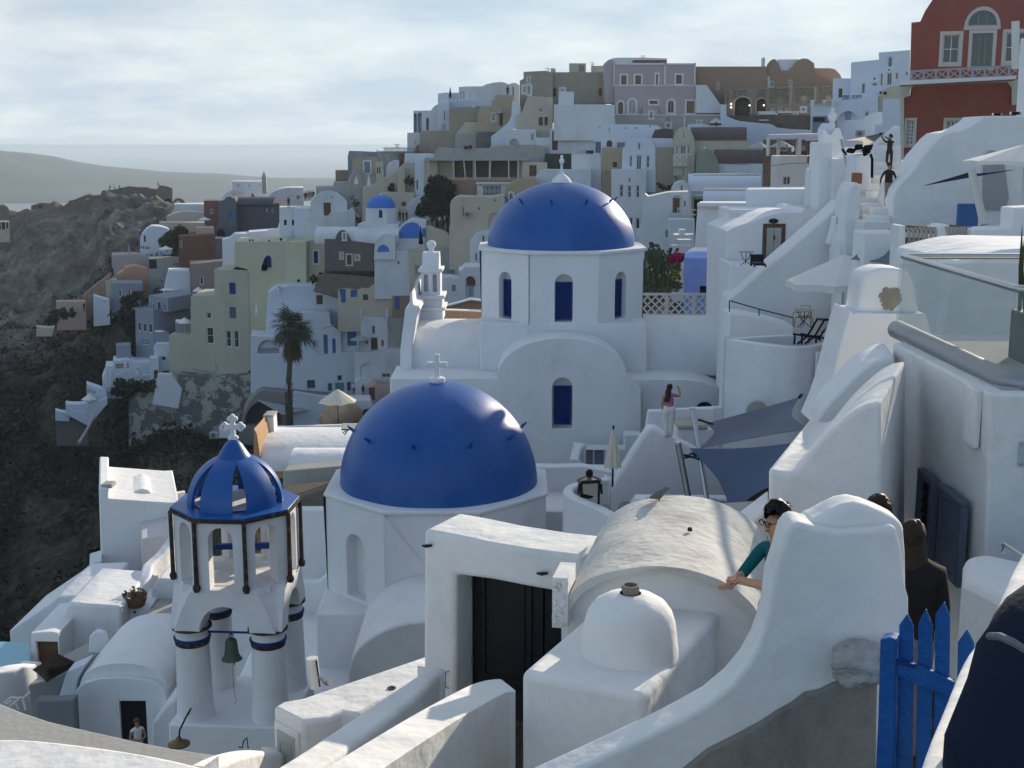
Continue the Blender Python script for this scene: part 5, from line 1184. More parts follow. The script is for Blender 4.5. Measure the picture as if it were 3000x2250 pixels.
h('low cream annex with roof tiles beside the round shouldered house',88,rect(1280,495,1530,900),4,CREAM)
r_,f_=h('white vaulted house with bronze glazed arch left of the big drum',80,[(1350,1260),(1760,1260),(1740,730),(1450,728),(1395,780),(1350,795)],6,WFAR,[O('niche',1460,880,1620,1230,True,rec=0.5),K_(1240,1020,1300,1130,col=CONC)][:1])
q0=f_.loc(1480,1040);q1=f_.loc(1618,1040);MB().prism([f_.loc(*p)for p in[(1482,1038),(1618,1038),(1618,960),(1570,900),(1520,885),(1482,895)]],0.38,0.42,f_.w).build('window',BROWN,r_)
MB().box(f_.loc(1505,0)[0],0.36,f_.loc(0,1220)[1],f_.loc(1575,0)[0],0.42,f_.loc(0,1042)[1],f_.w).build('door',STEEL,r_)
h('long white barrel vault with small round vents behind the belfry',82,[(600,1180),(1480,1260),(1480,1000),(1350,925),(1230,905),(1060,900),(800,880),(700,930),(640,1020)],5,WFAR,[K_(1240,1020,1300,1130,col=STEEL)],name='vaulted_house')
# ---------------- middle white quarter: view (900,800,400)
view(900,800,400)
RUB=mat('rubble_bank',(0.17,0.145,0.12),0.95,0.5,1.2,1.0,4)
h('rubble stone bank running below the grey stone house',92.0,[(100,300),(1720,420),(1720,180),(1500,110),(1200,85),(1000,60),(700,30),(350,10),(200,60)],3,RUB,name='retaining_wall',cat='wall')
h('cream ruin with blue window and blue door beneath the rubble bank',91.6,[(490,620),(1420,620),(1400,350),(1320,320),(1240,310),(1220,185),(1060,190),(1000,250),(880,250),(820,275),(600,250),(500,262)],3,CREAM,[S_(552,258,622,480),S_(708,270,808,392,col=BDOOR),K_(905,345,985,440,col=BROWN)])
h('small blue door hut in the rubble right of the cream ruin',91.3,rect(1380,375,1690,600),2,TAN,[S_(1428,380,1500,590)],name='hut',cat='hut')
r_,f_=h('white cube house with domed roof and brown shuttered window right of the pale yellow house',99,[(-700,900),(520,900),(500,330),(480,280),(440,250),(380,225),(0,212),(-300,205),(-520,250),(-600,300),(-640,360)],7,WBLUE,[W_(146,346,266,522,col=BROWN,mull=(1,1),trim=FRAME)],bevel=0.1)
mass(r_,103,archo(80,145,400,250,225),5,WBLUE,name='vault')
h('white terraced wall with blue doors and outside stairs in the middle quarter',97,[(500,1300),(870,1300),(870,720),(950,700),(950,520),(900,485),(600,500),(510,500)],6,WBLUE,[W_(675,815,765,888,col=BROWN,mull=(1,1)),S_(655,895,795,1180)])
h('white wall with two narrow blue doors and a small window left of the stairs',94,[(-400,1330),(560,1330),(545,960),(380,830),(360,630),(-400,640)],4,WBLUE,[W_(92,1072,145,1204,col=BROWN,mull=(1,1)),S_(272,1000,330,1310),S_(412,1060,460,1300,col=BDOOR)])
r_,f_=h('white two storey house with brown shutters and roof terrace rail',90,[(850,1290),(1310,1290),(1300,740),(870,715)],6,WFAR,[W_(1048,848,1108,1000,col=BROWN,mull=(1,1)),D_(1040,1046,1138,1268),W_(1196,1078,1252,1200,col=BROWN,mull=(1,1))])
mass(r_,90.2,[(1310,1260),(1530,1260),(1560,720),(1305,745)],5,CONC,name='side_wall',yaw=12)
mass(r_,90,rect(1272,590,1310,745),0.5,WFAR,name='corner_post')
mass(r_,89.8,rect(855,590,880,745),0.4,WFAR,name='corner_post')
mass(r_,96,[(950,720),(1420,720),(1420,560),(1380,480),(1190,475),(1050,530),(960,540)],2,WBLUE,name='roof_wall')
h('low white kitchen hut with pale parasol in front of the two storey house',88.5,rect(852,1090,1030,1290),1.2,WFAR,[W_(940,1080,992,1166,col=BROWN,mull=(1,1))],name='hut',cat='hut')
h('white stepped parapets behind the belfry shoulder',92,[(1495,620),(1700,620),(1700,505),(1495,505)],2,WBLUE,name='wall',cat='wall')
h('weathered white lower wall with filled arch below the two storey house',86,[(760,1900),(1520,1900),(1510,1250),(1340,1245),(1310,1285),(770,1280)],4,WFAR,[O('niche',860,1460,1060,1700,True,rec=0.25),W_(1210,1620,1350,1700,col=BROWN),K_(1100,1452,1126,1464)])
view(600,1000,600)
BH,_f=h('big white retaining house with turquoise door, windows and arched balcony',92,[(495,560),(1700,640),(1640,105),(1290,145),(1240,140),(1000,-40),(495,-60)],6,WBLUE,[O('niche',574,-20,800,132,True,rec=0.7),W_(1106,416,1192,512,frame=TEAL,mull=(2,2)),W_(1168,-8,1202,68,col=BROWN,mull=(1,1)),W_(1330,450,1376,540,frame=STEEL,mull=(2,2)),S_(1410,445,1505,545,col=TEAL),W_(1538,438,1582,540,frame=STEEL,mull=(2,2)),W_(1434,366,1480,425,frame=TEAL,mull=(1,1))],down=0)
f_=_f;MB().box(f_.loc(574,0)[0],0.0,f_.loc(0,132)[1],f_.loc(800,0)[0],0.12,f_.loc(0,92)[1],f_.w).build('balcony_front',STEEL,BH)
# cave house in the rock
view(600,1000,600)
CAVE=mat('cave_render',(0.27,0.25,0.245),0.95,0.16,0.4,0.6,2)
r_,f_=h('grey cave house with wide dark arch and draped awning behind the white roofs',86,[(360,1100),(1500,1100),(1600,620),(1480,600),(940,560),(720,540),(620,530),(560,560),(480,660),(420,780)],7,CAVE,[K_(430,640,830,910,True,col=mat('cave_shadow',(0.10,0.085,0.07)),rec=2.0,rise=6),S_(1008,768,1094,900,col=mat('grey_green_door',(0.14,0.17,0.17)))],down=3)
aw=[P(560,630,85.4),P(1130,740,85.2),P(840,790,83.0)]
o=MB().add(aw+[v+Vector((0,0,-0.05))for v in aw],[(0,2,1),(3,4,5),(0,1,4,3),(1,2,5,4),(2,0,3,5)]).build('awning',CANVG,r_)
h('white rounded terrace wall below the turquoise door house',85,[(930,900),(1850,900),(1838,700),(1810,620),(1790,590),(1480,600),(1250,590),(980,548),(935,560)],0.8,WBLUE,name='terrace_wall',cat='wall')
h('white house with grey door and small windows just left of the lower dome',80,[(1460,1000),(1900,1000),(1900,880),(1830,740),(1790,640),(1460,640)],4,WFAR,[K_(1466,690,1548,800,col=STEEL),W_(1628,790,1652,818,mull=(1,1)),W_(1600,838,1626,868,mull=(1,1))],down=2)
h('salmon pink wall and red door above the lower dome',83,[(1750,720),(2100,720),(2060,480),(1960,500),(1850,460),(1760,500)],3,SALMON,[D_(1776,500,1836,640,col=RUST)],name='wall',cat='wall')
h('domed oven like white huts above the lower dome',84.5,[(1590,620),(1900,620),(1870,470),(1800,400),(1740,385),(1680,400),(1620,440)],3,WFAR,name='hut',cat='hut')
# peeling rock face
PEEL=mat('peeling_plaster',(0.40,0.39,0.34),0.95,0.12,0.6,0.6,3,stain=(0.15,0.145,0.14),stain_amt=1.0)
PEEL.node_tree.nodes['Color Ramp'].color_ramp.elements[0].position=0.47;PEEL.node_tree.nodes['Color Ramp'].color_ramp.elements[1].position=0.50
view(400,850,850)
r_=root('retaining_cliff_wall',P(120,900,104),'peeling grey and cream retaining wall under the pale yellow house','wall')
mass(r_,105,[(300,1350),(1000,1250),(960,780),(880,650),(600,660),(310,640)],4,PEEL,name='wall',down=2,bevel=0.1)
mass(r_,108,[(-60,1260),(420,1300),(420,800),(340,740),(100,740),(-60,760)],4,PEEL,name='wall',down=3,bevel=0.1)
mass(r_,103.5,[(120,870),(320,905),(345,760),(260,640),(160,640)],1.2,WFAR,name='whitewashed_patch',bevel=0.05)
# ---------------- pale yellow house
view(0,400,1000)
YY=110
yh=root('yellow_house',P(1095,1600,YY),'tall pale yellow stepped house with small blue shuttered windows','house')
mass(yh,YY+1,[(1095,1660),(1632,1600),(1605,868),(1388,862),(1390,1030),(1236,1030),(1236,1290),(1095,1285)],9,YGREY,[S_(1488,948,1526,1022,col=SHUT),S_(1490,1105,1528,1178,col=SLATE),W_(1338,1138,1370,1182,mull=(1,1)),W_(1342,1236,1384,1344,mull=(1,2)),W_(1468,1258,1498,1364,mull=(1,2)),W_(1518,1258,1548,1368,mull=(1,2))],yaw=0,anchor=(1632,1600),down=0.5)
mass(yh,YY+1.2,[(1604,1500),(1855,1400),(1855,860),(1855,678),(1700,680),(1520,680),(1520,840),(1604,860)],9,YELLOW,[S_(1715,772,1758,850,True,col=SHUT)],anchor=(1604,1500),name='upper_wall',down=0,yaw=6)
mass(yh,YY+2.5,[(1850,1250),(1985,1250),(1985,680),(1850,682)],6,YELLOW,[K_(1924,926,1944,950)],name='bay',yaw=-8)
mass(yh,YY+4.5,[(1972,1200),(2105,1100),(2105,664),(1972,672)],6,YELLOW,[S_(2034,742,2060,822,col=SHUT,trim=FRAME)],name='end_wall',yaw=16)
mass(yh,YY+9,[(1520,720),(2105,720),(2105,664),(1950,660),(1700,668),(1520,680)],0.4,YELLOW,name='roof_parapet')
f_=Face(P(1655,870,YY+0.6));mb=MB()
for k in range(6):mb.box(f_.loc(1655+6*k,0)[0],0,f_.loc(0,868)[1],f_.loc(1695,0)[0],0.5,f_.loc(0,838-14*k)[1],f_.w)
mb.build('white_steps',WBLUE,yh)
o=MB().tube([P(1596,870,YY+3),P(1596,776,YY+3),P(1540,776,YY+3)],0.06,6).build('roof_pole',DMETAL,yh)
for(xa,xb,lab)in((1505,1570,'left of the two dark rooftop solar water boxes on the pale yellow house'),(1590,1648,'right of the two dark rooftop solar water boxes on the pale yellow house')):
 f_=Face(P(xa,868,YY+4));mb=MB();yA,yB=(862,826)if xa<1550 else(850,822)
 pl_=[(xa,868),(xb,868),(xb,826),(xb-20,830),(xa,862)]if xa<1550 else[(xa,868),(xb,858),(xb-4,822),(xa+25,838),(xa,850)]
 o=MB().prism([f_.loc(*q)for q in pl_],0,1.2,f_.w).build('solar_panel',DWOOD,None,origin=f_.o);tag(o,lab,'solar panel')
 # ---------------- left quarter: view(500,500,600)
view(500,500,600)
h('white flat roofed house with three round holes on the far skyline',232,rect(664,116,990,300),7,WFAR,[K_(722,154,736,168),K_(844,154,858,168),K_(960,154,972,168)])
h('white quarter round vault against the three holed house',230,[(548,330),(668,330),(668,210),(620,222),(580,255),(552,300)],7,WFAR,name='vault',cat='vault')
h('large pale vaulted house with square window on the far skyline',222,[(1040,420),(1435,420),(1435,190),(1420,182),(1240,185),(1160,205),(1095,240),(1045,290)],8,WFAR,[W_(1358,262,1400,316,trim=FRAME)])
r_=root('far_bell_tower',P(980,250,226),'slim grey church bell tower on the far skyline','bell tower')
f_=Face(P(980,250,226));
for(xa,ya,xb,yb_)in((980,250,1028,60),(986,62,1022,38),(998,40,1012,8)):MB().box(f_.loc(xa,0)[0],0,f_.loc(0,ya)[1],f_.loc(xb,0)[0],f_.loc(xb,0)[0]-f_.loc(xa,0)[0],f_.loc(0,yb_)[1],f_.w).build('tier',CONC,r_,bevel=0.1)
h('brick red house with one small window at the far left quarter',205,rect(358,325,528,560),6,mat('dull_red',(0.20,0.10,0.085)),[W_(425,412,452,466,mull=(1,1))],down=4)
r_,f_=h('large dark grey house with barrel roof and satellite dish',200,[(705,680),(1172,640),(1172,352),(705,352)],9,DGREY,[W_(1028,412,1048,448,mull=(1,1)),W_(1088,410,1108,452,mull=(1,1))],down=2,yaw=-4)
mass(r_,198,[(590,760),(708,720),(708,330),(690,300),(640,280),(600,285),(575,320),(520,325),(520,560),(490,600),(490,760)],9,mat('mid_grey_plaster',(0.12,0.13,0.15)),[K_(500,630,585,755,True),S_(628,440,652,540,col=BDOOR),S_(662,440,682,540,col=BDOOR)],name='front_wing')
barrel(r_,199,600,1110,350,280,7,DGREY,'barrel_roof',n=12)
MB().lathe([(0.0,0),(0.5,0.1),(0.85,0.35)],(0,0,0),16).build('dish',FRAME,r_).matrix_local=Matrix.Translation(P(795,605,197)-Vector(r_['_o']))@Matrix.Rotation(R(70),4,'X')@Matrix.Rotation(R(40),4,'Y')
h('rust red barrel on the roof behind the dark grey house',214,[(830,275),(1000,275),(1000,248),(880,238),(840,245)],4,RUST,name='vault',cat='vault')
r_,f_=h('low maroon house with thatched patio beside the dark grey house',182,[(85,980),(480,1000),(480,690),(85,710)],7,RUST,[W_(98,756,122,830,mull=(1,1))],down=2)
h('salmon block above the maroon house',188,rect(272,615,470,760),5,SALMON)
h('mauve block with arched niche in front of the maroon house',150,[(205,1300),(480,1300),(690,1100),(690,980),(205,1005)],6,mat('mauve_grey',(0.27,0.22,0.215)),[W_(316,1138,356,1234,True,mull=(1,1))],down=4)
h('long blue white parapet wall behind the pale yellow house',150,[(556,980),(700,980),(700,760),(1330,740),(1330,610),(1180,585),(1165,640),(845,665),(830,680),(690,685),(640,730),(556,750)],5,WBLUE,name='wall',cat='wall')
h('dark grey corner block left of the long blue white parapet',162,rect(480,735,568,985),5,DGREY)
r_,f_=h('cream vaulted chapel with dark door above the long parapet',130,[(1505,520),(1920,520),(1905,330),(1860,280),(1790,232),(1700,218),(1610,240),(1545,290),(1510,340)],7,WFAR,[D_(1655,346,1728,486),W_(1732,276,1762,300,mull=(1,1))],name='chapel',cat='chapel')
mass(r_,128,[(1460,740),(1995,700),(1995,430),(1960,400),(1925,430),(1740,440),(1690,500),(1460,495)],4,WFAR,name='terrace_wall')
h('white lower house with small round lamps beside the cream chapel',132,rect(1175,400,1500,700),6,WFAR,[K_(1225,530,1252,590),K_(1310,530,1332,590)])
h('pale narrow tower house left of the cream chapel',129,rect(1335,408,1510,700),6,WBLUE)
# ---------------- far left ledge: view(0,500,600)
view(0,500,600)
h('ruined brown stone castle tower on the ridge',262,[(1700,420),(1862,420),(1862,190),(1800,168),(1740,160),(1700,190)],5,MASON,[K_(1780,300,1850,390,True)],name='castle_ruin',cat='ruin')
h('broken castle wall running along the ridge top',264,[(1160,330),(1700,400),(1700,200),(1640,195),(1590,180),(1480,178),(1400,168),(1300,190),(1230,205),(1165,210),(1140,250)],4,MASON,name='castle_wall',cat='wall')
h('low ridge wall sloping down left from the castle',270,[(740,420),(1160,420),(1160,230),(1100,262),(1000,268),(970,252),(900,275),(800,318),(740,325)],3,MASON,name='castle_wall',cat='wall')
h('small dark ruined hut at the left end of the ridge',276,[(330,440),(640,440),(640,365),(540,355),(440,348),(370,370),(335,380)],3,MASON,[K_(420,378,450,405),K_(520,376,545,400)],name='castle_ruin',cat='ruin')
h('dark domed rock shelter at the far left edge',280,[(-60,700),(240,640),(230,470),(150,445),(105,435),(80,390),(40,372),(-60,380)],8,MASON,name='ruin',cat='ruin')
h('small cream hut with dark openings at the far left edge',255,rect(-40,548,100,640),3,CREAM,[K_(22,556,52,636),K_(-20,556,5,636),K_(70,560,85,625)],name='hut',cat='hut')
h('dark arch with bright gap beside the castle tower',256,archo(1865,298,2000,400,360),3,MASON,[K_(1895,320,1950,360,True,col=FRAME)],name='arch',cat='arch')
h('long pale house with stepped roof under the castle',236,rect(1880,362,2210,520),6,WFAR)
h('pink terrace house with parasols under the castle',222,[(1800,620),(2200,620),(2200,450),(1990,440),(1860,470),(1800,500)],6,mat('pale_pink',(0.50,0.42,0.38)))
h('pinkish terrace block with railing left of the maroon house',215,rect(1720,560,2210,680),5,CREAM)
r_,f_=h('white barrel vaulted house with five slit windows under the cliff',200,[(1512,880),(1700,940),(1860,900),(1860,670),(1800,625),(1720,602),(1640,600),(1580,635),(1535,690),(1512,760)],6,WBLUE,[K_(1556,700,1572,770),K_(1520,810,1530,840),K_(1545,815,1557,845),K_(1572,820,1584,850),K_(1598,820,1610,850)])
r_,f_=h('pale pink square house standing against the cliff',192,[(1205,1180),(1600,1180),(1600,930),(1470,905),(1205,912)],6,mat('dusty_pink',(0.40,0.34,0.34)),[K_(1214,1055,1226,1140)])
h('orange pink gabled house front below the pale pink square house',184,[(1245,1240),(1600,1240),(1600,1060),(1450,1028),(1350,1050),(1330,1085),(1270,1120)],5,PEACH)
h('blue grey house with slab roof and two tall windows',172,[(1195,1420),(1500,1420),(1540,1260),(1540,1215),(1195,1215)],6,STEEL,[W_(1284,1282,1312,1366,mull=(1,1)),W_(1386,1284,1412,1370,mull=(1,1))],down=3)
h('cream lookout with brown upper windows under the slab roof house',178,rect(1140,1185,1260,1320),4,CREAM)
h('grey terrace and stone steps right of the orange pink house',186,[(1600,1240),(1820,1240),(2050,1090),(2050,960),(1820,950),(1600,950)],5,CONC,[K_(1612,960,1690,1060)],name='terrace_wall',cat='wall')
r_,f_=h('white terraced house with roof canopy above the long grey house',150,[(1700,1400),(2080,1400),(2080,1200),(2045,1080),(1820,1080),(1790,1200)],5,WBLUE,down=3)
h('low pink wall of the lookout path on the slope',168,rect(605,1410,925,1540),2,SALMON,name='wall',cat='wall')
h('white kiosk and steps at the end of the pink lookout wall',166,[(1000,1500),(1180,1480),(1180,1395),(1110,1380),(1010,1350)],3,WBLUE,[W_(1122,1408,1144,1424,mull=(1,1))],name='kiosk',cat='kiosk')
h('rough tan stair wall climbing the slope behind the kiosk',176,[(850,1400),(1150,1380),(1200,1100),(1130,1160),(1000,1260),(900,1350)],2,mat('rough_tan',(0.30,0.22,0.17),0.95,0.5,1.5,1.0,3),name='stair_wall',cat='wall')
view(0,850,600)
r_,f_=h('long blue grey three storey house left of the pale yellow house',124,[(1460,760),(1660,790),(1655,218),(1460,205)],(2060,230),STEEL,[W_(1480,346,1516,442,mull=(1,1)),W_(1538,356,1576,454,mull=(1,1)),W_(1598,362,1640,462,mull=(1,1)),W_(1528,526,1606,590,mull=(4,2))],yaw=-24,down=4,parapet=(0.15,0.2),anchor=(1655,400))
mass(r_,127,[(1605,230),(1815,240),(1815,85),(1605,55)],(2120,60),STEEL,[W_(1640,136,1664,220,mull=(1,1)),W_(1692,122,1732,226,mull=(1,1)),W_(1760,150,1784,220,mull=(1,1))],yaw=-24,name='upper_storey',anchor=(1815,200))
h('lilac box extension with parasol at the foot of the pale yellow house',117,rect(1895,360,2080,600),5,STEEL,down=3)
h('grey link building below the three storey house',118,[(1660,800),(1830,800),(1830,480),(1670,455)],5,STEEL,down=2)
h('white house with barrel roof and blue sash window on the rock',113,[(1660,1080),(1920,1080),(1915,900),(1830,680),(1825,575),(1690,580),(1662,650)],5,WBLUE,[W_(1742,714,1796,766,mull=(1,1)),W_(1764,866,1840,946,mull=(3,1),frame=STEEL)])
h('white canopy wall with curved steel screen above the pool terrace',118,[(1252,750),(1420,760),(1410,590),(1252,602)],3,STEEL,name='wall',cat='wall')
h('white pool terrace with arches high on the slope',110,[(1105,1040),(1680,1010),(1620,770),(1480,780),(1380,750),(1225,765),(1225,820),(1145,822),(1140,880),(1105,965)],5,WBLUE,[K_(1250,790,1390,850,col=OLIVE)],name='pool_terrace',cat='terrace',down=2)
h('white balcony tower with arched opening beside the pool terrace',108,[(1620,1010),(1712,1010),(1712,730),(1620,730)],2,WBLUE,[K_(1665,860,1706,960,True,col=BROWN)],name='tower',cat='tower')
h('white arched terrace with parasol stepping down the slope',104,[(935,1240),(1160,1170),(1150,1090),(935,1015)],3,WBLUE,[O('niche',945,1060,1000,1120,True,rec=0.4),O('niche',1005,1085,1028,1120,True,rec=0.4)],name='terrace',cat='terrace')
r_,f_=h('white zigzag pool terrace lowest on the slope',100,[(708,1340),(950,1400),(1160,1230),(1160,1160),(930,1265),(910,1330),(780,1300),(710,1225)],1.2,WBLUE,name='pool_terrace',cat='terrace',down=1)
mass(r_,101.5,[(710,1300),(1010,1300),(1010,1230),(780,1235),(710,1225)],2.5,WBLUE,name='rear_wall',down=1)
h('small white planter balcony at the lowest end of the slope terraces',100,[(598,1390),(750,1400),(755,1330),(650,1315),(600,1298)],2,WBLUE,name='balcony',cat='balcony',down=0.3)
h('rough stone footing under the lowest slope terraces',101,[(600,1480),(950,1480),(950,1395),(760,1335),(600,1385)],2,MASON,name='footing',cat='wall')
h('round white pulpit lookout with blue seats on the dark slope',150,[(390,470),(560,470),(590,400),(520,408),(430,400),(395,390)],2.5,CREAM,name='lookout',cat='terrace',down=0.5)
# right half of the town
view(1600,100,800)
# mauve pink mansion
r_=root('mansion',P(550,650,140),'large mauve pink mansion with white trims and brown shutters on the skyline','house')
BS=dict(col=mat('brown_shutter',(0.20,0.135,0.085),0.7,0.15),trim=FRAME,mull=(1,1),frame=mat('brown_shutter',(0,0,0)),fw=0.03)
mass(r_,140,[(555,800),(1350,800),(1350,620),(1215,418),(555,418)],7,PINK,[W_(582,548,624,646,True,**BS),W_(666,528,728,646,True,trim=FRAME,col=PINK,frame=FRAME),W_(838,540,904,566,**BS),W_(982,532,1040,642,True,trim=FRAME,frame=FRAME),W_(1136,542,1202,640,**BS),K_(1238,552,1262,628,True,col=PINK)],down=0)
mass(r_,142,[(548,430),(1208,430),(1208,238),(968,238),(960,228),(820,240),(548,240)],6,PINK,[W_(608,334,652,408,**BS),W_(722,334,770,406,**BS),W_(890,325,906,410,**BS),W_(1052,330,1100,402,**BS)],name='upper_storey')
mass(r_,142.6,[(476,560),(550,560),(550,215),(510,205),(490,220),(476,240)],5,PINK,name='left_bay')
mass(r_,143.5,[(500,240),(980,240),(980,196),(800,190),(565,190),(520,200)],5,FRAME,name='attic')
f_=Face(P(548,430,141.9))
for(xa,ya,xb,yb_)in((545,430,556,236),(955,430,972,232),(1197,430,1212,234),(540,424,1212,412),(540,248,1212,236)):
 a=f_.loc(xa,ya);b=f_.loc(xb,yb_);MB().box(a[0],-0.12,a[1],b[0],0.02,b[1],f_.w).build('pilaster',FRAME,r_)
MB().box(*[v for v in(Face(P(800,240,143.4)).loc(700,232)[0],0,Face(P(800,240,143.4)).loc(700,232)[1],Face(P(800,240,143.4)).loc(975,232)[0],0.05,Face(P(800,240,143.4)).loc(700,210)[1])],Face(P(800,240,143.35)).w).build('roof_band',RUST,r_)
mass(r_,138.5,[(1215,640),(1420,640),(1420,580),(1300,412),(1215,412)],0.6,WFAR,name='stair_wall')
mass(r_,137,[(540,760),(1420,760),(1420,650),(905,652),(905,590),(785,590),(785,648),(555,650),(538,690)],5,mat('beige_pink',(0.42,0.37,0.34)),[W_(838,628,866,682,trim=FRAME),W_(972,722,1008,762,trim=FRAME),W_(1224,706,1256,726,trim=FRAME,mull=(1,1)),O('niche',974,680,1006,715,True,rec=0.1)],name='terrace_wall',down=1)
f_=Face(P(540,760,136.9));
for(xa,ya,xb,yb_)in((540,656,905,648),(905,660,1420,652),(1112,760,1128,655)):
 a=f_.loc(xa,ya);b=f_.loc(xb,yb_);MB().box(a[0],-0.1,min(a[1],b[1]),b[0],0.05,max(a[1],b[1]),f_.w).build('coping',FRAME,r_)
h('long brown orange wall of the skyline restaurant with white cross window',146,rect(1210,262,1790,700),6,TAN,[K_(1376,378,1412,450,col=mat('beige_pink',(0,0,0)))])
r_,f_=h('brown and orange double vaulted house on the skyline',143,[(1752,640),(2480,640),(2480,480),(2180,320),(2170,235),(2120,200),(2080,196),(2030,215),(2000,250),(1960,296),(1905,296),(1885,240),(1862,206),(1840,202),(1815,215),(1790,245),(1770,300)],7,TAN,[W_(1828,262,1842,292,mull=(1,1)),W_(1766,360,1780,430,trim=FRAME,mull=(1,1)),W_(1784,356,1798,430,trim=FRAME,mull=(1,1)),W_(1808,376,1848,432),W_(1962,368,1996,428)])
MB().prism([f_.loc(*q)for q in[(1905,296),(1985,296),(2010,250),(2050,206),(2040,202),(1870,204),(1890,245)]],0.5,3,f_.w).build('white_infill',WFAR,r_)
view(2200,0,800)
h('bright orange house with round window and curved shoulder on the skyline',141,[(500,800),(735,800),(735,632),(720,600),(680,560),(640,552),(505,552)],7,PEACH,[W_(548,630,578,662,True,frame=BROWN,mull=(1,1))])
r_=root('chimney',P(100,540,150),'thin pale chimney standing up on the skyline','chimney');f_=Face(P(90,540,150));a=f_.loc(90,540);b=f_.loc(116,466);MB().box(a[0],0,a[1],b[0],0.9,b[1],f_.w).build('shaft',FRAME,r_,bevel=0.05);MB().box(a[0]+.25,-0.02,b[1]-0.8,b[0]-0.25,0.0,b[1]-0.2,f_.w).build('slot',DARK,r_)
# patterned stone wall with inset lava stones
view(2100,200,400)
INF=mat('sand_render',(0.40,0.33,0.24),0.95,0.1,1.0,0.4,5)
sw,f_=h('sand coloured arcade wall inlaid with dark stones above the restaurant',136,[(130,900),(2000,900),(2000,290),(1250,300),(620,318),(130,345)],5,mat('dull_sand_render',(0.285,0.225,0.17),0.95,0.1,1.0,0.4,5),[K_(285,470,545,900,True,col=MATS['cave_shadow'],rec=1.5,rise=0.85,trim=INF,tw=0.12),K_(645,488,795,700,True,col=MATS['cave_shadow'],rec=1.5,rise=0.5,trim=INF,tw=0.10),W_(1368,636,1440,700,trim=FRAME),W_(870,636,925,692),W_(985,632,1055,690),W_(1108,632,1160,690)],name='arcade_wall',cat='wall')
panels=[(140,360,225,600),(262,350,500,560),(640,335,830,560),(852,322,1170,576),(1268,312,1582,566),(1645,305,1880,500)]
rr=random.Random(9);nst=0
for(xa,ya,xb,yb_)in panels:
 lightp=xa>1200
 a=f_.loc(xa,yb_);b=f_.loc(xb,ya)
 cy_=ya+16;row=0
 while cy_<yb_-8:
  cx_=xa+14+(row%2)*12
  while cx_<xb-10:
   px_,py_=cx_+rr.uniform(-5,5),cy_+rr.uniform(-5,5);skip=False
   for(ax,ay,rx,ry)in((415,560,150,110),(720,575,92,105),(1015,545,52,95),(1410,495,66,72),(1810,500,60,70)):
    if((px_-ax)/rx)**2+((py_-ay)/ry)**2<1:skip=True
   if not skip and nst<296:
    q=f_.loc(px_,py_);r0=rr.uniform(0.095,0.15);k=rr.choice((5,6));a0=rr.uniform(0,6)
    pts=[(q[0]+r0*rr.uniform(0.75,1.15)*1.15*math.cos(a0+2*math.pi*i/k),q[1]+r0*rr.uniform(0.75,1.1)*0.85*math.sin(a0+2*math.pi*i/k))for i in range(k)]
    MB().prism(pts,-0.03,0.05,f_.w,back=False).build('stone',STONE,sw);nst+=1
   cx_+=rr.uniform(27,36)
  cy_+=rr.uniform(25,31);row+=1
for(ax,ay)in((1410,495),(1810,500)):
 q=f_.loc(ax,ay);mb=MB()
 for ro,ri,in((0.38,0.29),(0.22,0.14)):ring(mb,[(q[0]+ro*math.cos(2*math.pi*i/24),q[1]+ro*math.sin(2*math.pi*i/24))for i in range(24)],[(q[0]+ri*math.cos(2*math.pi*i/24),q[1]+ri*math.sin(2*math.pi*i/24))for i in range(24)],-0.07,0.0,f_.w)
 mb.build('stone_rosette',CREAM,sw)
for x in(225,600,830,1215,1612):
 a=f_.loc(x,0)[0];MB().box(a-0.16,-0.10,f_.loc(0,900)[1],a+0.16,0.01,f_.loc(0,312)[1],f_.w).build('pier',INF if x>1000 else MATS['dull_sand_render'],sw)
LMP=mat('warm_lamp',(1,0.8,0.5));LMP.node_tree.nodes['Principled BSDF'].inputs['Emission Color'].default_value=(1,0.78,0.5,1);LMP.node_tree.nodes['Principled BSDF'].inputs['Emission Strength'].default_value=6
for i,(x,y,lab)in enumerate(((232,578,'upper lit globe lamp left of the large dark arch'),(232,634,'lower lit globe lamp left of the large dark arch'),(557,570,'top lit globe lamp right of the large dark arch'),(557,626,'lowest lit globe lamp right of the large dark arch'),(530,602,'middle lit globe lamp right of the large dark arch'),(762,600,'lit globe lamp beside the smaller dark arch'),(1070,620,'lit globe lamp under the arched stone niche'),(998,818,'lit globe lamp left under the white pergola'),(1042,840,'second lit globe lamp under the white pergola'),(1356,818,'lit globe lamp at the right end of the white pergola'))):
 p=P(x,y,135.2);o=MB().lathe([(0.0,0.10),(0.07,0.07),(0.10,0.0),(0.07,-0.07),(0,-0.10)],p,8).build('globe_lamp',LMP,None,smooth=True,origin=p,angle=180);tag(o,lab,'lamp','globe lamps of the skyline restaurant')
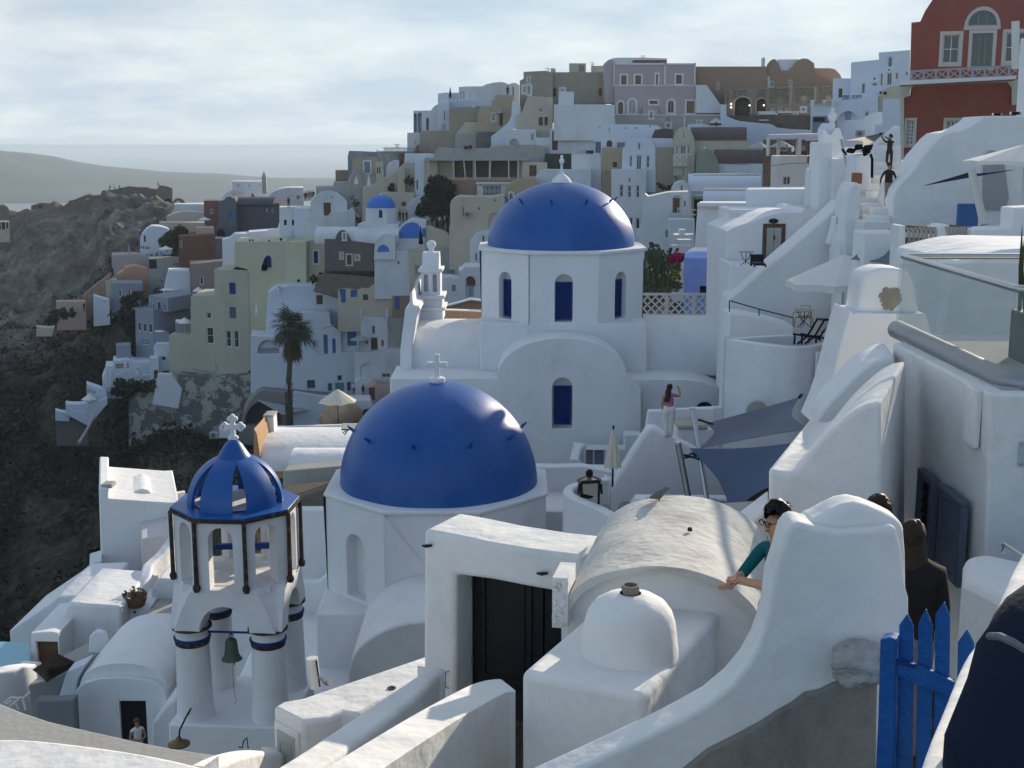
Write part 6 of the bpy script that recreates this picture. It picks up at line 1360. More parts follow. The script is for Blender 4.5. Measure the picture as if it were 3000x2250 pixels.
 # restaurant floor, pergola
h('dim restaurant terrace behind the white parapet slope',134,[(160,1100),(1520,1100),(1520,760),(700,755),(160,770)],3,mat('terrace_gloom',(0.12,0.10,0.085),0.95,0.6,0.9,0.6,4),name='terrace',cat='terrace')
r_=root('pergola',P(640,900,131),'white timber pergola over the skyline restaurant terrace','pergola')
f_=Face(P(640,900,131))
def barp(mb,f,x0,y0,x1,y1,wd,d0=0,d1=0.12):
 a=f.loc(x0,y0);b=f.loc(x1,y1);d=Vector((b[0]-a[0],b[1]-a[1]));n=Vector((-d.y,d.x)).normalized()*wd/2
 mb.prism([(a[0]+n.x,a[1]+n.y),(b[0]+n.x,b[1]+n.y),(b[0]-n.x,b[1]-n.y),(a[0]-n.x,a[1]-n.y)],d0,d1,f.w)
for b_ in((640,712,1520,708,.25),(660,742,960,735,.2),(1090,772,1520,765,.25),(968,700,968,960,.3),(1270,760,1215,712,.2),(1285,760,1335,712,.2),(690,760,670,735,.15),(690,840,840,838,.15),(1370,815,1520,812,.2),(1365,770,1365,980,.25),(690,740,640,700,.15)):
 mb=MB();barp(mb,f_,*b_);mb.build('beam',FRAME,r_)
 # white slope parapet
h('long white parapet slope sweeping down right below the restaurant',128,[(60,1500),(1720,1500),(1720,1000),(1515,1000),(1200,985),(980,962),(900,915),(840,900),(600,880),(380,858),(300,835),(220,800),(155,775),(150,590),(60,585)],2,WBLUE,name='parapet_wall',cat='wall')
# ---------------- below the mansion: view(1600,100,800)
view(1600,100,800)
h('white chapel front with blue framed windows and bell niche',118,[(370,970),(640,970),(1000,900),(1000,800),(900,740),(760,732),(560,730),(440,740),(400,790)],6,WBLUE,[W_(398,872,444,962,frame=BDOOR,mull=(2,3)),K_(574,878,638,925,col=STEEL),K_(490,860,536,914,True,col=BROWN),K_(505,758,524,800,True,col=CREAM),K_(436,748,446,760),K_(640,756,650,768),K_(722,754,732,768),K_(838,742,848,754)],name='chapel',cat='chapel')
h('brown low roof hump behind the white gabled house',116,[(800,840),(1030,840),(1030,770),(960,762),(880,775),(805,808)],4,ROOFB,name='vault',cat='vault')
h('long plain white wall block left of the chapel front',119,rect(62,572,555,700),4,WFAR)
h('white flat wall with brown slot above the chapel front',121,[(265,780),(560,780),(560,680),(540,700),(270,700)],4,WFAR,[K_(388,682,530,694)])
h('plain white cube below the chapel front',108,rect(205,972,450,1160),5,WFAR,[K_(278,1100,322,1150,col=BROWN)])
h('tan house wall with brown shutter right of the plain white cube',106,rect(452,920,640,1300),5,OCHRE,[K_(540,1035,576,1078,col=BROWN),S_(480,1112,522,1170,col=OCHRE)])
r_,f_=h('white gabled house with three tall windows over a walled terrace',98,[(610,1110),(890,1110),(886,918),(860,870),(820,840),(700,838),(660,870),(640,900),(618,930)],6,WBLUE,[W_(744,878,766,936,mull=(1,1)),W_(674,984,700,1074,mull=(1,2)),W_(728,978,776,1106,mull=(2,1)),W_(810,984,842,1084,mull=(1,2))])
mass(r_,95,[(528,1700),(812,1700),(810,1094),(528,1098)],3.5,WFAR,[W_(668,1166,684,1198,mull=(1,1)),W_(594,1218,628,1320,mull=(1,2)),W_(660,1224,692,1324,mull=(1,2)),W_(727,1224,760,1328,mull=(1,2)),W_(678,1484,704,1550,mull=(1,1)),W_(724,1490,762,1580,mull=(1,1))],name='lower_front',down=2)
mass(r_,101,[(800,930),(1035,925),(1030,845),(780,842)],5,WBLUE,name='rear_roof')
h('khaki blank side wall between the white gabled house and the baroque balcony house',97.5,[(806,1320),(1040,1320),(1030,915),(888,918),(888,1090),(808,1094)],5,OLIVE,down=3)
r_,f_=h('ornate beige house with lattice balcony and brown barrel roof',96,[(1030,1340),(1200,1340),(1205,880),(1195,830),(1175,785),(1140,758),(1110,752),(1080,762),(1050,795),(1034,840)],5,CREAM,[W_(1104,792,1126,852,True,trim=TRIM),W_(1048,898,1078,975,frame=FRAME),W_(1084,898,1136,975,frame=FRAME),W_(1142,898,1176,975,frame=FRAME),W_(1104,1086,1130,1162,mull=(2,3),frame=FRAME)])
a=f_.loc(1030,1062);b=f_.loc(1140,980)
MB().box(a[0]-0.1,-0.9,a[1]-0.12,b[0],0.02,a[1],f_.w).build('balcony_floor',TRIM,r_)
bl=MB()
for(xa,ya,xb,yb_)in((1030,1060,1140,1060),(1030,982,1140,982),(1032,1060,1032,982),(1085,1060,1085,982),(1138,1060,1138,982),(1034,1058,1083,984),(1034,984,1083,1058),(1087,1058,1136,984),(1087,984,1136,1058)):barp(bl,f_,xa,ya,xb,yb_,0.09,-0.9,-0.84)
bl.build('balcony_rail',FRAME,r_)
mass(r_,98,rect(1200,838,1640,1150),6,CREAM,name='side_wall')
view(1800,350,500)
barrel(r_,97.9,985,1715,243,100,6.2,ROOFB,'barrel_roof',n=14)
h('sage green arched end wall with brown barrel roof behind it',90,[(1050,760),(1350,760),(1345,540),(1310,470),(1260,405),(1200,380),(1140,400),(1090,460),(1060,540)],2,SAGE,name='vaulted_house')
r_,f_=h('low white wall with air conditioner under a brown barrel roof',91,rect(1345,540,1945,760),5,WFAR)
barrel(r_,91.2,1285,1990,545,390,5.5,ROOFB,'barrel_roof',n=14)
h('small white arched chapel roof with cross on the ridge',108,[(960,130),(1240,130),(1240,80),(1160,60),(960,62),(850,90),(780,140)],3,WBLUE,name='vault',cat='vault')
r_,f_=h('little white gable bearing a dark cross above the baroque house',110,[(1240,110),(1390,110),(1390,20),(1345,-5),(1320,-20),(1290,-5),(1245,20)],0.6,WFAR,name='gable',cat='wall')
mb=MB();barp(mb,f_,1238,62,1388,62,0.28,-0.06,0.0);barp(mb,f_,1320,85,1320,35,0.28,-0.065,0.0);mb.build('dark_cross',DMETAL,r_)
# white vaulted roofs stepping down
r_,f_=h('white vaulted house with small arched front, uppermost of the stepped roofs',80,[(690,940),(990,940),(955,840),(920,810),(880,797),(830,805),(780,830),(740,880),(690,900)],4,WFAR,[W_(852,850,892,936,mull=(1,1))],down=3)
barrel(r_,80,955,1900,905,705,5,WBLUE,'vault_roof',n=14,flat=0.3);mass(r_,80.2,rect(955,900,1960,1000),4.8,WBLUE,name='lower_wall')
r_,f_=h('white house with arched brown door and white fence balcony',76,[(440,1700),(960,1700),(960,935),(690,945),(440,1000),(400,965),(370,1010),(360,1360),(290,1500)],4,WFAR,[O('niche',745,985,880,1290,True,rec=0.3),K_(905,1056,922,1125),K_(660,1430,702,1530,True,col=CONC)])
a=f_.loc(762,1210);b=f_.loc(845,1020);MB().box(a[0],0.22,a[1],b[0],0.28,b[1],f_.w).build('door',BROWN,r_)
mb=MB()
for(xa,ya,xb,yb_)in((660,1215,940,1205),(660,1275,940,1270),(820,1275,820,1130),(905,1270,905,1140),(820,1150,905,1148),(665,1300,665,1205),(700,1300,700,1210),(740,1215,800,1272),(740,1272,800,1215),(935,1275,935,1200)):barp(mb,f_,xa,ya,xb,yb_,0.09,-1.0,-0.94)
mb.build('balcony_fence',FRAME,r_)
mass(r_,74.5,[(700,1700),(1040,1700),(1040,1290),(700,1290)],1.5,WFAR,name='balcony_wall')
mb=MB();
for(xa,ya,xb,yb_)in((965,920,965,1290),(985,930,985,1290),(975,915,1180,915),(960,1160,1060,1165),(960,1225,1050,1230)):barp(mb,f_,xa,ya,xb,yb_,0.1,-1.2,-1.12)
mb.build('canopy_frame',FRAME,r_)
r_,f_=h('long white vaulted roof, second of the stepped roofs',72,rect(1140,1080,2300,1200),5,WBLUE,name='vaulted_house')
barrel(r_,72,1145,2300,1085,900,5,WBLUE,'vault_roof',n=14,flat=0.35)
r_,f_=h('large white house wall with half moon vent, below the long vaulted roof',60,[(1000,1900),(1900,1900),(1900,1110),(1080,1110)],5,WHITE,[K_(1206,1328,1290,1375,True,col=RUST,rec=0.1)],down=2)
h('white stepped parapet with block chimney beside the cactus',66,[(755,1900),(1020,1900),(1020,1495),(760,1495)],2,WFAR,name='wall',cat='wall')
view(1900,600,800)
for i,yy in enumerate((282,330)):
 simplebox('step_slab',('upper' if i==0 else 'lower')+' thin white shelf step beside the cactus garden','step',63,240-45*i,yy,352,yy+6,1.2,WHITE)
simplebox('roof_block','small sunlit white block on the roof above the cactus garden','block',65.5,250,200,300,240,0.8,WHITE)
# periwinkle box house
r_,f_=h('periwinkle blue painted box house with dark window beside the lattice fence',58.6,[(285,900),(625,900),(625,430),(300,430),(287,440)],4,LILAC,[K_(415,662,548,740)],down=3)
mass(r_,59.4,[(290,440),(640,440),(640,378),(360,378),(290,425)],3,WHITE,name='parapet')
# lattice fence
lf_=Face(P(0,905,57.5));fc=root('lattice_fence',lf_.o,'white diamond lattice fence in three bays right of the big church','fence')
a=lf_.loc(-60,905);b=lf_.loc(615,715)
lattice(fc,lf_,a[0],a[1]+0.1,b[0],b[1]-0.08,0,FRAME,0.36,0.075)
mb=MB();mb.box(a[0],-0.05,a[1]-0.02,b[0],0.05,a[1]+0.12,lf_.w);mb.box(a[0],-0.05,b[1]-0.1,b[0],0.05,b[1],lf_.w);mb.build('rail',FRAME,fc)
for x in(165,387,605):q=lf_.loc(x,0)[0];MB().box(q-0.07,-0.07,a[1]-0.02,q+0.07,0.07,b[1]+(0.1 if x==605 else 0.0),lf_.w).build('post',FRAME,fc)
h('white wall carrying the lattice fence',57.3,rect(-60,905,625,1250),1.0,WHITE,name='wall',cat='wall')
# house with old grey door
r_,f_=h('white house with wavy roof and weathered grey door in a brown stone frame',50,[(632,740),(1560,740),(1560,120),(1430,60),(1268,28),(1235,64),(1120,62),(1030,70),(930,98),(850,130),(760,160),(690,185),(632,215)],5,WHITE,[O('dark',918,155,1110,500,col=DARK,rec=0.06)],bevel=0.06,down=3)
a=f_.loc(918,500);b=f_.loc(1110,155);tw=0.13
mb=MB();ring(mb,[(a[0],a[1]),(b[0],a[1]),(b[0],b[1]),(a[0],b[1])],[(a[0]+tw,a[1]),(b[0]-tw,a[1]),(b[0]-tw,b[1]-tw),(a[0]+tw,b[1]-tw)],-0.03,0.05,f_.w);mb.build('door_frame',mat('brown_lava_stone',(0.12,0.075,0.055),0.95,0.4,6,0.8,20),r_)
xm=(a[0]+b[0])/2
for(u,v)in((a[0]+tw+.01,xm-0.01),(xm+0.01,b[0]-tw-.01)):
 lf=MB().box(u,0.0,a[1],v,0.05,b[1]-tw-0.01,f_.w).build('door_leaf',GDOOR,r_,bevel=0.01)
 mb=MB();zz_=b[1]-a[1]
 for(za,zb_)in((0.1,0.42),(0.5,0.85)):ring(mb,[(u+.06,a[1]+zz_*za),(v-.06,a[1]+zz_*za),(v-.06,a[1]+zz_*zb_),(u+.06,a[1]+zz_*zb_)],[(u+.09,a[1]+zz_*za+.03),(v-.09,a[1]+zz_*za+.03),(v-.09,a[1]+zz_*zb_-.03),(u+.09,a[1]+zz_*zb_-.03)],-0.02,0.002,f_.w)
 mb.build('moulding',GDOOR,lf)
MB().box(xm-0.02,-0.04,(a[1]+b[1])/2-0.08+0.3,xm+0.03,0.0,(a[1]+b[1])/2+0.38,f_.w).build('lock',DMETAL,r_)
q=f_.loc(1012,131);MB().prism([(q[0]+0.19*math.cos(2*math.pi*k/16),q[1]+0.1*math.sin(2*math.pi*k/16))for k in range(16)],-0.03,0.0,f_.w).build('oval_sign',DMETAL,r_)
f2=Face(P(660,40,52.5));mass(r_,53.5,[(655,220),(1600,220),(1600,10),(1270,22),(1030,36),(662,38)],3,WHITE,name='rear_roof')
mass(r_,47.6,[(640,900),(970,900),(970,495),(720,493),(660,470),(648,700)],2.4,WHITE,name='balcony_block',bevel=0.08)
# stair wall
r_,f_=h('huge white wall with diagonal edge beneath the outdoor stairs',46.5,[(610,1100),(1800,1100),(1800,300),(1740,200),(1725,-60),(1560,-20),(1430,105),(1240,270),(960,508),(800,640),(720,705),(655,752),(622,900)],1.6,WHITE,bevel=0.08,name='stair_wall',cat='wall',down=2)
mass(r_,45.6,[(1460,330),(1590,330),(1575,160),(1560,95),(1520,95),(1505,180)],0.7,WHITE,name='chimney_stub',bevel=0.06)
simplebox('flower_pot','red flowers in a pot on the slim white stub before the stair wall','pot',45.7,1528,82,1560,98,0.3,mat('red_flowers',(0.25,0.03,0.03),0.9,0.5,9,0))
f2=Face(P(1540,125,45.58));q=f2 .loc(1546,126);MB().box(q[0]-.09,-0.04,q[1]-.13,q[0]+.09,0.02,q[1]+.13,f2 .w).build('wall_lantern',DMETAL,r_)
barrel(r_,44.5,1540,1720,420,230,1.4,WHITE,'curved_shoulder',n=10)
# ramp with railing
r_,f_=h('white ramp wall curving down to the round terrace',43.5,[(615,1300),(1240,1300),(1180,985),(1100,955),(950,915),(800,885),(650,868)],1.2,WHITE,bevel=0.08,name='ramp_wall',cat='wall')
rl=root('railing',P(655,860,43.6),'thin black handrail along the white ramp','railing')
MB().tube([P(655,775,43.9),P(895,845,43.7),P(1172,915,43.5)],0.022,6).build('rail',DMETAL,rl)
for(x,y0,y1)in((655,777,865),(895,845,910),(1172,915,990)):MB().tube([P(x,y0,43.7),P(x,y1,43.7)],0.02,6).build('post',DMETAL,rl)
# round terrace
zt_=P(1200,1150,38.5).z
pts=[onz(x,y,zt_)for x,y in((640,1083),(760,1098),(900,1118),(1050,1135),(1200,1147),(1320,1140),(1420,1118),(1500,1088),(1600,1042),(1750,1000))]
rt=root('round_terrace',pts[0],'white curved terrace bastion with sunlit rim, holding the deck chair','terrace')
ribbon('front_wall',None,None,pts,0.14,-14,WHITE,0.05,parent=rt,sub=3)
ribbon('rear_rim',None,None,[onz(x,y,zt_)for x,y in((640,1083),(900,1065),(1210,1050),(1400,1045),(1600,1030))],0.10,zt_-1.2,WHITE,0.04,parent=rt,sub=2)
fl=[onz(x,y,zt_)for x,y in((640,1080),(1200,1147),(1420,1118),(1600,1040),(1590,1020),(1200,1040))]
MB().add([Vector((p.x,p.y,zt_-0.55))for p in fl],[(0,1,2,3,4,5)]).build('floor',CONC,rt)
f_=Face(P(1345,1560,38.2),-8);a=f_.loc(1345,1560);b=f_.loc(1560,1205)
MB().box(a[0],-0.04,a[1],b[0],0.3,b[1],f_.w).build('door',WHITE,rt,bevel=0.015);c=f_.loc(1365,1435);d=f_.loc(1540,1218)
mb=MB();ring(mb,[(c[0],c[1]),(d[0],c[1]),(d[0],d[1]),(c[0],d[1])],[(c[0]+.03,c[1]+.03),(d[0]-.03,c[1]+.03),(d[0]-.03,d[1]-.03),(c[0]+.03,d[1]-.03)],-0.06,-0.035,f_.w);mb.build('door_moulding',FRAME,rt)
q=f_.loc(1475,1345);q2=f_.loc(1530,1270);MB().box(q[0],-0.07,q[1],q2[0],-0.04,q2[1],f_.w).build('vent',STEEL,rt)
f_=Face(P(780,1700,38.55));MB().prism([f_.loc(*p)for p in archo(785,1578,955,1760,1650)],-0.25,-0.02,f_.w).build('blind_arch',mat('pale_grey_green',(0.42,0.45,0.43)),rt)
# seat terrace behind the woman
r_,f_=h('white terrace with cushioned bench behind the standing woman',41,[(-140,1900),(620,1900),(620,1640),(395,1650),(200,1665),(0,1670)],0.3,WHITE,name='terrace_wall',cat='wall',down=3)
view(1600,1100,800)
be=root('bench',P(1060,400,38.2),'low white masonry bench with grey beige cushion behind the woman','bench')
f_=Face(P(1060,560,38.2));
a=f_.loc(1050,620);b=f_.loc(1420,430);MB().box(a[0],0,a[1],b[0],1.1,b[1],f_.w).build('base',WHITE,be,bevel=0.06)
a=f_.loc(1062,438);b=f_.loc(1310,400);MB().box(a[0],-0.05,a[1],b[0],1.0,b[1],f_.w).build('cushion',CUSH,be,bevel=0.05)
MB().box(f_.loc(1040,0)[0],1.1,f_.loc(0,600)[1],f_.loc(1425,0)[0],1.3,f_.loc(0,330)[1],f_.w).build('back_wall',WHITE,be,bevel=0.04)
# triangular white wall
tri=[(250,1400),(1600,1400),(1500,800),(1200,590),(1100,540),(1010,490),(960,470),(900,430),(860,422),(830,430),(800,470),(700,620),(560,850),(420,1060),(330,1200)]
r_,f_=h('big triangular white wall with a rounded peak, below the woman',35,tri,0.6,WHITE,name='wall',cat='wall',bevel=0.1,seg=4)
f2=Face(P(570,1200,34.95));MB().prism([f2 .loc(*p)for p in archo(572,1018,730,1400,1110)],0,0.1,f2 .w).build('blind_arch',mat('pale_grey_green',(0,0,0)),r_)
# sheltered court with basin
h('white rear wall of the shaded pool court under the sail',31.5,[(700,1400),(1560,1400),(1560,1010),(735,1002),(695,1060)],0.5,WHITE,name='wall',cat='wall')
h('dark grey recess wall of the shaded pool court',30.9,[(815,1300),(1400,1300),(1400,1020),(815,1012)],0.3,STEEL,name='wall',cat='wall')
# lounge enclosure with the reclining person
zr_=P(420,1060,31).z
pts=[onz(x,y,zr_)for x,y in((500,830),(430,840),(330,860),(230,880),(180,920),(200,960),(300,1010),(420,1058),(520,1110),(600,1160))]
lt=root('lounge_terrace',pts[0],'white rounded terrace wall wrapping the person in the deck chair','terrace')
ribbon('wall',None,None,pts,0.14,-14,WHITE,0.06,parent=lt,sub=3)
fl=[Vector((p.x,p.y,zr_-0.7))for p in(pts[0],pts[3],pts[5],pts[8])];MB().add(fl,[(0,1,2,3)]).build('floor',CONC,lt)
r_,f_=h('low white ledge wall behind the folded parasol',40,[(-450,1400),(620,1400),(600,800),(480,775),(300,738),(0,745),(-450,720)],0.5,WHITE,name='wall',cat='wall')
r_,f_=h('pale doorway and alcove at the foot of the big church',46.5,[(310,900),(770,900),(770,485),(640,485),(640,598),(310,600)],0.8,WHITE,[K_(322,602,382,745,col=CONC),S_(390,605,470,750,col=STEEL)],name='alcove',cat='wall')
ribbon('buttress','thin curved white buttress against the big church','wall',[P(270,560,46.2),P(245,600,45.8),P(225,700,45.2)],0.18,-14,WHITE,0.08,sub=3)
# pavement under the courts
slab('court_floor','white floor of the church court','terrace',[(-500,1100),(1500,1100),(1500,740),(-500,700)],P(0,745,40).z-0.8,-16,WHITE,0.05)
# right hand stair and red mansion: view(2200,0,800)
view(2200,0,800)
RY=62;DYAW[0]=-18.0
rd=root('red_house',P(1240,1400,RY),'brick red house with white window surrounds, fan light and crossed balcony rail','house')
gr=dict(trim=TRIM,tw=0.16)
mass(rd,RY,[(1225,1700),(3000,1700),(3000,640),(2115,665),(1330,690),(1295,720),(1288,775),(1240,790)],6,REDW,[W_(1255,975,1325,1175,mull=(3,6),**gr),W_(1575,975,1690,1110,mull=(3,3),**gr),K_(1240,1250,1345,1700,True,col=BROWN,**gr)],name='lower_wall',down=3)
mass(rd,RY+2,[(1285,700),(3000,700),(3000,-260),(2000,-260),(1700,-180),(1560,-90),(1470,0),(1410,90),(1372,175),(1300,182)],5,REDW,[W_(1548,280,1692,512,mull=(2,2),trim=TRIM,tw=0.25),W_(1780,268,1965,540,mull=(3,1),trim=TRIM,tw=0.25,frame=STEEL),W_(2055,262,2230,500,mull=(2,2),trim=TRIM,tw=0.25),W_(1758,80,2000,210,True,trim=TRIM,tw=0.28,mull=(3,1),frame=STEEL)],name='upper_wall',down=0)
f_=Face(P(1285,660,RY-0.6));a=f_.loc(1278,700);b=f_.loc(3000,640)
MB().add([f_.w(f_.loc(x,y)[0],d,f_.loc(x,y)[1])for d in(0,2.6)for x,y in((1205,690),(2150,640),(2150,615),(1205,655))],[(0,1,2,3),(7,6,5,4),(0,4,5,1),(3,2,6,7),(1,5,6,2),(0,3,7,4)]).build('balcony_slab',FRAME,rd)
f_=Face(P(1285,660,RY-0.55))
br=MB();barp(br,f_,1300,578,2190,528,0.12,0,0.06);barp(br,f_,1300,652,2190,610,0.1,0,0.06);
for k in range(10):
 x0_=1300+99*k;x1_=x0_+99;yt=lambda x:578-50*(x-1300)/890;yb2=lambda x:652-42*(x-1300)/890
 barp(br,f_,x0_,yt(x0_)-6,x0_,yb2(x0_)+2,0.14,-0.01,0.07);barp(br,f_,x0_,yt(x0_),x1_,yb2(x1_),0.07,0.0,0.05);barp(br,f_,x0_,yb2(x0_),x1_,yt(x1_),0.07,0.01,0.06)
br.build('balcony_rail',CANVG,rd)
MB().tube([P(2143,560,RY-2),P(2143,172,RY-2)],0.22,10).build('white_post',FRAME,rd)
f_=Face(P(1240,790,RY-0.05));MB().prism([f_.loc(*q)for q in[(1212,1300),(1238,1300),(1240,790),(1286,776),(1293,716),(1330,686),(2110,662),(2112,640),(1206,690)]],-0.06,0.0,f_.w).build('quoin_trim',TRIM,rd)
MB().prism([f_.loc(*q)for q in[(2112,850),(2160,850),(2168,640),(2070,655),(2112,710)]],-0.06,0.0,f_.w).build('quoin_trim',TRIM,rd)
DYAW[0]=0.0
# big white sweeping wall in front of the red house
r_,f_=h('tall white sweeping wall in front of the red house beside the stairs',44,[(1140,2000),(3000,2000),(3000,930),(1875,940),(1866,965),(1780,1020),(1700,1055),(1640,1064),(1570,1080),(1520,1120),(1460,1190),(1400,1260),(1340,1350),(1280,1420),(1215,1480),(1175,1540),(1150,1620)],2,WHITE,name='wall',cat='wall',bevel=0.1,down=2)
h('white rooftop vault with dark skylights at the right edge',48,[(1930,960),(3000,960),(3000,830),(2300,850),(2060,860),(1995,875),(1950,915)],3,WHITE,[K_(1965,915,2040,936),K_(2110,905,2190,930)],name='vault',cat='vault')
h('white wall block with awning behind the white post at the right edge',52,[(2155,900),(3000,900),(3000,300),(2185,310),(2165,640)],4,WHITE)
f_=Face(P(1905,1268,43.95));MB().prism([f_.loc(*q)for q in archo(1900,1215,2000,1268,1262)],-0.03,0.0,f_.w).build('blind_arch',mat('pale_grey_green',(0,0,0)),r_)
MB().prism([f_.loc(*q)for q in[(1885,1320),(2050,1320),(2085,1600),(2060,1700),(1880,1700)]],-0.04,0.0,f_.w).build('canvas_panel',CANVG,r_)
f2=Face(P(1685,1665,42));h('blue door and blue striped seat corner under the white sweeping wall',42,[(1680,1900),(1850,1900),(1850,1650),(1684,1650)],0.2,BDOOR,name='door_panel',cat='door')
# white houses left of the red house
r_,f_=h('white house with arched fanlight and dark windows left of the red house',96,[(810,800),(1290,800),(1290,405),(1035,425),(1040,482),(812,505)],7,WBLUE,[W_(1106,456,1150,545,True,mull=(1,1)),W_(893,672,930,760,mull=(1,1)),W_(980,668,1026,700,mull=(1,1)),W_(1046,595,1072,695,mull=(1,1)),W_(1098,588,1147,692,mull=(2,1),col=BROWN),W_(1170,586,1196,642,mull=(1,1)),W_(1250,580,1275,612,mull=(1,1)),O('dark',994,628,1010,645,True),O('dark',1112,558,1126,572,True)])
h('pale low white house between the orange house and the arched fanlight house',100,rect(665,635,812,900),5,WBLUE,[K_(708,716,742,790,col=BROWN)])
h('white terrace level with two ornate iron railings',93,[(690,1000),(1050,1000),(1050,760),(905,760),(895,800),(700,830)],5,WBLUE)
r_,f_=h('white front with large half round window above the restaurant roof',88,[(485,1080),(1200,1080),(1030,900),(1030,775),(700,820),(485,850)],6,WBLUE,[O('niche',710,900,862,1005,True,rec=0.5),W_(922,902,956,944,mull=(1,1)),K_(1040,740,1060,760)])
q=f_.loc(758,1000);q2=f_.loc(812,905);MB().box(q[0],0.35,q[1],q2[0],0.42,q2[1],f_.w).build('door',STEEL,r_)
for i,(xa,xb)in enumerate(((745,795),(820,898))):
 g_=Face(P(xa,820,92));mb=MB();
 barp(mb,g_,xa,775,xb,775,0.08);barp(mb,g_,xa,815,xb,815,0.08)
 n_=7
 for k in range(n_+1):x=xa+(xb-xa)*k/n_;barp(mb,g_,x,775,x+(4 if k%2 else-4),815,0.05)
 o=mb.build('iron_railing',DMETAL,None,origin=g_.o);tag(o,('left' if i==0 else 'right')+' one of the two ornate iron railings above the half round window','railing')
h('white rounded wall with patched brown niche above the half round window',86,[(1030,900),(1240,900),(1240,700),(1130,700),(1060,735),(1035,780)],3,CREAM,[K_(1072,742,1100,768)],name='wall',cat='wall')
h('tall bright white wall stub left of the red house',78,[(1000,1100),(1230,1100),(1225,800),(1070,800),(1065,1008),(1004,1012)],3,WBLUE,name='wall',cat='wall')
h('white rounded shoulder wall below the half round window',80,[(760,1120),(1080,1120),(1064,905),(1000,910),(940,940),(900,970),(760,975)],4,WBLUE,name='wall',cat='wall')
h('small terrace bar front under the iron railed balcony',87,rect(500,940,690,1060),3,mat('bar_front',(0.20,0.24,0.27)),[K_(505,950,600,990),K_(610,960,680,1000,col=STEEL)],name='bar',cat='bar')
r_=root('balustrade',P(490,860,85),'white posted balcony balustrade with gilt ironwork','balustrade')
f_=Face(P(490,860,85))
for x in(498,595,668):a=f_.loc(x-13,860);b=f_.loc(x+13,808);MB().box(a[0],0,a[1],b[0],0.4,b[1],f_.w).build('post',WFAR,r_)
mb=MB();[barp(mb,f_,xa,830+0,xb,830,0.05)for xa,xb in((510,583),(608,655))];[barp(mb,f_,x,828,x,856,0.04)for x in range(515,655,10)];mb.build('ironwork',OLIVE,r_)
# restaurant pavilion
r_,f_=h('white pavilion wall under the crowded open restaurant',68,[(160,1560),(700,1560),(700,1262),(163,1262)],5,WHITE,[W_(258,1430,322,1498,mull=(2,1)),K_(455,1264,488,1318,True,col=RUST,rec=0.05)],down=3)
rf_=[P(135,1120,67.5),P(440,1118,67.5),P(640,1108,67.5)]
f_=Face(P(135,1120,67));a=f_.loc(135,1120)
mb=MB();mb.add([f_.w(f_.loc(x,y)[0],d,f_.loc(x,y)[1]-dz)for dz in(0,0.25)for(x,y,d)in((138,1092,0),(575,1082,0),(660,1076,5),(250,1086,5))],[(0,1,2,3),(7,6,5,4),(0,4,5,1),(1,5,6,2),(2,6,7,3),(3,7,4,0)]);rp=root('restaurant_roof',f_.o,'flat white canopy roof on round posts over the diners','canopy');mb.build('roof',FRAME,rp)
a=f_.loc(138,1122);b=f_.loc(440,1092);MB().box(a[0],-0.02,a[1],b[0],0.1,b[1],f_.w).build('fascia',CANVG if False else WBLUE,rp);a=f_.loc(436,1140);b=f_.loc(565,1104);MB().box(a[0],-0.3,a[1],b[0],-0.1,b[1],f_.w).build('awning_front',WBLUE,rp)
for(x,d)in((185,0.1),(445,0.1),(357,4.5),(490,3)):MB().tube([f_.w(f_.loc(x,0)[0],d,f_.loc(0,1262)[1]),f_.w(f_.loc(x,0)[0],d,f_.loc(0,1118)[1])],0.16,10).build('post',FRAME,rp)
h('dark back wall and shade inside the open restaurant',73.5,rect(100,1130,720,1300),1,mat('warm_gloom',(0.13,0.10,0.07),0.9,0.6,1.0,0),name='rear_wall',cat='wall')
# bell niche gable
bn=root('bell_gable',P(640,1280,55),'white curled gable with small cross finial beside the restaurant','gable')
mass(bn,55,[(578,1290),(750,1290),(750,1105),(738,1100),(736,1075),(720,1040),(700,1035),(680,1050),(665,1080),(640,1095),(625,1080),(608,1050),(590,1046),(580,1065)],0.8,WHITE,name='gable_wall',bevel=0.04)
mass(bn,55.3,[(615,1100),(690,1100),(690,1040),(672,1010),(655,995),(640,1010),(620,1045)],1.8,WBLUE,name='gable_back',bevel=0.04)
MB().lathe([(0.16,-0.1),(0.10,0.05),(0.20,0.22),(0.20,0.34),(0.08,0.46),(0.06,0.52),(0.1,0.6),(0.0,0.68)],P(656,1000,55.6),12).build('finial',WHITE,bn,smooth=True)
h('square white chimney block with broken round cap beside the curled gable',51,[(545,1480),(672,1480),(668,1150),(562,1150)],1.8,WHITE,name='chimney_block',cat='chimney',bevel=0.06)
h('white terrace parapet curving under the steel sail mast',50.5,[(670,1560),(900,1560),(880,1190),(840,1240),(780,1272),(700,1288),(672,1285)],3,WHITE,name='wall',cat='wall')
h('white side wall with grey opening under the square chimney',52.5,[(420,1560),(780,1560),(780,1420),(515,1370),(445,1370)],3,WHITE,[K_(520,1480,770,1530,col=STEEL)],name='wall',cat='wall')
h('long white flat roof edge with flower pots behind the grey door house',56,[(-40,1800),(780,1800),(790,1526),(400,1530),(-40,1534)],3,WHITE,name='roof_wall',cat='wall')
h('tall white gate post with black items on top beside the stairs',47,[(800,1620),(985,1620),(985,1300),(975,1255),(940,1240),(870,1248),(845,1280),(830,1400)],1.2,WHITE,name='gate_post',cat='pillar',bevel=0.08)
h('white wall flank left of the stairs',44.5,[(760,1900),(895,1900),(895,1520),(870,1480),(830,1478),(800,1530),(770,1600)],1.5,WHITE,name='stair_flank',cat='wall',bevel=0.08)
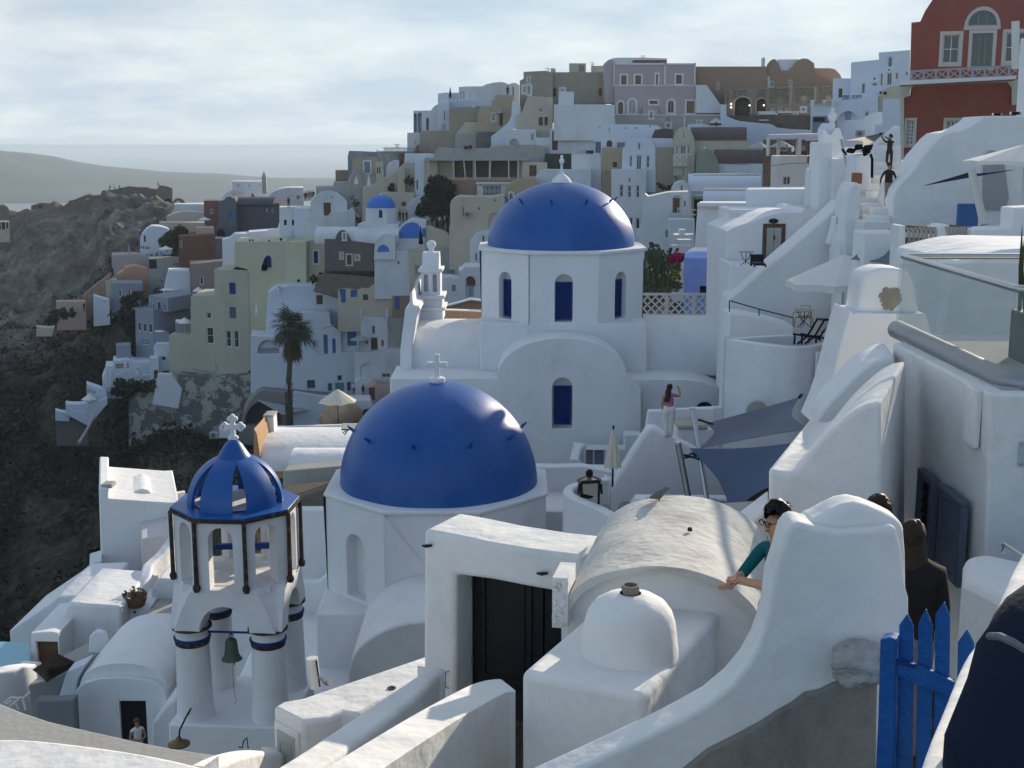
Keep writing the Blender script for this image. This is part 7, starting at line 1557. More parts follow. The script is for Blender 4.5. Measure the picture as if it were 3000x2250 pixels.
# steps
view(2450,350,550)
stp=root('stairs',P(400,1330,43.5),'worn white outdoor steps climbing between two walls','stairs')
f_=Face(P(500,1300,44))
step_y=[(310,1270,655,1200),(350,1205,655,1135),(420,1135,655,1040),(300,1040,655,985),(340,985,655,925),(340,925,680,838),(400,838,690,755),(420,755,700,655),(430,655,760,590),(430,590,760,500),(430,500,760,420),(430,420,760,300)]
for k,(xa,ya,xb,yb_)in enumerate(step_y):
 g_=Face(P(xa,ya,43.4+0.62*k));a=g_.loc(xa,ya);b=g_.loc(xb,yb_);MB().box(a[0],0,a[1]-1.0,b[0],1.4,b[1],g_.w).build('step',WNEAR,stp,bevel=0.04)
h('white side wall climbing right of the stairs',50.5,[(670,1000),(775,1000),(770,420),(750,70),(660,140),(560,220),(430,360),(430,640),(690,640)],0.8,WFAR,name='stair_wall',cat='wall')
# lower right terrace wall with rope rails
r_,f_=h('white terrace wall with rope railed openings above the steel balcony',33,[(730,2100),(1660,2100),(1590,1560),(1590,1290),(1335,1270),(1335,1240),(1230,1240),(1225,1265),(1180,1265),(1170,1530),(818,1530),(818,1252),(748,1250)],0.8,WHITE,name='terrace_wall',cat='wall',bevel=0.05,down=3)
h('white terrace wall continuing right of the rope rails',32.6,[(1590,2100),(3000,2100),(3000,1000),(2070,1040),(2060,1275),(1600,1285)],0.8,WHITE,name='terrace_wall',cat='wall',bevel=0.05,down=3)
def roperail(xa,ya,xb,yb_,lab,dx=0):
 r2=root('rope_rail',P(xa,yb_,33.2),lab,'railing')
 for(y0,y1,r0)in((ya,ya+25,0.09),(yb_-25,yb_,0.09)):MB().tube([P(xa,y0,33.1),P(xb,y1,33.1)],r0,10).build('pole',BROWN,r2)
 n_=7;mb=MB()
 for k in range(n_):
  x=xa+(xb-xa)*(k+0.5)/n_;mb.tube([P(x-14,ya-14,32.97),P(x+10,(ya+yb_)/2,32.95),P(x-6,yb_+14,32.97)],0.028,6);mb.tube([P(x+16,ya-10,32.97),P(x+26,yb_+10,32.97)],0.022,6)
 mb.build('rope',CUSH,r2)
roperail(822,1285,1180,1450,'left rope wound timber rail in the white terrace opening')
roperail(1290,1275,1590,1440,'right rope wound timber rail beside the white terrace pier')
h('blue seat back wall behind the right rope rail',33.9,rect(1335,1300,1600,1560),0.2,BDOOR,name='wall_panel',cat='wall')
h('white table ledge with blue striped bench behind the left rope rail',36.5,[(310,1600),(760,1600),(760,1335),(730,1330),(330,1330)],1.2,WHITE,name='ledge',cat='wall',bevel=0.05)
view(2200,700,800,1896)
h('sunlit white vaulted roof behind the glass balcony',26,[(1180,420),(2600,420),(2600,80),(1896,68),(1750,78),(1620,105),(1500,135),(1400,165)],4,WHITE,name='vault',cat='vault',bevel=0.1)
# roofs below the palm
view(600,1000,600)
r_=root('vaulted_roof_house',P(530,1400,62),'low white double vaulted roof with peach end wall in front of the palm','roof')
f_=Face(P(530,1400,60),0)
barrel(r_,60,575,1650,1355,975,7.2,WHITE,'roof_vault',n=18,flat=0.3)
mass(r_,60.01,rect(525,1345,1660,1480),7.0,mat('ochre_edge',(0.42,0.27,0.15)),name='base_wall')
barrel(r_,59.5,900,1650,1395,1165,3.4,WHITE,'small_vault',n=14)
mass(r_,gi(76+6.9),[(528,1300),(1700,1240),(1700,895),(1000,915),(530,938)],0.3,WHITE,name='rear_parapet',bevel=0.03)
mass(r_,59.98,[(525,1400),(610,1400),(590,1200),(560,1000),(528,940)],5.2,mat('ochre_edge',(0,0,0)),name='end_wall')
ch2=root('chimney',P(690,990,gi(76+3.6)),'white tapered chimney with grey slate cap on the double vaulted roof','chimney')
f_=Face(P(625,1000,gi(76+3.6)));MB().prism([f_.loc(*q)for q in[(622,1020),(752,1020),(740,812),(630,812)]],0,1.2,f_.w).build('shaft',WHITE,ch2,bevel=0.04);MB().prism([f_.loc(*q)for q in[(624,812),(748,812),(740,797),(690,792),(632,798)]],-0.1,1.3,f_.w).build('cap',CONC,ch2)
r2,f_=h('grey roof edge and dark gritty roof behind the bell tower',50,[(780,1900),(1560,1900),(1560,1340),(850,1400)],1.0,CONC,name='roof',cat='roof')
slab('gritty_roof','dark gritty flat roof between the bell tower and the nearer church','roof',[(760,2050),(1600,2050),(1600,1480),(850,1560)],P(850,1560,48).z,-16,DTURF,0.03)
# lower left corner: view(0,1200,1000)
view(0,1200,1000)
r_,f_=h('tall white house with a chimney corner above the dark slope, left of the bell tower',54,[(650,1300),(1160,1300),(1160,600),(1100,605),(700,578),(706,510),(640,508)],6,WHITE,down=3,bevel=0.07)
mass(r_,gi(55.5),[(700,640),(1000,640),(1000,560),(960,522),(910,518),(860,540),(760,540)],3,WHITE,name='roof_hump',bevel=0.1)
mass(r_,gi(59.6),[(990,640),(1200,640),(1200,535),(1000,570)],0.4,WHITE,name='rear_parapet')
a=Face(P(700,510,54.3));q=a.loc(655,512);q2=a.loc(722,486);MB().box(q[0],0,q[1],q2[0],0.7,q2[1],a.w).build('chimney_cap',CONC,r_,bevel=0.04)
mass(r_,53.0,[(580,1120),(660,1120),(660,975),(580,1000)],1.5,WHITE,[K_(620,1062,648,1092)],name='side_wing')
h('pinkish white lower wall beside the sloping stair wall',52,[(915,1250),(1160,1250),(1160,760),(1090,765),(1090,805),(915,840)],3,mat('warm_white',(0.62,0.58,0.58)),name='wall',cat='wall')
ribbon('stair_wall','crooked white stair parapet running down left of the bell tower','wall',[P(1150,780,51),P(1040,930,49.5),P(960,1000,48.5),P(940,1080,47.5),P(860,1200,46.5),P(810,1290,46)],0.2,-24,WHITE,0.07,sub=2)
h('grey walled terrace with a small blue plunge pool left of the bell tower',46.5,[(975,1400),(1200,1400),(1200,1100),(1150,1100),(1030,1092),(980,1170)],3,WHITE,name='pool_wall',cat='wall')
slab('plunge_pool','small blue plunge pool left of the bell tower','pool',[(1030,1160),(1150,1160),(1150,1118),(1060,1118)],P(1050,1118,48).z,P(1050,1118,48).z-0.5,POOL,0)
h('small white half dome behind the plunge pool',50,archo(1060,1010,1200,1120,1080),1.5,WHITE,name='dome_hut',cat='hut')
h('grey ramp wall and steps between the pool and the tower',46,[(790,1500),(1180,1500),(1180,1330),(920,1330),(845,1325),(800,1340)],2,CONC,name='wall',cat='wall')
h('grey rough cement block wall left of the tower columns',44.5,[(905,1460),(1140,1460),(1125,1345),(930,1350),(910,1380)],2.5,mat('warm_cement',(0.40,0.385,0.35),0.95,0.15,2,0.6,10),name='wall',cat='wall',bevel=0.08)
h('white low wall with round vent below the planter',45.5,[(790,1420),(985,1420),(975,1275),(790,1275)],2,WHITE,[K_(862,1306,880,1322,True,rec=0.05)],name='wall',cat='wall')
h('white staircase wall climbing from the umbrella terrace',47.5,[(60,1600),(640,1600),(640,1200),(380,1210),(320,1260),(60,1435)],4,WHITE,name='stair_house',bevel=0.06)
r_,f_=h('white house with flat vaulted top in the lower left corner',44.5,[(375,1680),(790,1680),(785,1275),(560,1262),(455,1252),(425,1270),(400,1320),(378,1400)],4,WHITE,[],bevel=0.12,down=2)
r_,f_=h('white house front with brown door and round lamp in the lower left corner',43,[(186,1900),(380,1900),(380,1450),(330,1440),(200,1448)],3,WHITE,[D_(256,1504,374,1800,fw=0.03)],bevel=0.06)
view(0,1650,1000)
slab('swimming_pool','turquoise swimming pool at the left edge','pool',[(-300,505),(186,510),(195,650),(60,690),(-300,760)],P(0,505,44).z,-27,TURQ,0)
ribbon('pool_wall','white wavy pool wall at the left edge','wall',[P(-200,720,39),P(0,690,39.5),P(90,665,40),P(200,650,41)],0.3,-28,WHITE,0.08,sub=3)
h('white wall below the pool at the left edge',42,[(-200,1100),(200,800),(150,700),(80,690),(-200,780)],2,WHITE,name='wall',cat='wall')
# small vaulted chapel
cp=root('vaulted_chapel',P(480,1100,38),'small white vaulted chapel with dark door, woman standing before it','chapel')
ol=[(500,1180),(1100,1180),(1105,960),(1060,830),(1040,790),(980,765),(900,748),(800,740),(700,740),(600,755),(530,775),(490,800),(484,900)]
CW=mass(cp,38,[(480,1240),(1105,1240),(1085,900),(1060,820),(1000,775),(900,752),(780,742),(640,750),(540,780),(488,830)],4.6,WHITE,[O('dark',793,893,943,1240,col=mat('blackened_door',(0.015,0.014,0.016)),rec=0.12)],bevel=0.02,name='wall')
f_=CW[0];vp=[];n_=20
a=f_.loc(488,830);b=f_.loc(1085,860);w_x=b[0]-a[0];hz=f_.loc(780,742)[1];zb_=a[1]-0.1
for j in range(9):
 y=0.25+4.4*j/8;k_=1 if 0<j<8 else 0.96;rise=(hz-zb_+0.42)*(1-0.0*j)
 for k in range(n_+1):t=math.pi*k/n_;vp.append(f_.w((a[0]+b[0])/2-w_x/2*math.cos(t)*k_,y,zb_+rise*math.sin(t)**0.75*k_))
mb=MB().add(vp,[(j*(n_+1)+i+1,j*(n_+1)+i,(j+1)*(n_+1)+i,(j+1)*(n_+1)+i+1)[::-1]for j in range(8)for i in range(n_)]+[tuple(range(n_+1)),tuple(range(8*(n_+1),9*(n_+1)))[::-1]]);mb.build('vault',WHITE,cp,smooth=True,angle=60)
q=P(655,570,41.2);mb=MB();mb.prism([(-0.45,0),(-0.38,0.62),(-0.15,0.8),(0.12,0.72),(0.2,0.35),(0.75,0.1),(0.75,0)],0,0.35,lambda x,y,z:q+Vector((x,y,z-0.1)));mb.build('bell_cote',WHITE,cp,bevel=0.05)
MB().lathe([(0.0,0.02),(0.16,0.0)],(0,0,0),10).build('bell_hole',DARK,cp).matrix_local=Matrix.Translation(q+Vector((-0.12,-0.012,0.38))-Vector(cp['_o']))@Matrix.Rotation(R(90),4,'X')
h('white buttress slope beside the chapel door',37.2,[(920,1240),(1160,1240),(1150,900),(1110,880),(1060,930),(980,1040),(920,1130)],1.5,WHITE,name='buttress',cat='wall',bevel=0.15)
# pool court floor and grey ledges by the chairs
slab('court_floor','grey paved court in front of the vaulted chapel','terrace',[(-200,800),(500,700),(1150,1000),(1150,1400),(-200,1100)],P(500,1260,38).z,-30,DECK,0)
h('grey stepped benches left of the vaulted chapel',36.5,[(220,1100),(480,1100),(480,880),(440,885),(370,890),(235,890)],0.4,DECK,name='bench_wall',cat='wall')
h('white block seat on the grey benches',35.8,[(235,975),(362,975),(365,908),(240,908)],1.0,WHITE,name='seat_block',cat='seat')
h('white triangular wall left of the chapel below the black awning',38.5,[(170,885),(380,885),(385,820),(500,760),(560,650),(430,705)],0.8,WBLUE,name='wall',cat='wall')
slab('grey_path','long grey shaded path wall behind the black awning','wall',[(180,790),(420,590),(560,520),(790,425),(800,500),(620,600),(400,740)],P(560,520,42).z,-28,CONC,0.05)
view(1600,1100,800)
slab('court_floor','pale floor of the shaded pool court under the sail','terrace',[(1000,1060),(1900,1000),(2000,1300),(1000,1300)],P(1450,1120,27).z,-14,CONC,0.03)
slab('ledge_wall','white sloping ledge between the dark sail tip and the boy','wall',[(1470,1165),(1560,1262),(1800,1080),(1800,915)],P(1600,1180,20).z,-12,WHITE,0.06)
view(0,1200,1000)
h('white wall seen through the front arch of the bell tower',36,[(1330,1900),(1720,1900),(1720,1290),(1330,1300)],0.5,WHITE,name='wall',cat='wall')
# copings added along the long stepped roofs to catch the sun as bright rims
view(1800,350,500)
for(xa,xb,y,Y,lab)in((1078,1900,1112,59.95,'thin coping added as a sunlit rim on the large half moon vent wall'),(1165,2120,905,71.0,'thin coping added as a sunlit rim on the long vaulted roof'),(1025,1880,712,79.2,'thin coping added as a sunlit rim on the uppermost vaulted roof')):
 a,b=P(xa,y,Y),P(xb,y,Y);o=MB().tube([a,a.lerp(b,0.5),b],0.16,10).build('coping',WHITE,None,origin=a,smooth=True,angle=180);tag(o,lab,'coping')
view(2200,700,800,1896)
# sails, parasols, furniture
def sail(name,label,cs,m,sag=(0,0,0,0),belly=0.3,n=14,cat='sail'):
 """cs: four corners; sag: how far each edge curves in, as a share of the patch"""
 A,B,C,D=cs;ctr=(A+B+C+D)/4
 def edge(p,q,s_,t):
  x=p.lerp(q,t);return x+(ctr-x)*s_*4*t*(1-t)
 vs=[]
 for j in range(n+1):
  v=j/n
  for i in range(n+1):
   u=i/n
   top=edge(A,B,sag[0],u);bot=edge(D,C,sag[2],u);lf=edge(A,D,sag[3],v);rt=edge(B,C,sag[1],v)
   bil=(A.lerp(B,u)).lerp(D.lerp(C,u),v)
   p=top.lerp(bot,v)+lf.lerp(rt,u)-bil;p=p-Vector((0,0,belly*16*u*(1-u)*v*(1-v)/4));vs.append(p)
 k=(n+1)**2;m_=n+1
 mb=MB().add(vs+[p+Vector((0,0.01,-0.012))for p in vs],[(j*m_+i,j*m_+i+1,(j+1)*m_+i+1,(j+1)*m_+i)for j in range(n)for i in range(n)]+[(k+j*m_+i,k+(j+1)*m_+i,k+(j+1)*m_+i+1,k+j*m_+i+1)for j in range(n)for i in range(n)])
 o=mb.build(name,m,None,smooth=True,origin=A,angle=180);tag(o,label,cat);return o,vs
view(1600,1100,800)
o,_=sail('shade_sail','upper grey blue shade sail stretched between the leaning poles and the round terrace',[P(1290,388,33.5),P(2050,175,36),P(2130,430,34),P(1235,592,32.5)],SAILG,(0.05,0.25,0.06,0.22),0.5)
o,_=sail('shade_sail','lower dark slate shade sail hanging down to a point behind the brushed vault',[P(1160,588,32.2),P(2010,545,31),P(1800,905,29.5),P(1508,1140,30)],SAIL,(0.10,0.0,0.12,0.22),0.4)
for i,(a_,b_,lab)in enumerate(((P(1068,545,30.5),P(1165,1060,30),'left leaning dark steel mast of the shade sails'),(P(1188,268,32.8),P(1305,1020,31.5),'right leaning polished steel mast of the shade sails'))):
 r_=root('sail_mast',b_,lab,'mast');MB().tube([b_,a_],0.075 if i==0 else 0.07,16).build('pole',METAL if i else mat('dark_steel',(0.16,0.17,0.18),0.3,0.05,1,0,metal=1.0),r_,smooth=True,angle=50)
 MB().lathe([(0.0,0.03),(0.07,0.03),(0.085,0.0),(0.085,-0.03)],a_,14).build('cap',METAL,r_)
 MB().tube([a_+Vector((0.15,0,-0.3)),a_+Vector((0.55,0,-0.42))],0.03,6).build('shackle',DMETAL,r_)
MB().tube([P(2050,178,36),P(2068,158,36.3)],0.05,6).build('sail_hook',DMETAL,None,origin=P(2050,178,36));tag(bpy.data.objects['sail_hook'],'small hook holding the upper shade sail to the round terrace wall','hook')
MB().tube([P(1120,668,31.5),P(1180,630,32),P(1230,650,32.3),P(1120,668,31.5)],0.03,5).build('sail_strap',DMETAL,None,origin=P(1120,668,31.5));tag(bpy.data.objects['sail_strap'],'dark strap tying the lower sail to the left mast','strap')
view(1900,600,800)
sail('shade_sail','grey shade sail under the rope railed terrace behind the big parasol',[P(1765,270,38),P(2060,345,36),P(2060,500,35.5),P(1640,440,37)],SAILG,(0.18,0,0.1,0.12),0.3)
view(2450,350,550)
sail('shade_sail','brown grey shade sail above the stairs behind the man with the camera',[P(90,250,56),P(690,130,60),P(760,75,62),P(300,350,55)],mat('brown_sail',(0.10,0.09,0.095)),(0.1,0.1,0.25,0.3),0.2)
MB().tube([P(58,240,49),P(175,790,48)],0.06,10).build('steel_mast',METAL,None,origin=P(175,790,48),smooth=True,angle=50);tag(bpy.data.objects['steel_mast'],'thin leaning steel mast beside the square white chimney block','mast')
sail('shade_sail','thin dark triangular sail strung across the big white wall',[P(1015,782,41.5),P(1600,610,40),P(1680,640,40.2),P(2135,586,41.5)],SAIL,(0.05,0.05,0.05,0.12),0.0)
MB().tube([P(1595,600,40),P(1740,1240,39.5)],0.12,14).build('white_mast',FRAME,None,origin=P(1740,1240,39.5),smooth=True,angle=50);tag(bpy.data.objects['white_mast'],'thick white leaning mast on the right hand terrace','mast')
# parasols
def parasol(label,top,rim_r,drop,pole_to,m=CANVAS,n=8,valance=0.0,group=None,tilt=0.0):
 r_=root('parasol',(top.x,top.y,pole_to),label,'parasol',group)
 vs=[top];
 for k in range(n):
  a=2*math.pi*(k+0.5)/n;vs.append(top+Vector((rim_r*math.cos(a),rim_r*math.sin(a),-drop+tilt*math.cos(a))))
 for k in range(n):
  a=2*math.pi*(k+1)/n;vs.append(top+Vector((rim_r*0.90*math.cos(a),rim_r*0.90*math.sin(a),-drop*0.95+tilt*math.cos(a))))
 fs=[]
 for k in range(n):fs+=[(0,1+k,1+n+k),(0,1+n+k,1+(k+1)%n)]
 k0=len(vs);vs+=[v-Vector((0,0,0.03))for v in vs];fs+=[tuple(k0+i for i in f)[::-1]for f in fs]
 if valance:
  order=[]
  for k in range(n):order+=[1+k,1+n+k]
  base=len(vs);vs+=[vs[i]-Vector((0,0,valance))for i in order]
  fs+=[(order[i],order[(i+1)%len(order)],base+(i+1)%len(order),base+i)for i in range(len(order))]
 MB().add(vs,fs).build('canopy',m,r_)
 MB().tube([Vector((top.x,top.y,pole_to)),top+Vector((0,0,0.08))],max(0.025,rim_r*0.02),8).build('pole',FRAME if m is CANVAS else DMETAL,r_)
 mb=MB()
 for k in range(n):mb.tube([top+Vector((0,0,-0.06)),vs[1+k]+Vector((0,0,-0.04))],0.012,4)
 mb.build('ribs',DMETAL,r_)['kind']='stuff'
 return r_
def folded(label,px,py0,py1,ybase,Y,wpx,m=CANVAS,group=None):
 a=P(px,py0,Y);b=P(px,py1,Y);c=P(px,ybase,Y);wd=P(px+wpx/2,py1,Y).x-b.x
 r_=root('folded_parasol',c,label,'parasol',group);hgt=a.z-b.z;n=16;vs=[];prof=[(0.08,0),(0.16,0.04),(0.30,0.2),(0.55,0.45),(0.8,0.75),(1.0,1.0)]
 for(q,t)in prof:
  for k in range(n):rr_=wd*q*(1 if k%2 else 0.78);an=2*math.pi*k/n;vs.append((a.x+rr_*math.cos(an),a.y+rr_*math.sin(an),a.z-hgt*t-(0.04*hgt if(t==1.0 and k%2)else 0)))
 MB().add(vs,[(j*n+k,j*n+(k+1)%n,(j+1)*n+(k+1)%n,(j+1)*n+k)for j in range(len(prof)-1)for k in range(n)]+[tuple(range(n))]).build('cloth',m,r_)
 MB().tube([(a.x,a.y,c.z),(a.x,a.y,a.z+wd*0.3)],max(0.03,wd*0.09),6).build('pole',FRAME if m is CANVAS else DMETAL,r_)
view(1600,1100,800)
folded('folded cream parasol with scalloped hem between the two blue domes and the white triangle wall',545,428,735,900,33,150,mat('cream_canvas',(0.62,0.58,0.48),0.9,0.05,3,0.2,30))
view(1900,600,800)
t=P(1590,398,38.6);zb_=P(1550,1060,38.6).z;rr_=P(1800,550,38.6).x-t.x
parasol('large cream canvas parasol over the round terrace by the deck chair',t,1.75,0.78,zb_,CANVAS,8,0.2,tilt=0.1)
view(600,1000,600)
t=P(1432,512,62);parasol('cream patio parasol standing on the double vaulted roof',t,P(1645,590,62).x-t.x,0.9,P(1460,978,62).z,mat('cream_canvas',(0,0,0)),8,0.05)
view(0,1200,1000)
t=P(598,1108,49);parasol('pale blue grey parasol above the terrace gate at the lower left',t,P(735,1170,49).x-t.x,0.75,P(598,1255,49).z,CANVG,10,0.05)
for(vw,xc,y0,xr,y1,yb_,Y,lab,m)in(((500,500,600),362,500,435,532,620,196,'small pale parasol beside the brick red house',CANVAS),((0,500,600),1788,812,1870,848,930,180,'small pale parasol in front of the dark bush by the maroon house',CANVAS),((0,850,600),1990,290,2070,352,480,114,'pale parasol half hidden by the pale yellow house',CANVAS),((0,850,600),960,1120,1050,1178,1240,102.5,'white parasol on the lowest slope terraces',CANVAS),((900,800,400),850,1008,1020,1078,1270,87.3,'grey parasol in front of the two storey house with brown shutters',CANVG),((2100,200,400),680,1180,870,1290,1420,72,'wide grey market parasol left of the open restaurant',CANVG),((2100,200,400),1050,1165,1260,1280,1420,71.5,'wide grey market parasol inside the open restaurant',CANVG),((900,100,800),1560,612,1600,640,745,142,'small slanting awning parasol by the ochre house',CANVG),((0,500,600),1840,1240,1960,1285,1360,152,'wide white canopy parasol above the long grey house',CANVAS),((0,500,600),2140,1255,2210,1300,1340,140,'white parasol beside the mauve block',CANVAS)):
 view(*vw);t=P(xc,y0,Y);parasol(lab,t,P(xr,y1,Y).x-t.x,t.z-P(xc,y1,Y).z,P(xc,yb_,Y).z,m,8,0.02,'parasols in the town')
for(vw,px,y0,y1,yb_,Y,wp,lab,m)in(((900,100,800),1158,428,508,540,167,26,'dark folded parasol against the sky on the hill top',DKCLOTH),((950,450,400),518,372,490,520,132,80,'left white folded parasol on the grey terrace',CANVAS),((950,450,400),722,338,520,560,131,70,'right white folded parasol on the grey terrace',CANVAS),((950,450,400),1560,1180,1460,1540,93,80,'dark folded parasol in front of the blue arch',DKCLOTH),((0,500,600),1388,788,890,920,196,28,'pale folded parasol under the cliff',CANVG),((400,850,850),912,92,180,195,100.5,24,'white folded parasol against the pale yellow house',CANVAS),((2200,0,800),472,1268,1312,1330,66.8,26,'small folded red brown parasol on the restaurant wall',RUST),((0,850,600),1352,745,830,870,108,40,'cream folded parasol on the pool terrace',CANVAS)):
 view(*vw);folded(lab,px,y0,y1,yb_,Y,wp,m,'folded parasols in the town')
view(2200,0,800)
# right hand big parasol piece by the white wall
t=P(2230,1165,38);parasol('cream parasol entering from the right edge above the thin dark sail',t,1.75,0.5,P(2230,1700,38).z,CANVAS,8,0.1)
parasol('small pale parasol in front of the arched door of the red house',P(1340,1272,55),1.3,0.3,P(1340,1480,55).z,CANVAS,8,0.0)
# furniture
def frame_mesh(par,nm,segs,r_,m):
 mb=MB()
 for s_ in segs:mb.tube(s_,r_,6)
 return mb.build(nm,m,par)
view(1900,600,800)
Yd=39.6;dk=root('deck_chair',P(1330,1100,Yd),'dark wood deck chair with cream sling on the round terrace','deck chair')
q=lambda x,y,d=0.0:P(x,y,Yd+d)
for d in(0.0,0.65):
 dx=0 if d==0 else-60
 frame_mesh(dk,'side_rail',[[q(1435+dx,1095,d),q(1530+dx,935,d)],[q(1190+dx+40,1045,d),q(1450+dx,1085,d)],[q(1265+dx,1128,d),q(1345+dx,1065,d),q(1425+dx,930,d)]],0.035,DWOOD)
 frame_mesh(dk,'leg',[[q(1240+dx,1130,d),q(1245+dx,1055,d)],[q(1355+dx,1120,d),q(1358+dx,1080,d)],[q(1450+dx,1100,d),q(1435+dx,1055,d)]],0.035,DWOOD)
sl=[P(1345,1068,Yd),P(1300,1058,Yd+0.6),P(1400,950,Yd+0.6),P(1480,955,Yd)]
MB().add(sl+[v+Vector((0,0,-0.03))for v in sl],[(0,3,2,1),(4,5,6,7),(0,1,5,4),(2,3,7,6),(1,2,6,5),(3,0,4,7)]).build('sling',CUSH,dk)
frame_mesh(dk,'top_bar',[[P(1425,930,Yd),P(1530,935,Yd)],[P(1365,925,Yd+0.65),P(1425,930,Yd)]],0.04,DWOOD)
def bistro(xc,ytop,yb_,Y,rpx,lab,m):
 c=P(xc,ytop,Y);b=P(xc,yb_,Y);r0=P(xc+rpx,ytop,Y).x-c.x;t_=root('bistro_table',b,lab,'table')
 MB().lathe([(0,0.02),(r0,0.02),(r0,-0.01),(0,-0.01)],c,24).build('table_top',CONC,t_,smooth=True,angle=40)
 for k in range(3):
  a=2.1*k+0.4;frame_mesh(t_,'leg',[[c+Vector((0.75*r0*math.cos(a),0.75*r0*math.sin(a),0)),(c+b)/2+Vector((0.12*math.cos(a),0.12*math.sin(a),0)),b+Vector((-0.8*r0*math.cos(a),-0.8*r0*math.sin(a),0))]],0.014,m)
bistro(1258,853,990,41.6,78,'round grey bistro table with the yellow chair on the terrace',DMETAL)
bistro(788,382,490,46.2,63,'round metal bistro table on the small balcony by the grey door',DMETAL)
cm=mat('mustard_metal',(0.35,0.23,0.06),0.5,0.1,2,0);yc_=root('bistro_chair',P(1270,1000,42.2),'mustard yellow wire chair behind the grey bistro table','chair')
q=lambda x,y,d=0.0:P(x,y,42.0+d)
frame_mesh(yc_,'back',[[q(1232,905),q(1240,815),q(1308,815),q(1312,905)],[q(1238,850),q(1310,850)]],0.016,cm)
frame_mesh(yc_,'arm_rest',[[q(1172,985,-0.5),q(1172,870,-0.5),q(1235,870)],[q(1325,985,-0.3),q(1318,870,-0.3),q(1310,870)]],0.016,cm)
MB().add([q(1185,912,-0.5),q(1322,912,-0.4),q(1312,895),q(1232,895)]+[q(1185,918,-0.5),q(1322,918,-0.4),q(1312,901),q(1232,901)],[(0,1,2,3),(7,6,5,4),(0,4,5,1),(1,5,6,2),(2,6,7,3),(3,7,4,0)]).build('seat',cm,yc_)
for x in(1188,1240,1308,1330):frame_mesh(yc_,'leg',[[q(x,912,-0.2),q(x+(-6 if x<1250 else 8),1000,-0.2)]],0.015,cm)
wc=root('wooden_chair',P(885,492,46.3),'dark slatted wooden chair on the small balcony by the grey door','chair')
f_=Face(P(885,492,46.3));mb=MB()
for(xa,ya,xb,yb_)in((835,495,835,402),(932,495,920,405)):barp(mb,f_,xa,ya,xb,yb_,0.06)
mb.build('back_post',DWOOD,wc)
for y in(410,425,440,456):mb=MB();barp(mb,f_,838,y,922,y,0.07);mb.build('slat',DWOOD,wc)
mb=MB();barp(mb,f_,838,474,928,474,0.07,-0.5,0.05);mb.build('seat',DWOOD,wc)
mb=MB();barp(mb,f_,838,495,838,474,0.05,-0.5,-0.44);barp(mb,f_,928,495,928,474,0.05,-0.5,-0.44);mb.build('leg',DWOOD,wc)
# lounger at the lower left, black awning, planter, gate
view(0,1650,1000)
lg=root('white_chair',P(110,950,33),'folding white slatted lounge chair by the curved terrace edge','chair')
q=lambda x,y,d=0.0:P(x,y,33+d)
frame_mesh(lg,'frame',[[q(30,905),q(70,870),q(150,875),q(195,835,.3)],[q(40,915,.5),q(80,885,.5),q(160,890,.5)],[q(60,930),q(140,865)],[q(90,880),q(120,945)],[q(150,880),q(165,950)]],0.03,FRAME)
for k in range(6):frame_mesh(lg,'slat',[[q(75+15*k,872),q(85+15*k,888,.5)]],0.022,FRAME)
o,_=sail('black_awning','black slack awning cloth stretched beside the white house at the lower left',[P(208,690,38),P(372,582,40),P(520,650,39.5),P(300,772,37)],DKCLOTH,(0.05,0.05,0.05,0.05),0.5,cat='awning')
view(0,1200,1000)
pt=root('dried_planter',P(880,1270,45.6),'round rusty planter with dead brown leaves on the stair wall','planter')
c=P(880,1272,45.6);MB().lathe([(0.0,0),(0.32,0.0),(0.42,0.25),(0.45,0.42),(0.38,0.42),(0.3,0.3),(0,0.3)],c,14).build('pot',RUST,pt,smooth=True,angle=40)
mb=MB();leafclump(mb,c+Vector((0,0,0.5)),0.45,90,0.12,0.5,random.Random(2));mb.build('dead_leaves',DRYB,pt)
gd=root('terrace_gate',P(710,1260,47.3),'black slatted gate on the terrace under the pale parasol','gate');f_=Face(P(710,1260,47.3))
for k in range(5):mb=MB();barp(mb,f_,672+20*k,1258,672+20*k,1175+(2-abs(k-2))*-3,0.17);mb.build('slat',DKCLOTH,gd)
mb=MB();barp(mb,f_,662,1195,760,1195,0.1,-0.03,0.0);barp(mb,f_,662,1245,760,1245,0.1,-0.03,0.0);mb.build('rail',DKCLOTH,gd)
# table top on the roof with white weathered boards
view(600,1000,600)
tb=root('roof_table',P(1560,1000,58.5),'weathered white plank table on thin dark legs beside the lower dome','table')
for k in range(3):
 f_=Face(P(1480,950,58.0+0.45*k));a=f_.loc(1478,955-24*k);b=f_.loc(1700,955-24*k);MB().box(a[0],0,a[1]-0.03,b[0],0.40,a[1]+0.03,f_.w).build('plank',GDOOR,tb,bevel=0.01)
frame_mesh(tb,'leg',[[P(1478,960,58),P(1474,950,58),P(1640,955,58)],[P(1545,960,58),P(1508,1012,58)],[P(1530,960,58.6),P(1490,990,58.6)]],0.03,DMETAL)
bo=P(1490,840,80.5);mb=MB();rr=random.Random(8)
bk=root('buff_boulders',P(1440,900,80.5),'heap of buff orange boulders behind the patio parasol','rocks')
for(x,y,s_)in((1400,870,1.9),(1450,800,2.1),(1530,820,2.3),(1500,760,1.7),(1350,850,1.4)):
 bm=bmesh.new();bmesh.ops.create_icosphere(bm,subdivisions=3,radius=1);c=P(x,y,80)
 MB().add([c+v.co*s_*(1+0.4*noise.noise(v.co*1.4+c))for v in bm.verts],[tuple(v.index for v in f.verts)for f in bm.faces]).build('boulder',BUFF,bk,smooth=True,angle=60);bm.free()
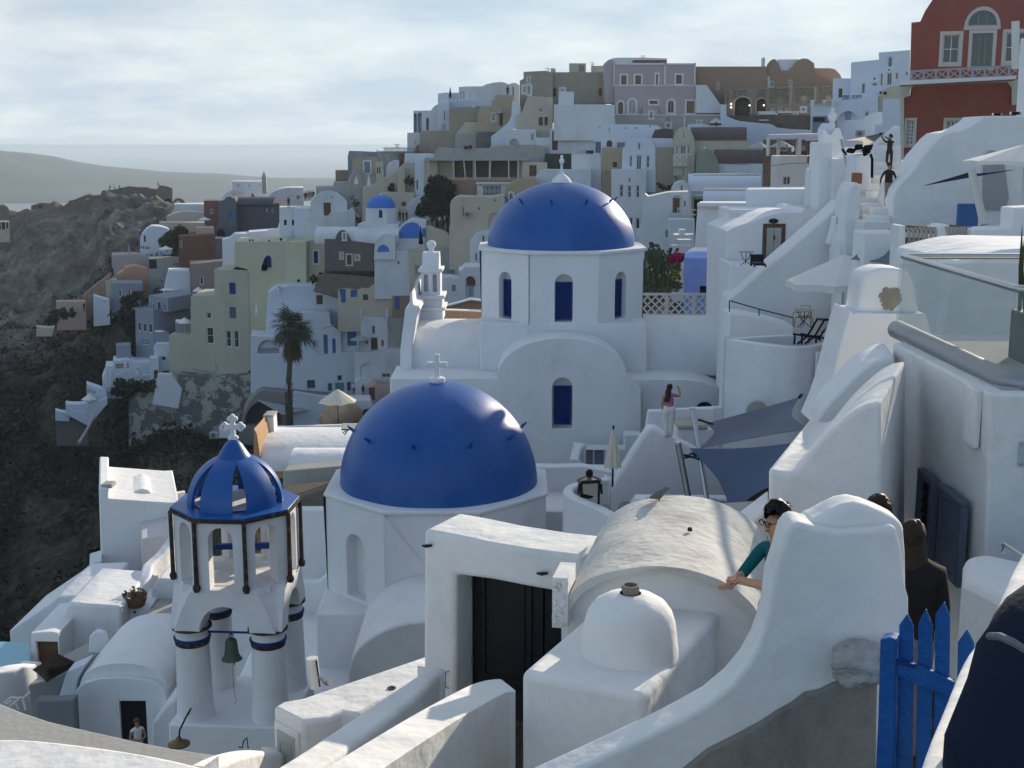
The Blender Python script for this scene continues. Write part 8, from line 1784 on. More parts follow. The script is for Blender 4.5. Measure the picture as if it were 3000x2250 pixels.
 # air conditioners
acp=None
def ac(vw,x0,y0,x1,y1,Y,lab):
 view(*vw);f_=Face(P(x0,y1,Y));a=f_.loc(x0,y1);b=f_.loc(x1,y0);r_=root('air_conditioner',f_.o,lab,'air conditioner','air conditioners on the walls')
 MB().box(a[0],-0.35,a[1],b[0],0,b[1],f_.w).build('casing',CANVG,r_,bevel=0.02)
 cx_,cz_=a[0]+(b[0]-a[0])*0.42,(a[1]+b[1])/2;rd_=(b[1]-a[1])*0.38;mb=MB();n=16
 ring(mb,[(cx_+rd_*math.cos(2*math.pi*k/n),cz_+rd_*math.sin(2*math.pi*k/n))for k in range(n)],[(cx_+rd_*.8*math.cos(2*math.pi*k/n),cz_+rd_*.8*math.sin(2*math.pi*k/n))for k in range(n)],-0.39,-0.35,f_.w);mb.build('grille',DMETAL,r_)
 MB().prism([(cx_+rd_*.45*math.cos(2*math.pi*k/n),cz_+rd_*.45*math.sin(2*math.pi*k/n))for k in range(n)],-0.38,-0.345,f_.w).build('fan',DMETAL,r_)
ac((1800,350,500),1842,588,1925,660,90.7,'air conditioner on the wall under the lower brown barrel roof')
ac((1800,350,500),760,718,835,782,95.6,'air conditioner on the foot of the baroque balcony house')
ac((1150,400,400),1172,1218,1265,1300,87.6,'air conditioner on the rounded cream house')
ac((2450,350,550),222,125,332,210,79.5,'air conditioner on the white shoulder wall beside the stairs')
ac((600,1000,600),58,975,156,1042,70,'air conditioner on the slope edge left of the double vaulted roof')
ac((900,800,400),925,425,1003,500,94.6,'air conditioner on the cream ruin')
ac((2200,0,800),412,525,450,552,142.6,'small air conditioner on the brown double vaulted house')
view(600,1000,600);simplebox('white_shed','small white box wall beside the air conditioner on the slope edge','wall',71,156,925,300,1045,2,WBLUE)
# antennas, railings
view(900,100,800)
rl=root('railing',P(620,962,145),'grey picket railing along the edge of the hill roof terrace','railing');f_=Face(P(620,962,145))
mb=MB();barp(mb,f_,618,922,875,922,0.12);barp(mb,f_,618,960,875,960,0.1);mb.build('rail',CANVG,rl)
for k in range(26):mb=MB();x=622+9.8*k;barp(mb,f_,x,962,x,922,0.10,0.0,0.1);mb.build('picket',CANVG,rl)
for(vw,pts_,Y,lab)in(((900,100,800),[(728,925),(728,888)],146,'thin aerial above the picket railing'),((1600,100,800),[(375,262),(375,228)],156,'roof aerial right of the cream penthouse block'),((1600,100,800),[(785,192),(785,172)],144,'roof aerial on the pink mansion'),((900,100,800),[(1952,300),(1952,272)],155,'roof aerial beside the half round vent'),((0,400,1000),[(932,1090),(932,992)],122,'white pole beside the three storey house'),((0,400,1000),[(1242,1030),(1242,950)],109,'thin dark pole on the corner of the pale yellow house')):
 view(*vw);a,b=P(*pts_[0],Y),P(*pts_[1],Y);r_=root('aerial',a,lab,'aerial');s_=gy(Y)/3730*1.6
 MB().tube([a,b],s_*0.5,5).build('mast',DMETAL,r_)
 if 'pole' not in lab:
  for k in range(3):z=b.z-0.25*k-0.1;MB().tube([(b.x-0.5+.1*k,b.y,z),(b.x+0.5-.1*k,b.y,z)],s_*0.3,4).build('crossbar',DMETAL,r_)
  # plants
def bush(label,blobs,Y,m,name='bush',n=220,ls=0.16,seed=1,cat='bush',extra=None):
 """blobs: (x, y, r) in sight-line units"""
 rr=random.Random(seed);c0=P(blobs[0][0],blobs[0][1],Y);r_=root(name,c0,label,cat);mb=MB();mb2=MB()
 for(x,y,rp)in blobs:
  c=P(x,y,Y+rr.uniform(-0.4,0.4));rad=P(x+rp,y,Y).x-P(x,y,Y).x
  k_=gy(Y)/Y;leafclump(mb,c,rad,int(n*max(0.3,min(rad/k_,3)**1.3)),ls*k_,0.85,rr,rr.choice((0,1)))
  mb2 .tube([c+Vector((0,0,-rad)),c+Vector((rad*rr.uniform(-.2,.2),0,rad*0.5))],[0.07,0.02],5)
 mb.build('foliage',m if isinstance(m,list)else[m,m],r_);mb2 .build('stem',BROWN,r_);return r_
G2=[LEAF,LEAF2];B2=[mat('brush_brown_green',(0.055,0.05,0.03),0.9,0.4,2,0,spec=0.1),mat('brush_dark',(0.032,0.032,0.02),0.9,0.4,2,0,spec=0.1)]
view(950,450,400)
bush('large dark brown green bush hanging on the rock face behind the crowd',[(1800,450,130),(1900,480,140),(1740,600,130),(1900,650,170),(1700,760,140),(1860,820,180),(1980,760,120),(1620,900,130),(1780,950,150),(1950,920,130),(1560,960,90),(2060,560,80),(2040,700,90),(1980,500,90)],104.5,B2,n=600,ls=0.2,seed=21)
bush('brown bush at the foot of the cream chimney',[(1380,420,60),(1400,470,70),(1340,440,50)],122,B2,n=200,ls=0.2,seed=3)
bush('small shrub growing on the cream sloping wall',[(1090,520,50),(1060,570,40),(1110,580,40)],124.5,B2,n=150,ls=0.2,seed=4)
bush('flowering creeper on the lane wall left of the small dome',[(480,740,60),(520,820,60),(540,900,55),(560,1000,50),(440,700,50),(560,1080,40)],112,[DRYB,mat('pale_blossom',(0.35,0.32,0.33),0.9,0.3,3,0)],n=160,ls=0.2,seed=5,name='creeper')
view(1900,600,800)
ck_=bush('prickly pear and bush thicket left of the periwinkle blue house',[(60,480,90),(160,520,90),(60,600,90),(170,640,90),(120,420,70),(30,420,60),(230,660,50)],61,G2,n=420,ls=0.11,seed=6,name='thicket')
mb=MB();rr=random.Random(12)
for i in range(70):
 c=P(rr.uniform(-20,240),rr.uniform(370,640),60.2+rr.uniform(-0.5,0.3));a=rr.uniform(0,3.1);s_=rr.uniform(0.22,0.36);ax=Vector((math.cos(a),math.sin(a)*0.5,0));up=Vector((rr.uniform(-.5,.5),0,1)).normalized()
 mb.add([c+ax*(s_*0.62*math.cos(2*math.pi*k/9))+up*(s_*math.sin(2*math.pi*k/9))for k in range(9)],[tuple(range(9))])
 for _ in range(2):
  c2=c+up*s_+ax*rr.uniform(-.1,.1);mb.add([c2+ax*(s_*0.35*math.cos(2*math.pi*k/7))+up*(s_*0.5*(1+math.sin(2*math.pi*k/7)))for k in range(7)],[tuple(range(7))])
mb.build('cactus_pad',mat('cactus_green',(0.075,0.10,0.05),0.6,0.2,3,0),ck_)['kind']='stuff'
mb=MB();
for(x,y,rp)in((240,430,45),(200,445,30),(275,420,28)):leafclump(mb,P(x,y,59.3),(P(x+rp,y,59.3).x-P(x,y,59.3).x)*1.15,260,0.12,0.8,rr)
mb.build('magenta_flowers',MAG,ck_)
mb=MB();leafclump(mb,P(245,570,59.4),0.6,90,0.09,0.8,rr);mb.build('yellow_flowers',YFLOW,ck_)
view(2200,0,800)
for(x,lab,px)in((590,'spiky green plant drooping over the flat white roof edge',0),(712,'bare leafed shrub in the terracotta trough',1)):
 r_=root('potted_plant',P(x,1640,55.5),lab,'plant');mb=MB();rr=random.Random(x)
 for k in range(46):
  b_=P(x+rr.uniform(-25,25),1640 if px==0 else 1585,55.4);a=rr.uniform(-1.2,1.2);ln=rr.uniform(0.5,1.15)*(1 if px==0 else 0.75);t_=b_+Vector((math.sin(a)*ln,rr.uniform(-.3,.3),math.cos(a)*ln*0.8));w_=Vector((math.cos(a),0,-math.sin(a)))*0.045
  mid=(b_+t_)/2+Vector((0,0,0.1));mb.add([b_,mid-w_,t_,mid+w_],[(0,1,2,3)],rr.choice((0,1)))
 mb.build('leaves',G2,r_)
f_=Face(P(660,1650,55.3));a=f_.loc(658,1648);b=f_.loc(772,1578);MB().box(a[0],0,a[1],b[0],0.5,b[1],f_.w).build('trough',TERRA,None,bevel=0.03,origin=f_.o);tag(bpy.data.objects['trough'],'long terracotta trough on the flat white roof edge','planter')
f_=Face(P(840,1495,46.6));a=f_.loc(845,1490);b=f_.loc(905,1402);MB().box(a[0],0,a[1],b[0],0.6,b[1],f_.w).build('terracotta_box',TERRA,None,bevel=0.03,origin=f_.o);tag(bpy.data.objects['terracotta_box'],'square orange terracotta box below the gate post','box')
bg_=root('black_bag',P(905,1250,46.9),'black bag and strap left on top of the white gate post','bag');mb=MB();rr=random.Random(3);c=P(905,1242,46.9)
for k in range(9):cc_=c+Vector((rr.uniform(-.55,.5),rr.uniform(0,.5),rr.uniform(0,.22)));hull(mb,[cc_+Vector((rr.uniform(-.22,.22),rr.uniform(-.2,.2),rr.uniform(-.12,.14)))for _ in range(9)])
mb.build('bag_body',DKCLOTH,bg_,bevel=0.02);MB().tube([P(970,1250,46.3),P(982,1290,46.2),P(980,1440,46.2)],0.05,6).build('strap',DKCLOTH,bg_)
# foliage around the slope terraces
view(0,850,600)
bush('dark overhanging scrub under the pool terrace',[(1300,1010,70),(1420,1040,90),(1540,1040,80),(1660,1030,80),(1720,1060,50),(1250,1100,60),(1350,1120,70)],105.5,B2,n=420,ls=0.24,seed=31)
bush('dark scrub beside the three storey house',[(1400,200,100),(1350,320,110),(1430,420,80),(1380,120,80),(1480,60,60)],140,B2,n=380,ls=0.3,seed=32)
bush('low bushes below the pink lookout wall',[(620,260,80),(560,330,60),(700,270,50),(780,260,40)],158,B2,n=300,ls=0.28,seed=33)
view(0,500,600)
bush('dark tree crown beside the white barrel vaulted house',[(1850,720,90),(1950,660,80),(1800,800,80),(1900,800,80),(1760,760,50)],190,B2,n=300,ls=0.35,seed=34,name='tree',cat='tree')
bush('dark cypress pair in front of the pink lookout wall',[(690,1500,22),(690,1540,26),(770,1505,22),(770,1545,26)],165,B2,n=120,ls=0.3,seed=35,name='cypress',cat='tree')
view(500,500,600)
bush('dark planting on the terrace right of the pale yellow house',[(1560,1180,60),(1650,1140,60),(1740,1150,60),(1830,1160,60),(1920,1170,60)],101.5,B2,n=200,ls=0.22,seed=36)
view(1800,350,500)
bush('thin shrub in front of the khaki blank wall',[(600,860,45),(640,890,35),(580,840,30)],92,B2,n=110,ls=0.15,seed=37)
bush('weeds on the roof beside the small arched house',[(720,880,30),(760,860,25),(690,900,25)],81,B2,n=110,ls=0.13,seed=38)
view(600,1000,600)
bush('dark shrub on the white house just left of the lower dome',[(1740,770,40),(1780,750,35),(1810,730,25)],78,B2,n=130,ls=0.14,seed=39)
bush('dark spiky plant in the mouth of the cave house',[(650,800,35),(620,830,25),(760,850,30)],83.5,B2,n=110,ls=0.16,seed=40)
# palm
view(400,850,850)
YPm=82.0
pm=root('palm_tree',P(1172,1030,YPm),'tall fan palm with dry skirt in front of the white and pale yellow houses','palm tree')
tp=[P(1170,1060,YPm),P(1166,950,YPm),P(1162,800,YPm),P(1160,700,YPm),P(1168,560,YPm),P(1178,430,YPm),P(1188,330,YPm),P(1192,275,YPm)]
MB().tube(tp,[0.52,0.48,0.46,0.40,0.34,0.33,0.36,0.40],14).build('trunk',BARK,pm,smooth=True,angle=180)
mb=MB();rr=random.Random(13)
for k in range(90):
 t_=rr.uniform(0.0,0.42);p_=tp[1].lerp(tp[3],t_/0.42);a=rr.uniform(0,6.28);d=Vector((math.cos(a),math.sin(a),0));hull(mb,[p_+d*0.45+Vector((0,0,z*1.4))+Vector((-d.y,d.x,0))*s_ for z,s_ in((0,-.1),(0,.1),(0.25,-.07))]+[p_+d*0.68+Vector((0,0,0.5))])
mb.build('trunk_stub',BARK,pm)['kind']='stuff'
cr_=tp[-1]
def frond(mb,base,az,el,ln,droop,fanr,mi,rr):
 d=Vector((math.cos(az)*math.cos(el),math.sin(az)*math.cos(el),math.sin(el)));pts=[]
 for i in range(5):t=i/4;pts.append(base+d*ln*t+Vector((0,0,-droop*t*t)))
 mb.tube(pts,[0.08,0.07,0.06,0.05,0.05],4,mi)
 e=pts[-1];dd=(pts[-1]-pts[-2]).normalized();sd=dd.cross(Vector((0,0,1)));sd=sd.normalized()if sd.length>.05 else Vector((1,0,0));nn=sd.cross(dd).normalized()
 for k in range(15):
  a=(k/14-0.5)*3.3;v=(dd*math.cos(a)+sd*math.sin(a)+nn*rr.uniform(-.1,.1)).normalized();L_=fanr*(0.75+0.25*math.cos(a))*rr.uniform(0.9,1.1);w_=v.cross(nn).normalized()*0.09
  m1=e+v*L_*0.6;t1=e+v*L_-Vector((0,0,L_*0.22));mb.add([e,m1-w_,t1,m1+w_],[(0,1,2,3)],mi)
mb=MB()
for k in range(62):frond(mb,cr_,rr.uniform(0,6.28),rr.uniform(-0.55,1.35),rr.uniform(1.1,2.3),rr.uniform(0.2,0.9),rr.uniform(1.6,2.2),0,rr)
mb.build('crown',PALMG,pm)
mb=MB()
for k in range(30):
 b_=tp[-1].lerp(tp[-2],rr.uniform(0,1.0));frond(mb,b_-Vector((0,0,rr.uniform(0,1.2))),rr.uniform(0,6.28),rr.uniform(-1.45,-0.9),rr.uniform(0.6,1.8),0.6,rr.uniform(1.3,1.9),0,rr)
mb.build('dry_skirt',PALMD,pm)
# slope pipe
view(0,850,600)
MB().tube([P(1020,1340,97),P(980,1430,93),P(920,1540,88),P(850,1650,83)],0.22,6).build('concrete_gutter',CONC,None,origin=P(1020,1340,97));tag(bpy.data.objects['concrete_gutter'],'pale gutter running down the dark slope below the terraces','gutter')
for(xa,ya,xb,yb_,Y,lab,m)in((1500,770,1615,905,109.0,'grey water basin on the pool terrace',DECK),(800,1262,905,1320,100.2,'small pool in the lowest slope terrace',POOL)):
 pass
 # railing posts of the pool terrace
rp=root('terrace_railing',P(1190,1020,109),'thin white rails and posts on the pool terrace of the slope','railing');f_=Face(P(1190,1020,109.4))
for(xa,ya,xb,yb_)in((1192,1040,1192,858),(1520,970,1520,830),(1640,970,1640,740)):mb=MB();barp(mb,f_,xa,ya,xb,yb_,0.22);mb.build('post',FRAME,rp)
for(xa,ya,xb,yb_)in((1300,955,1640,905),(1300,958,1640,975),(1240,930,1400,850)):mb=MB();barp(mb,f_,xa,ya,xb,yb_,0.2);mb.build('rail',FRAME,rp)
# ---- rooftop clutter
CLU=[((1600,100,800),300,775,786,121.8,'c','tiny white chimney on the brown plank door house'),((1600,100,800),1285,905,925,92,'c','dark capped vent on the sage green arched wall'),((900,100,800),1350,560,590,143,'c','stubby vent on the wide tan house'),((900,100,800),566,936,952,147,'c','small pipe vent at the end of the picket railing'),((1600,100,800),1100,1585,1620,65.8,'t','white water tank above the cactus garden'),((900,100,800),430,965,985,146,'t','round grey tank on the tan house with the tall door'),((900,100,800),1285,905,928,117,'t','dark square tank on the grey roof terrace'),((900,100,800),1320,900,925,117.2,'t','dark round tank on the grey roof terrace'),((900,100,800),1700,875,895,117.4,'t','grey roof tank at the right of the roof terrace'),((500,500,600),855,742,756,113,'t','first black water drum on the pale yellow roof'),((500,500,600),888,742,756,113,'t','second black water drum on the pale yellow roof'),((500,500,600),1192,728,750,113,'t','largest black water drum on the pale yellow roof'),((500,500,600),1062,748,762,113,'t','small black water drum at the middle of the pale yellow roof'),((0,850,600),1490,845,905,108.5,'c','white heater post on the pool terrace'),((500,500,600),1175,1250,1310,98.5,'c','white chimney block on the domed cube house'),((2200,0,800),300,1262,1285,68.2,'t','small planter box on the restaurant wall')]
for vw,x,y0,y1,Y,kd,lab in CLU:
 view(*vw);b=P(x,y1+4,Y);hgt=(P(x,y0,Y).z-b.z);r_=root('chimney' if kd=='c' else 'water_tank',b,lab,'chimney' if kd=='c' else 'tank')
 if kd=='c':MB().lathe([(0.5*hgt*.6,0),(0.4*hgt*.6,hgt*.8)],b,4).build('shaft',WFAR,r_);MB().lathe([(0.45*hgt*.7,hgt*.8),(0.45*hgt*.7,hgt*.95),(0,hgt)],b,4).build('cap',CONC,r_)
 else:MB().lathe([(0,0),(0.55*hgt,0),(0.6*hgt,hgt*.85),(0.5*hgt,hgt),(0,hgt)],b,10).build('drum',DMETAL if 'black' in lab or 'dark' in lab else CANVG,r_,smooth=True,angle=40);MB().lathe([(0,hgt),(0.15*hgt,hgt),(0.15*hgt,hgt*1.1),(0,hgt*1.1)],b,6).build('lid',CONC,r_)
 # cables slung between houses
for i,(vw,pts_,Y,lab)in enumerate((((1600,100,800),[(1320,1050),(1400,1046),(1540,1052),(1700,1060)],89.8,'thin cable along the wall under the brown barrel roof'),((2200,0,800),[(165,1345),(300,1325),(450,1320),(545,1300)],66.9,'thin cable across the restaurant wall'),((400,850,850),[(600,540),(612,600),(595,640),(560,625),(430,600)],109.5,'dark pipe run on the foot of the pale yellow house'),((900,800,400),[(250,900),(420,860),(540,950)],93,'thin cable over the blue doors'))):
 view(*vw);pp=[P(x,y,Y)for x,y in pts_];o=MB().tube(pp,gy(Y)/3730*0.7,4).build('cable',DMETAL,None,origin=pp[0]);tag(o,lab,'cable')
 # haze
full()
hz=MB().box(-8000,-400,-152,9000,14000,22)
hm,ht,hb=_mat('sea_haze');ht.nodes.remove(hb);pv=ht.nodes.new('ShaderNodeVolumePrincipled')
pv.inputs['Color'].default_value=(0.70,0.84,0.97,1);pv.inputs['Density'].default_value=0.000125;pv.inputs['Anisotropy'].default_value=0.2
ht.links.new(pv.outputs[0],ht.nodes['Material Output'].inputs['Volume'])
tag(hz.build('haze',hm),kind='stuff')
# people
SKIN=mat('skin',(0.45,0.26,0.18),0.6,0.05,5,0);SKIN2=mat('skin_tan',(0.33,0.19,0.13),0.6,0.05,5,0)
HAIR=mat('dark_brown_hair',(0.03,0.02,0.014),0.55,0.4,40,0.3,60);HAIRB=mat('black_hair',(0.008,0.007,0.008),0.5,0.3,40,0.3,60);HAIRG=mat('grey_brown_hair',(0.11,0.08,0.06),0.7,0.3,40,0.2)
def cloth(n,c):return mat(n,c,0.9,0.1,6,0.2,40)
CL=dict(pink=cloth('pink_top',(0.42,0.14,0.27)),white=cloth('white_cotton',(0.68,0.66,0.68)),teal=cloth('teal_shirt',(0.008,0.10,0.115)),black=cloth('black_clothes',(0.016,0.014,0.016)),brown=cloth('dark_brown_clothes',(0.035,0.027,0.024)),khaki=cloth('khaki_trousers',(0.26,0.21,0.16)),navy=cloth('navy_jacket',(0.008,0.013,0.03)),purple=cloth('purple_top',(0.20,0.10,0.42)),blue=cloth('blue_shirt',(0.12,0.2,0.45)),grey=cloth('grey_clothes',(0.16,0.16,0.18)),red=cloth('red_shirt',(0.3,0.05,0.05)))
J0=dict(pel=(0,0,.95),wai=(0,0,1.08),che=(0,0,1.27),nkb=(0,0.01,1.44),nek=(0,0.0,1.51),hd1=(0,-.012,1.59),hd2=(0,-.015,1.68),hl=(-.09,0,.92),hr=(.09,0,.92),kl=(-.10,-.02,.50),kr=(.10,-.02,.50),al=(-.11,.02,.09),ar=(.11,.02,.09),tl=(-.12,-.14,.035),tr=(.12,-.14,.035),sl=(-.17,.01,1.40),sr=(.17,.01,1.40),el=(-.22,.02,1.12),er=(.22,.02,1.12),wl=(-.23,-.03,.87),wr=(.23,-.03,.87),fl=(-.23,-.05,.79),fr=(.23,-.05,.79))
RAD=dict(pel=(.15,.11),wai=(.125,.095),che=(.155,.105),nkb=(.075,.06),nek=(.052,.052),hd1=(.068,.080),hd2=(.078,.092),hl=(.09,.09),hr=(.09,.09),kl=(.06,.06),kr=(.06,.06),al=(.04,.04),ar=(.04,.04),tl=(.035,.03),tr=(.035,.03),sl=(.06,.055),sr=(.06,.055),el=(.042,.042),er=(.042,.042),wl=(.030,.026),wr=(.030,.026),fl=(.032,.018),fr=(.032,.018))
ED=[('pel','wai','shirt'),('wai','che','shirt'),('che','nkb','shirt'),('nkb','nek','skin'),('nek','hd1','skin'),('hd1','hd2','skin'),('pel','hl','trou'),('pel','hr','trou'),('hl','kl','trou'),('hr','kr','trou'),('kl','al','trou'),('kr','ar','trou'),('al','tl','shoe'),('ar','tr','shoe'),('nkb','sl','shirt'),('nkb','sr','shirt'),('sl','el','uarm'),('sr','er','uarm'),('el','wl','farm'),('er','wr','farm'),('wl','fl','skin'),('wr','fr','skin')]
def figure(label,loc,rz,mats,pose={},hair='short',hairm=HAIR,scale=1.0,rad={},face=True,group=None,sub=2,name='person',props=None):
 J=dict(J0);J.update(pose);RR_=dict(RAD);RR_.update(rad);ks=list(J)
 me=bpy.data.meshes.new('body');me.from_pydata([J[k]for k in ks],[(ks.index(a),ks.index(b))for a,b,_ in ED],[])
 o=bpy.data.objects.new('tmp_body',me);col.objects.link(o)
 sk=o.modifiers.new('s','SKIN');sk.use_smooth_shade=True
 for i,k in enumerate(ks):me.skin_vertices[0].data[i].radius=RR_[k]
 me.skin_vertices[0].data[0].use_root=True
 sb_=o.modifiers.new('u','SUBSURF');sb_.levels=sub;sb_.render_levels=sub
 dg=bpy.context.evaluated_depsgraph_get();nm=bpy.data.meshes.new_from_object(o.evaluated_get(dg));bpy.data.objects.remove(o)
 order=['skin','shirt','trou','shoe'];dm=dict(skin=SKIN,shirt=CL['grey'],trou=CL['grey'],shoe=CL['black']);dm.update({k:v for k,v in mats.items()if k in dm})
 nm.materials.clear()
 for k in order:nm.materials.append(dm[k])
 seg=[(Vector(J[a]),Vector(J[b]),{'uarm':mats.get('uarm','shirt'),'farm':mats.get('farm','skin')}.get(t,t),min(RR_[a][0],RR_[b][0]))for a,b,t in ED]
 for p in nm.polygons:
  c=p.center;best=None
  for a,b,t,r_ in seg:
   ab=b-a;u=max(0,min(1,(c-a).dot(ab)/max(ab.length_squared,1e-6)));d=(c-a-ab*u).length/(r_+0.04)
   if best is None or d<best[0]:best=(d,t)
  t=best[1]
  if t=='shirt' and c.z<J['pel'][2]+0.02 and 'sit' not in mats:t='trou'
  p.material_index=order.index(t);p.use_smooth=True
 r_=lroot(name,label,'person',group)
 b=bpy.data.objects.new('body',nm);col.objects.link(b);b.parent=r_
 h1,h2=Vector(J['hd1']),Vector(J['hd2']);hc=(h1+h2)/2;up=(h2-h1).normalized();fw=Vector(mats.get('look',(0,-1,0))).normalized();rt_=fw.cross(up).normalized();fw=up.cross(rt_).normalized()
 T_=lambda x,y,z:hc+rt_*x-fw*y+up*z
 def ell(cx,cy,cz,rx,ry,rz_,n=12,cut=None,wob=0):
  mb=MB();bm=bmesh.new();bmesh.ops.create_uvsphere(bm,u_segments=n*2,v_segments=n,radius=1)
  vs=[]
  for v in bm.verts:
   k=1+wob*noise.noise(v.co*3+hc);vs.append(T_(cx+v.co.x*rx*k,cy+v.co.y*ry*k,cz+v.co.z*rz_*k))
  mb.add(vs,[tuple(v.index for v in f.verts)for f in bm.faces if cut is None or not cut(f.calc_center_median())]);bm.free();return mb
 if hair!='none':
  mb=ell(0,0.018,0.040,0.090,0.106,0.104,n=14,wob=0.22,cut=lambda c:c.y<-0.35 and c.z<0.50+0.1*math.sin(c.x*9))
  if hair=='short' and face:
   for k in range(60):
    a_=rnd.uniform(0,6.28);e_=rnd.uniform(0.25,1.5);q_=Vector((math.cos(a_)*math.cos(e_),math.sin(a_)*math.cos(e_),math.sin(e_)));b_=T_(q_.x*0.088,0.018+q_.y*0.104,0.04+q_.z*0.102);n_=(b_-hc).normalized();s1_=n_.cross(Vector((0.3,0.2,1))).normalized()*0.012;mb.add([b_-s1_,b_+s1_,b_+n_*0.022+s1_*1.5-up*0.012],[(0,1,2)])
  if hair=='long':
   vs=[];
   for i in range(9):
    t=i/8;wd=0.085+0.045*math.sin(t*2.6)
    for k in range(9):a=math.pi*k/8;vs.append(T_(wd*math.cos(a),0.03+0.075*math.sin(a)+0.05*t,0.03-0.48*t))
   mb.add(vs,[(i*9+k,i*9+k+1,(i+1)*9+k+1,(i+1)*9+k)for i in range(8)for k in range(8)])
  ho=mb.build('hair',hairm,r_,smooth=True,angle=180);ho.location=(0,0,0)
 if face:
  mb=MB();
  mb.add([T_(0.0,-0.115,-0.02),T_(-0.014,-0.085,-0.03),T_(0.014,-0.085,-0.03),T_(0,-0.085,0.022)],[(0,2,1),(0,1,3),(0,3,2),(1,2,3)])
  mb.build('nose',dm['skin'],r_,smooth=True)
  for s_ in(-1,1):ell(0.072*s_,0.01,-0.01,0.012,0.022,0.032,6).build('ear',dm['skin'],r_,smooth=True);ell(0.03*s_,-0.078,0.012,0.011,0.010,0.006,6).build('eye',DARK,r_,smooth=True)
  ell(0,-0.082,-0.048,0.024,0.008,0.006,6).build('mouth',mat('lips',(0.3,0.1,0.09)),r_,smooth=True)
 r_.location=loc;r_.rotation_euler=(0,0,R(rz));r_.scale=(scale,)*3
 return r_,T_
 # woman on the wall, seen from behind, right arm raised
view(1600,1100,800)
hpx=34.9;foot=P(990,505,hpx);hd=P(985,70,hpx)
sc1=(hd.z-foot.z)/1.77
wm,T_=figure('woman in pink top and white trousers standing on the wall with one hand raised',foot,180,dict(shirt=CL['pink'],trou=CL['white'],shoe=CL['white'],uarm='skin',farm='skin',look=(-0.75,-0.65,0.05)),dict(er=(-.0,0,0)if False else(.22,.0,1.16),wr=(.20,-.06,.92),fr=(.19,-.09,.86),el=(-.36,-.10,1.36),wl=(-.33,-.20,1.58),fl=(-.27,-.22,1.68),sl=(-.18,0,1.40),hd1=(-.01,-.02,1.59),hd2=(-.02,-.025,1.68),kl=(-.06,-.02,.50),kr=(.07,-.03,.50),al=(-.05,.02,.09),ar=(.05,.02,.09)),'long',HAIR,sc1,dict(wai=(.145,.11),che=(.17,.12),pel=(.26,.19),hl=(.18,.18),hr=(.18,.18),kl=(.13,.13),kr=(.13,.13),al=(.09,.09),ar=(.09,.09),sl=(.065,.06),sr=(.065,.06),el=(.05,.05),er=(.05,.05),wl=(.038,.034),fl=(.04,.025)))
# man on the steps, and the one photographing above
view(2450,350,550)
f0=P(600,1035,45.0);h0=P(605,505,45.0);s0=(h0 .z-f0 .z)/1.77
figure('grey haired man in dark jacket and khaki trousers walking down the steps',f0,0,dict(shirt=CL['brown'],trou=CL['khaki'],shoe=CL['brown'],farm='shirt',skin=SKIN2),dict(el=(-.30,.02,1.15),wl=(-.34,-.04,.90),fl=(-.36,-.06,.82),er=(.29,.02,1.15),wr=(.36,-.05,.93),fr=(.38,-.08,.86),kl=(-.10,-.10,.52),al=(-.10,.02,.14),tl=(-.11,-.14,.08)),'short',HAIRG,s0,dict(che=(.18,.13),wai=(.15,.12)))
ff=P(615,620,49.0);hh_=P(650,172,49.0);s1=(hh_.z-ff.z)/1.77
pw,T_=figure('person in black clothes on the steps holding a phone up with both arms',ff,-15,dict(shirt=CL['brown'],trou=CL['brown'],shoe=CL['black'],farm='shirt',skin=SKIN2,look=(-0.9,-0.4,0.2)),dict(el=(-.30,-.16,1.50),wl=(-.42,-.20,1.70),fl=(-.45,-.22,1.78),er=(.02,-.26,1.46),wr=(-.26,-.30,1.66),fr=(-.38,-.28,1.75),pel=(-.02,.04,.95)),'short',HAIRB,s1)
MB().box(-0.52,-0.30,1.74,-0.38,-0.28,1.84).build('phone',DMETAL,pw)
# boy leaning on the wall
view(1600,1100,800)
Yb=8.7;hb=P(1898,1172,Yb);s2=1.0
wl_p=P(1640,1325,10.9)
bo_=hb-Vector((0,0,1.635*1.05))
by,T_=figure('boy with black hair, glasses and teal shirt leaning on the vault',bo_,-62,dict(shirt=CL['teal'],trou=CL['grey'],farm='skin',look=(0,-1,-0.25)),dict(er=(.20,-.16,1.24),wr=(.08,-.31,1.27),fr=(.04,-.385,1.29),el=(-.22,-.14,1.20),wl=(-.12,-.30,1.20),fl=(-.08,-.375,1.21),che=(0,.05,1.25),nkb=(0,.03,1.42),hd1=(0,-.03,1.59),hd2=(0,-.045,1.68)),'short',HAIRB,1.05)
mb=MB()
for s_ in(-1,1):
 mb.tube([T_(0.030*s_+0.024*math.cos(t),-0.098,0.012+0.02*math.sin(t))for t in[2*math.pi*k/12 for k in range(13)]],0.003,5);mb.tube([T_(0.054*s_,-0.098,0.016),T_(0.076*s_,0.0,0.016)],0.003,5)
mb.tube([T_(-0.008,-0.1,0.016),T_(0.008,-0.1,0.016)],0.003,5);mb.build('glasses',DMETAL,by)
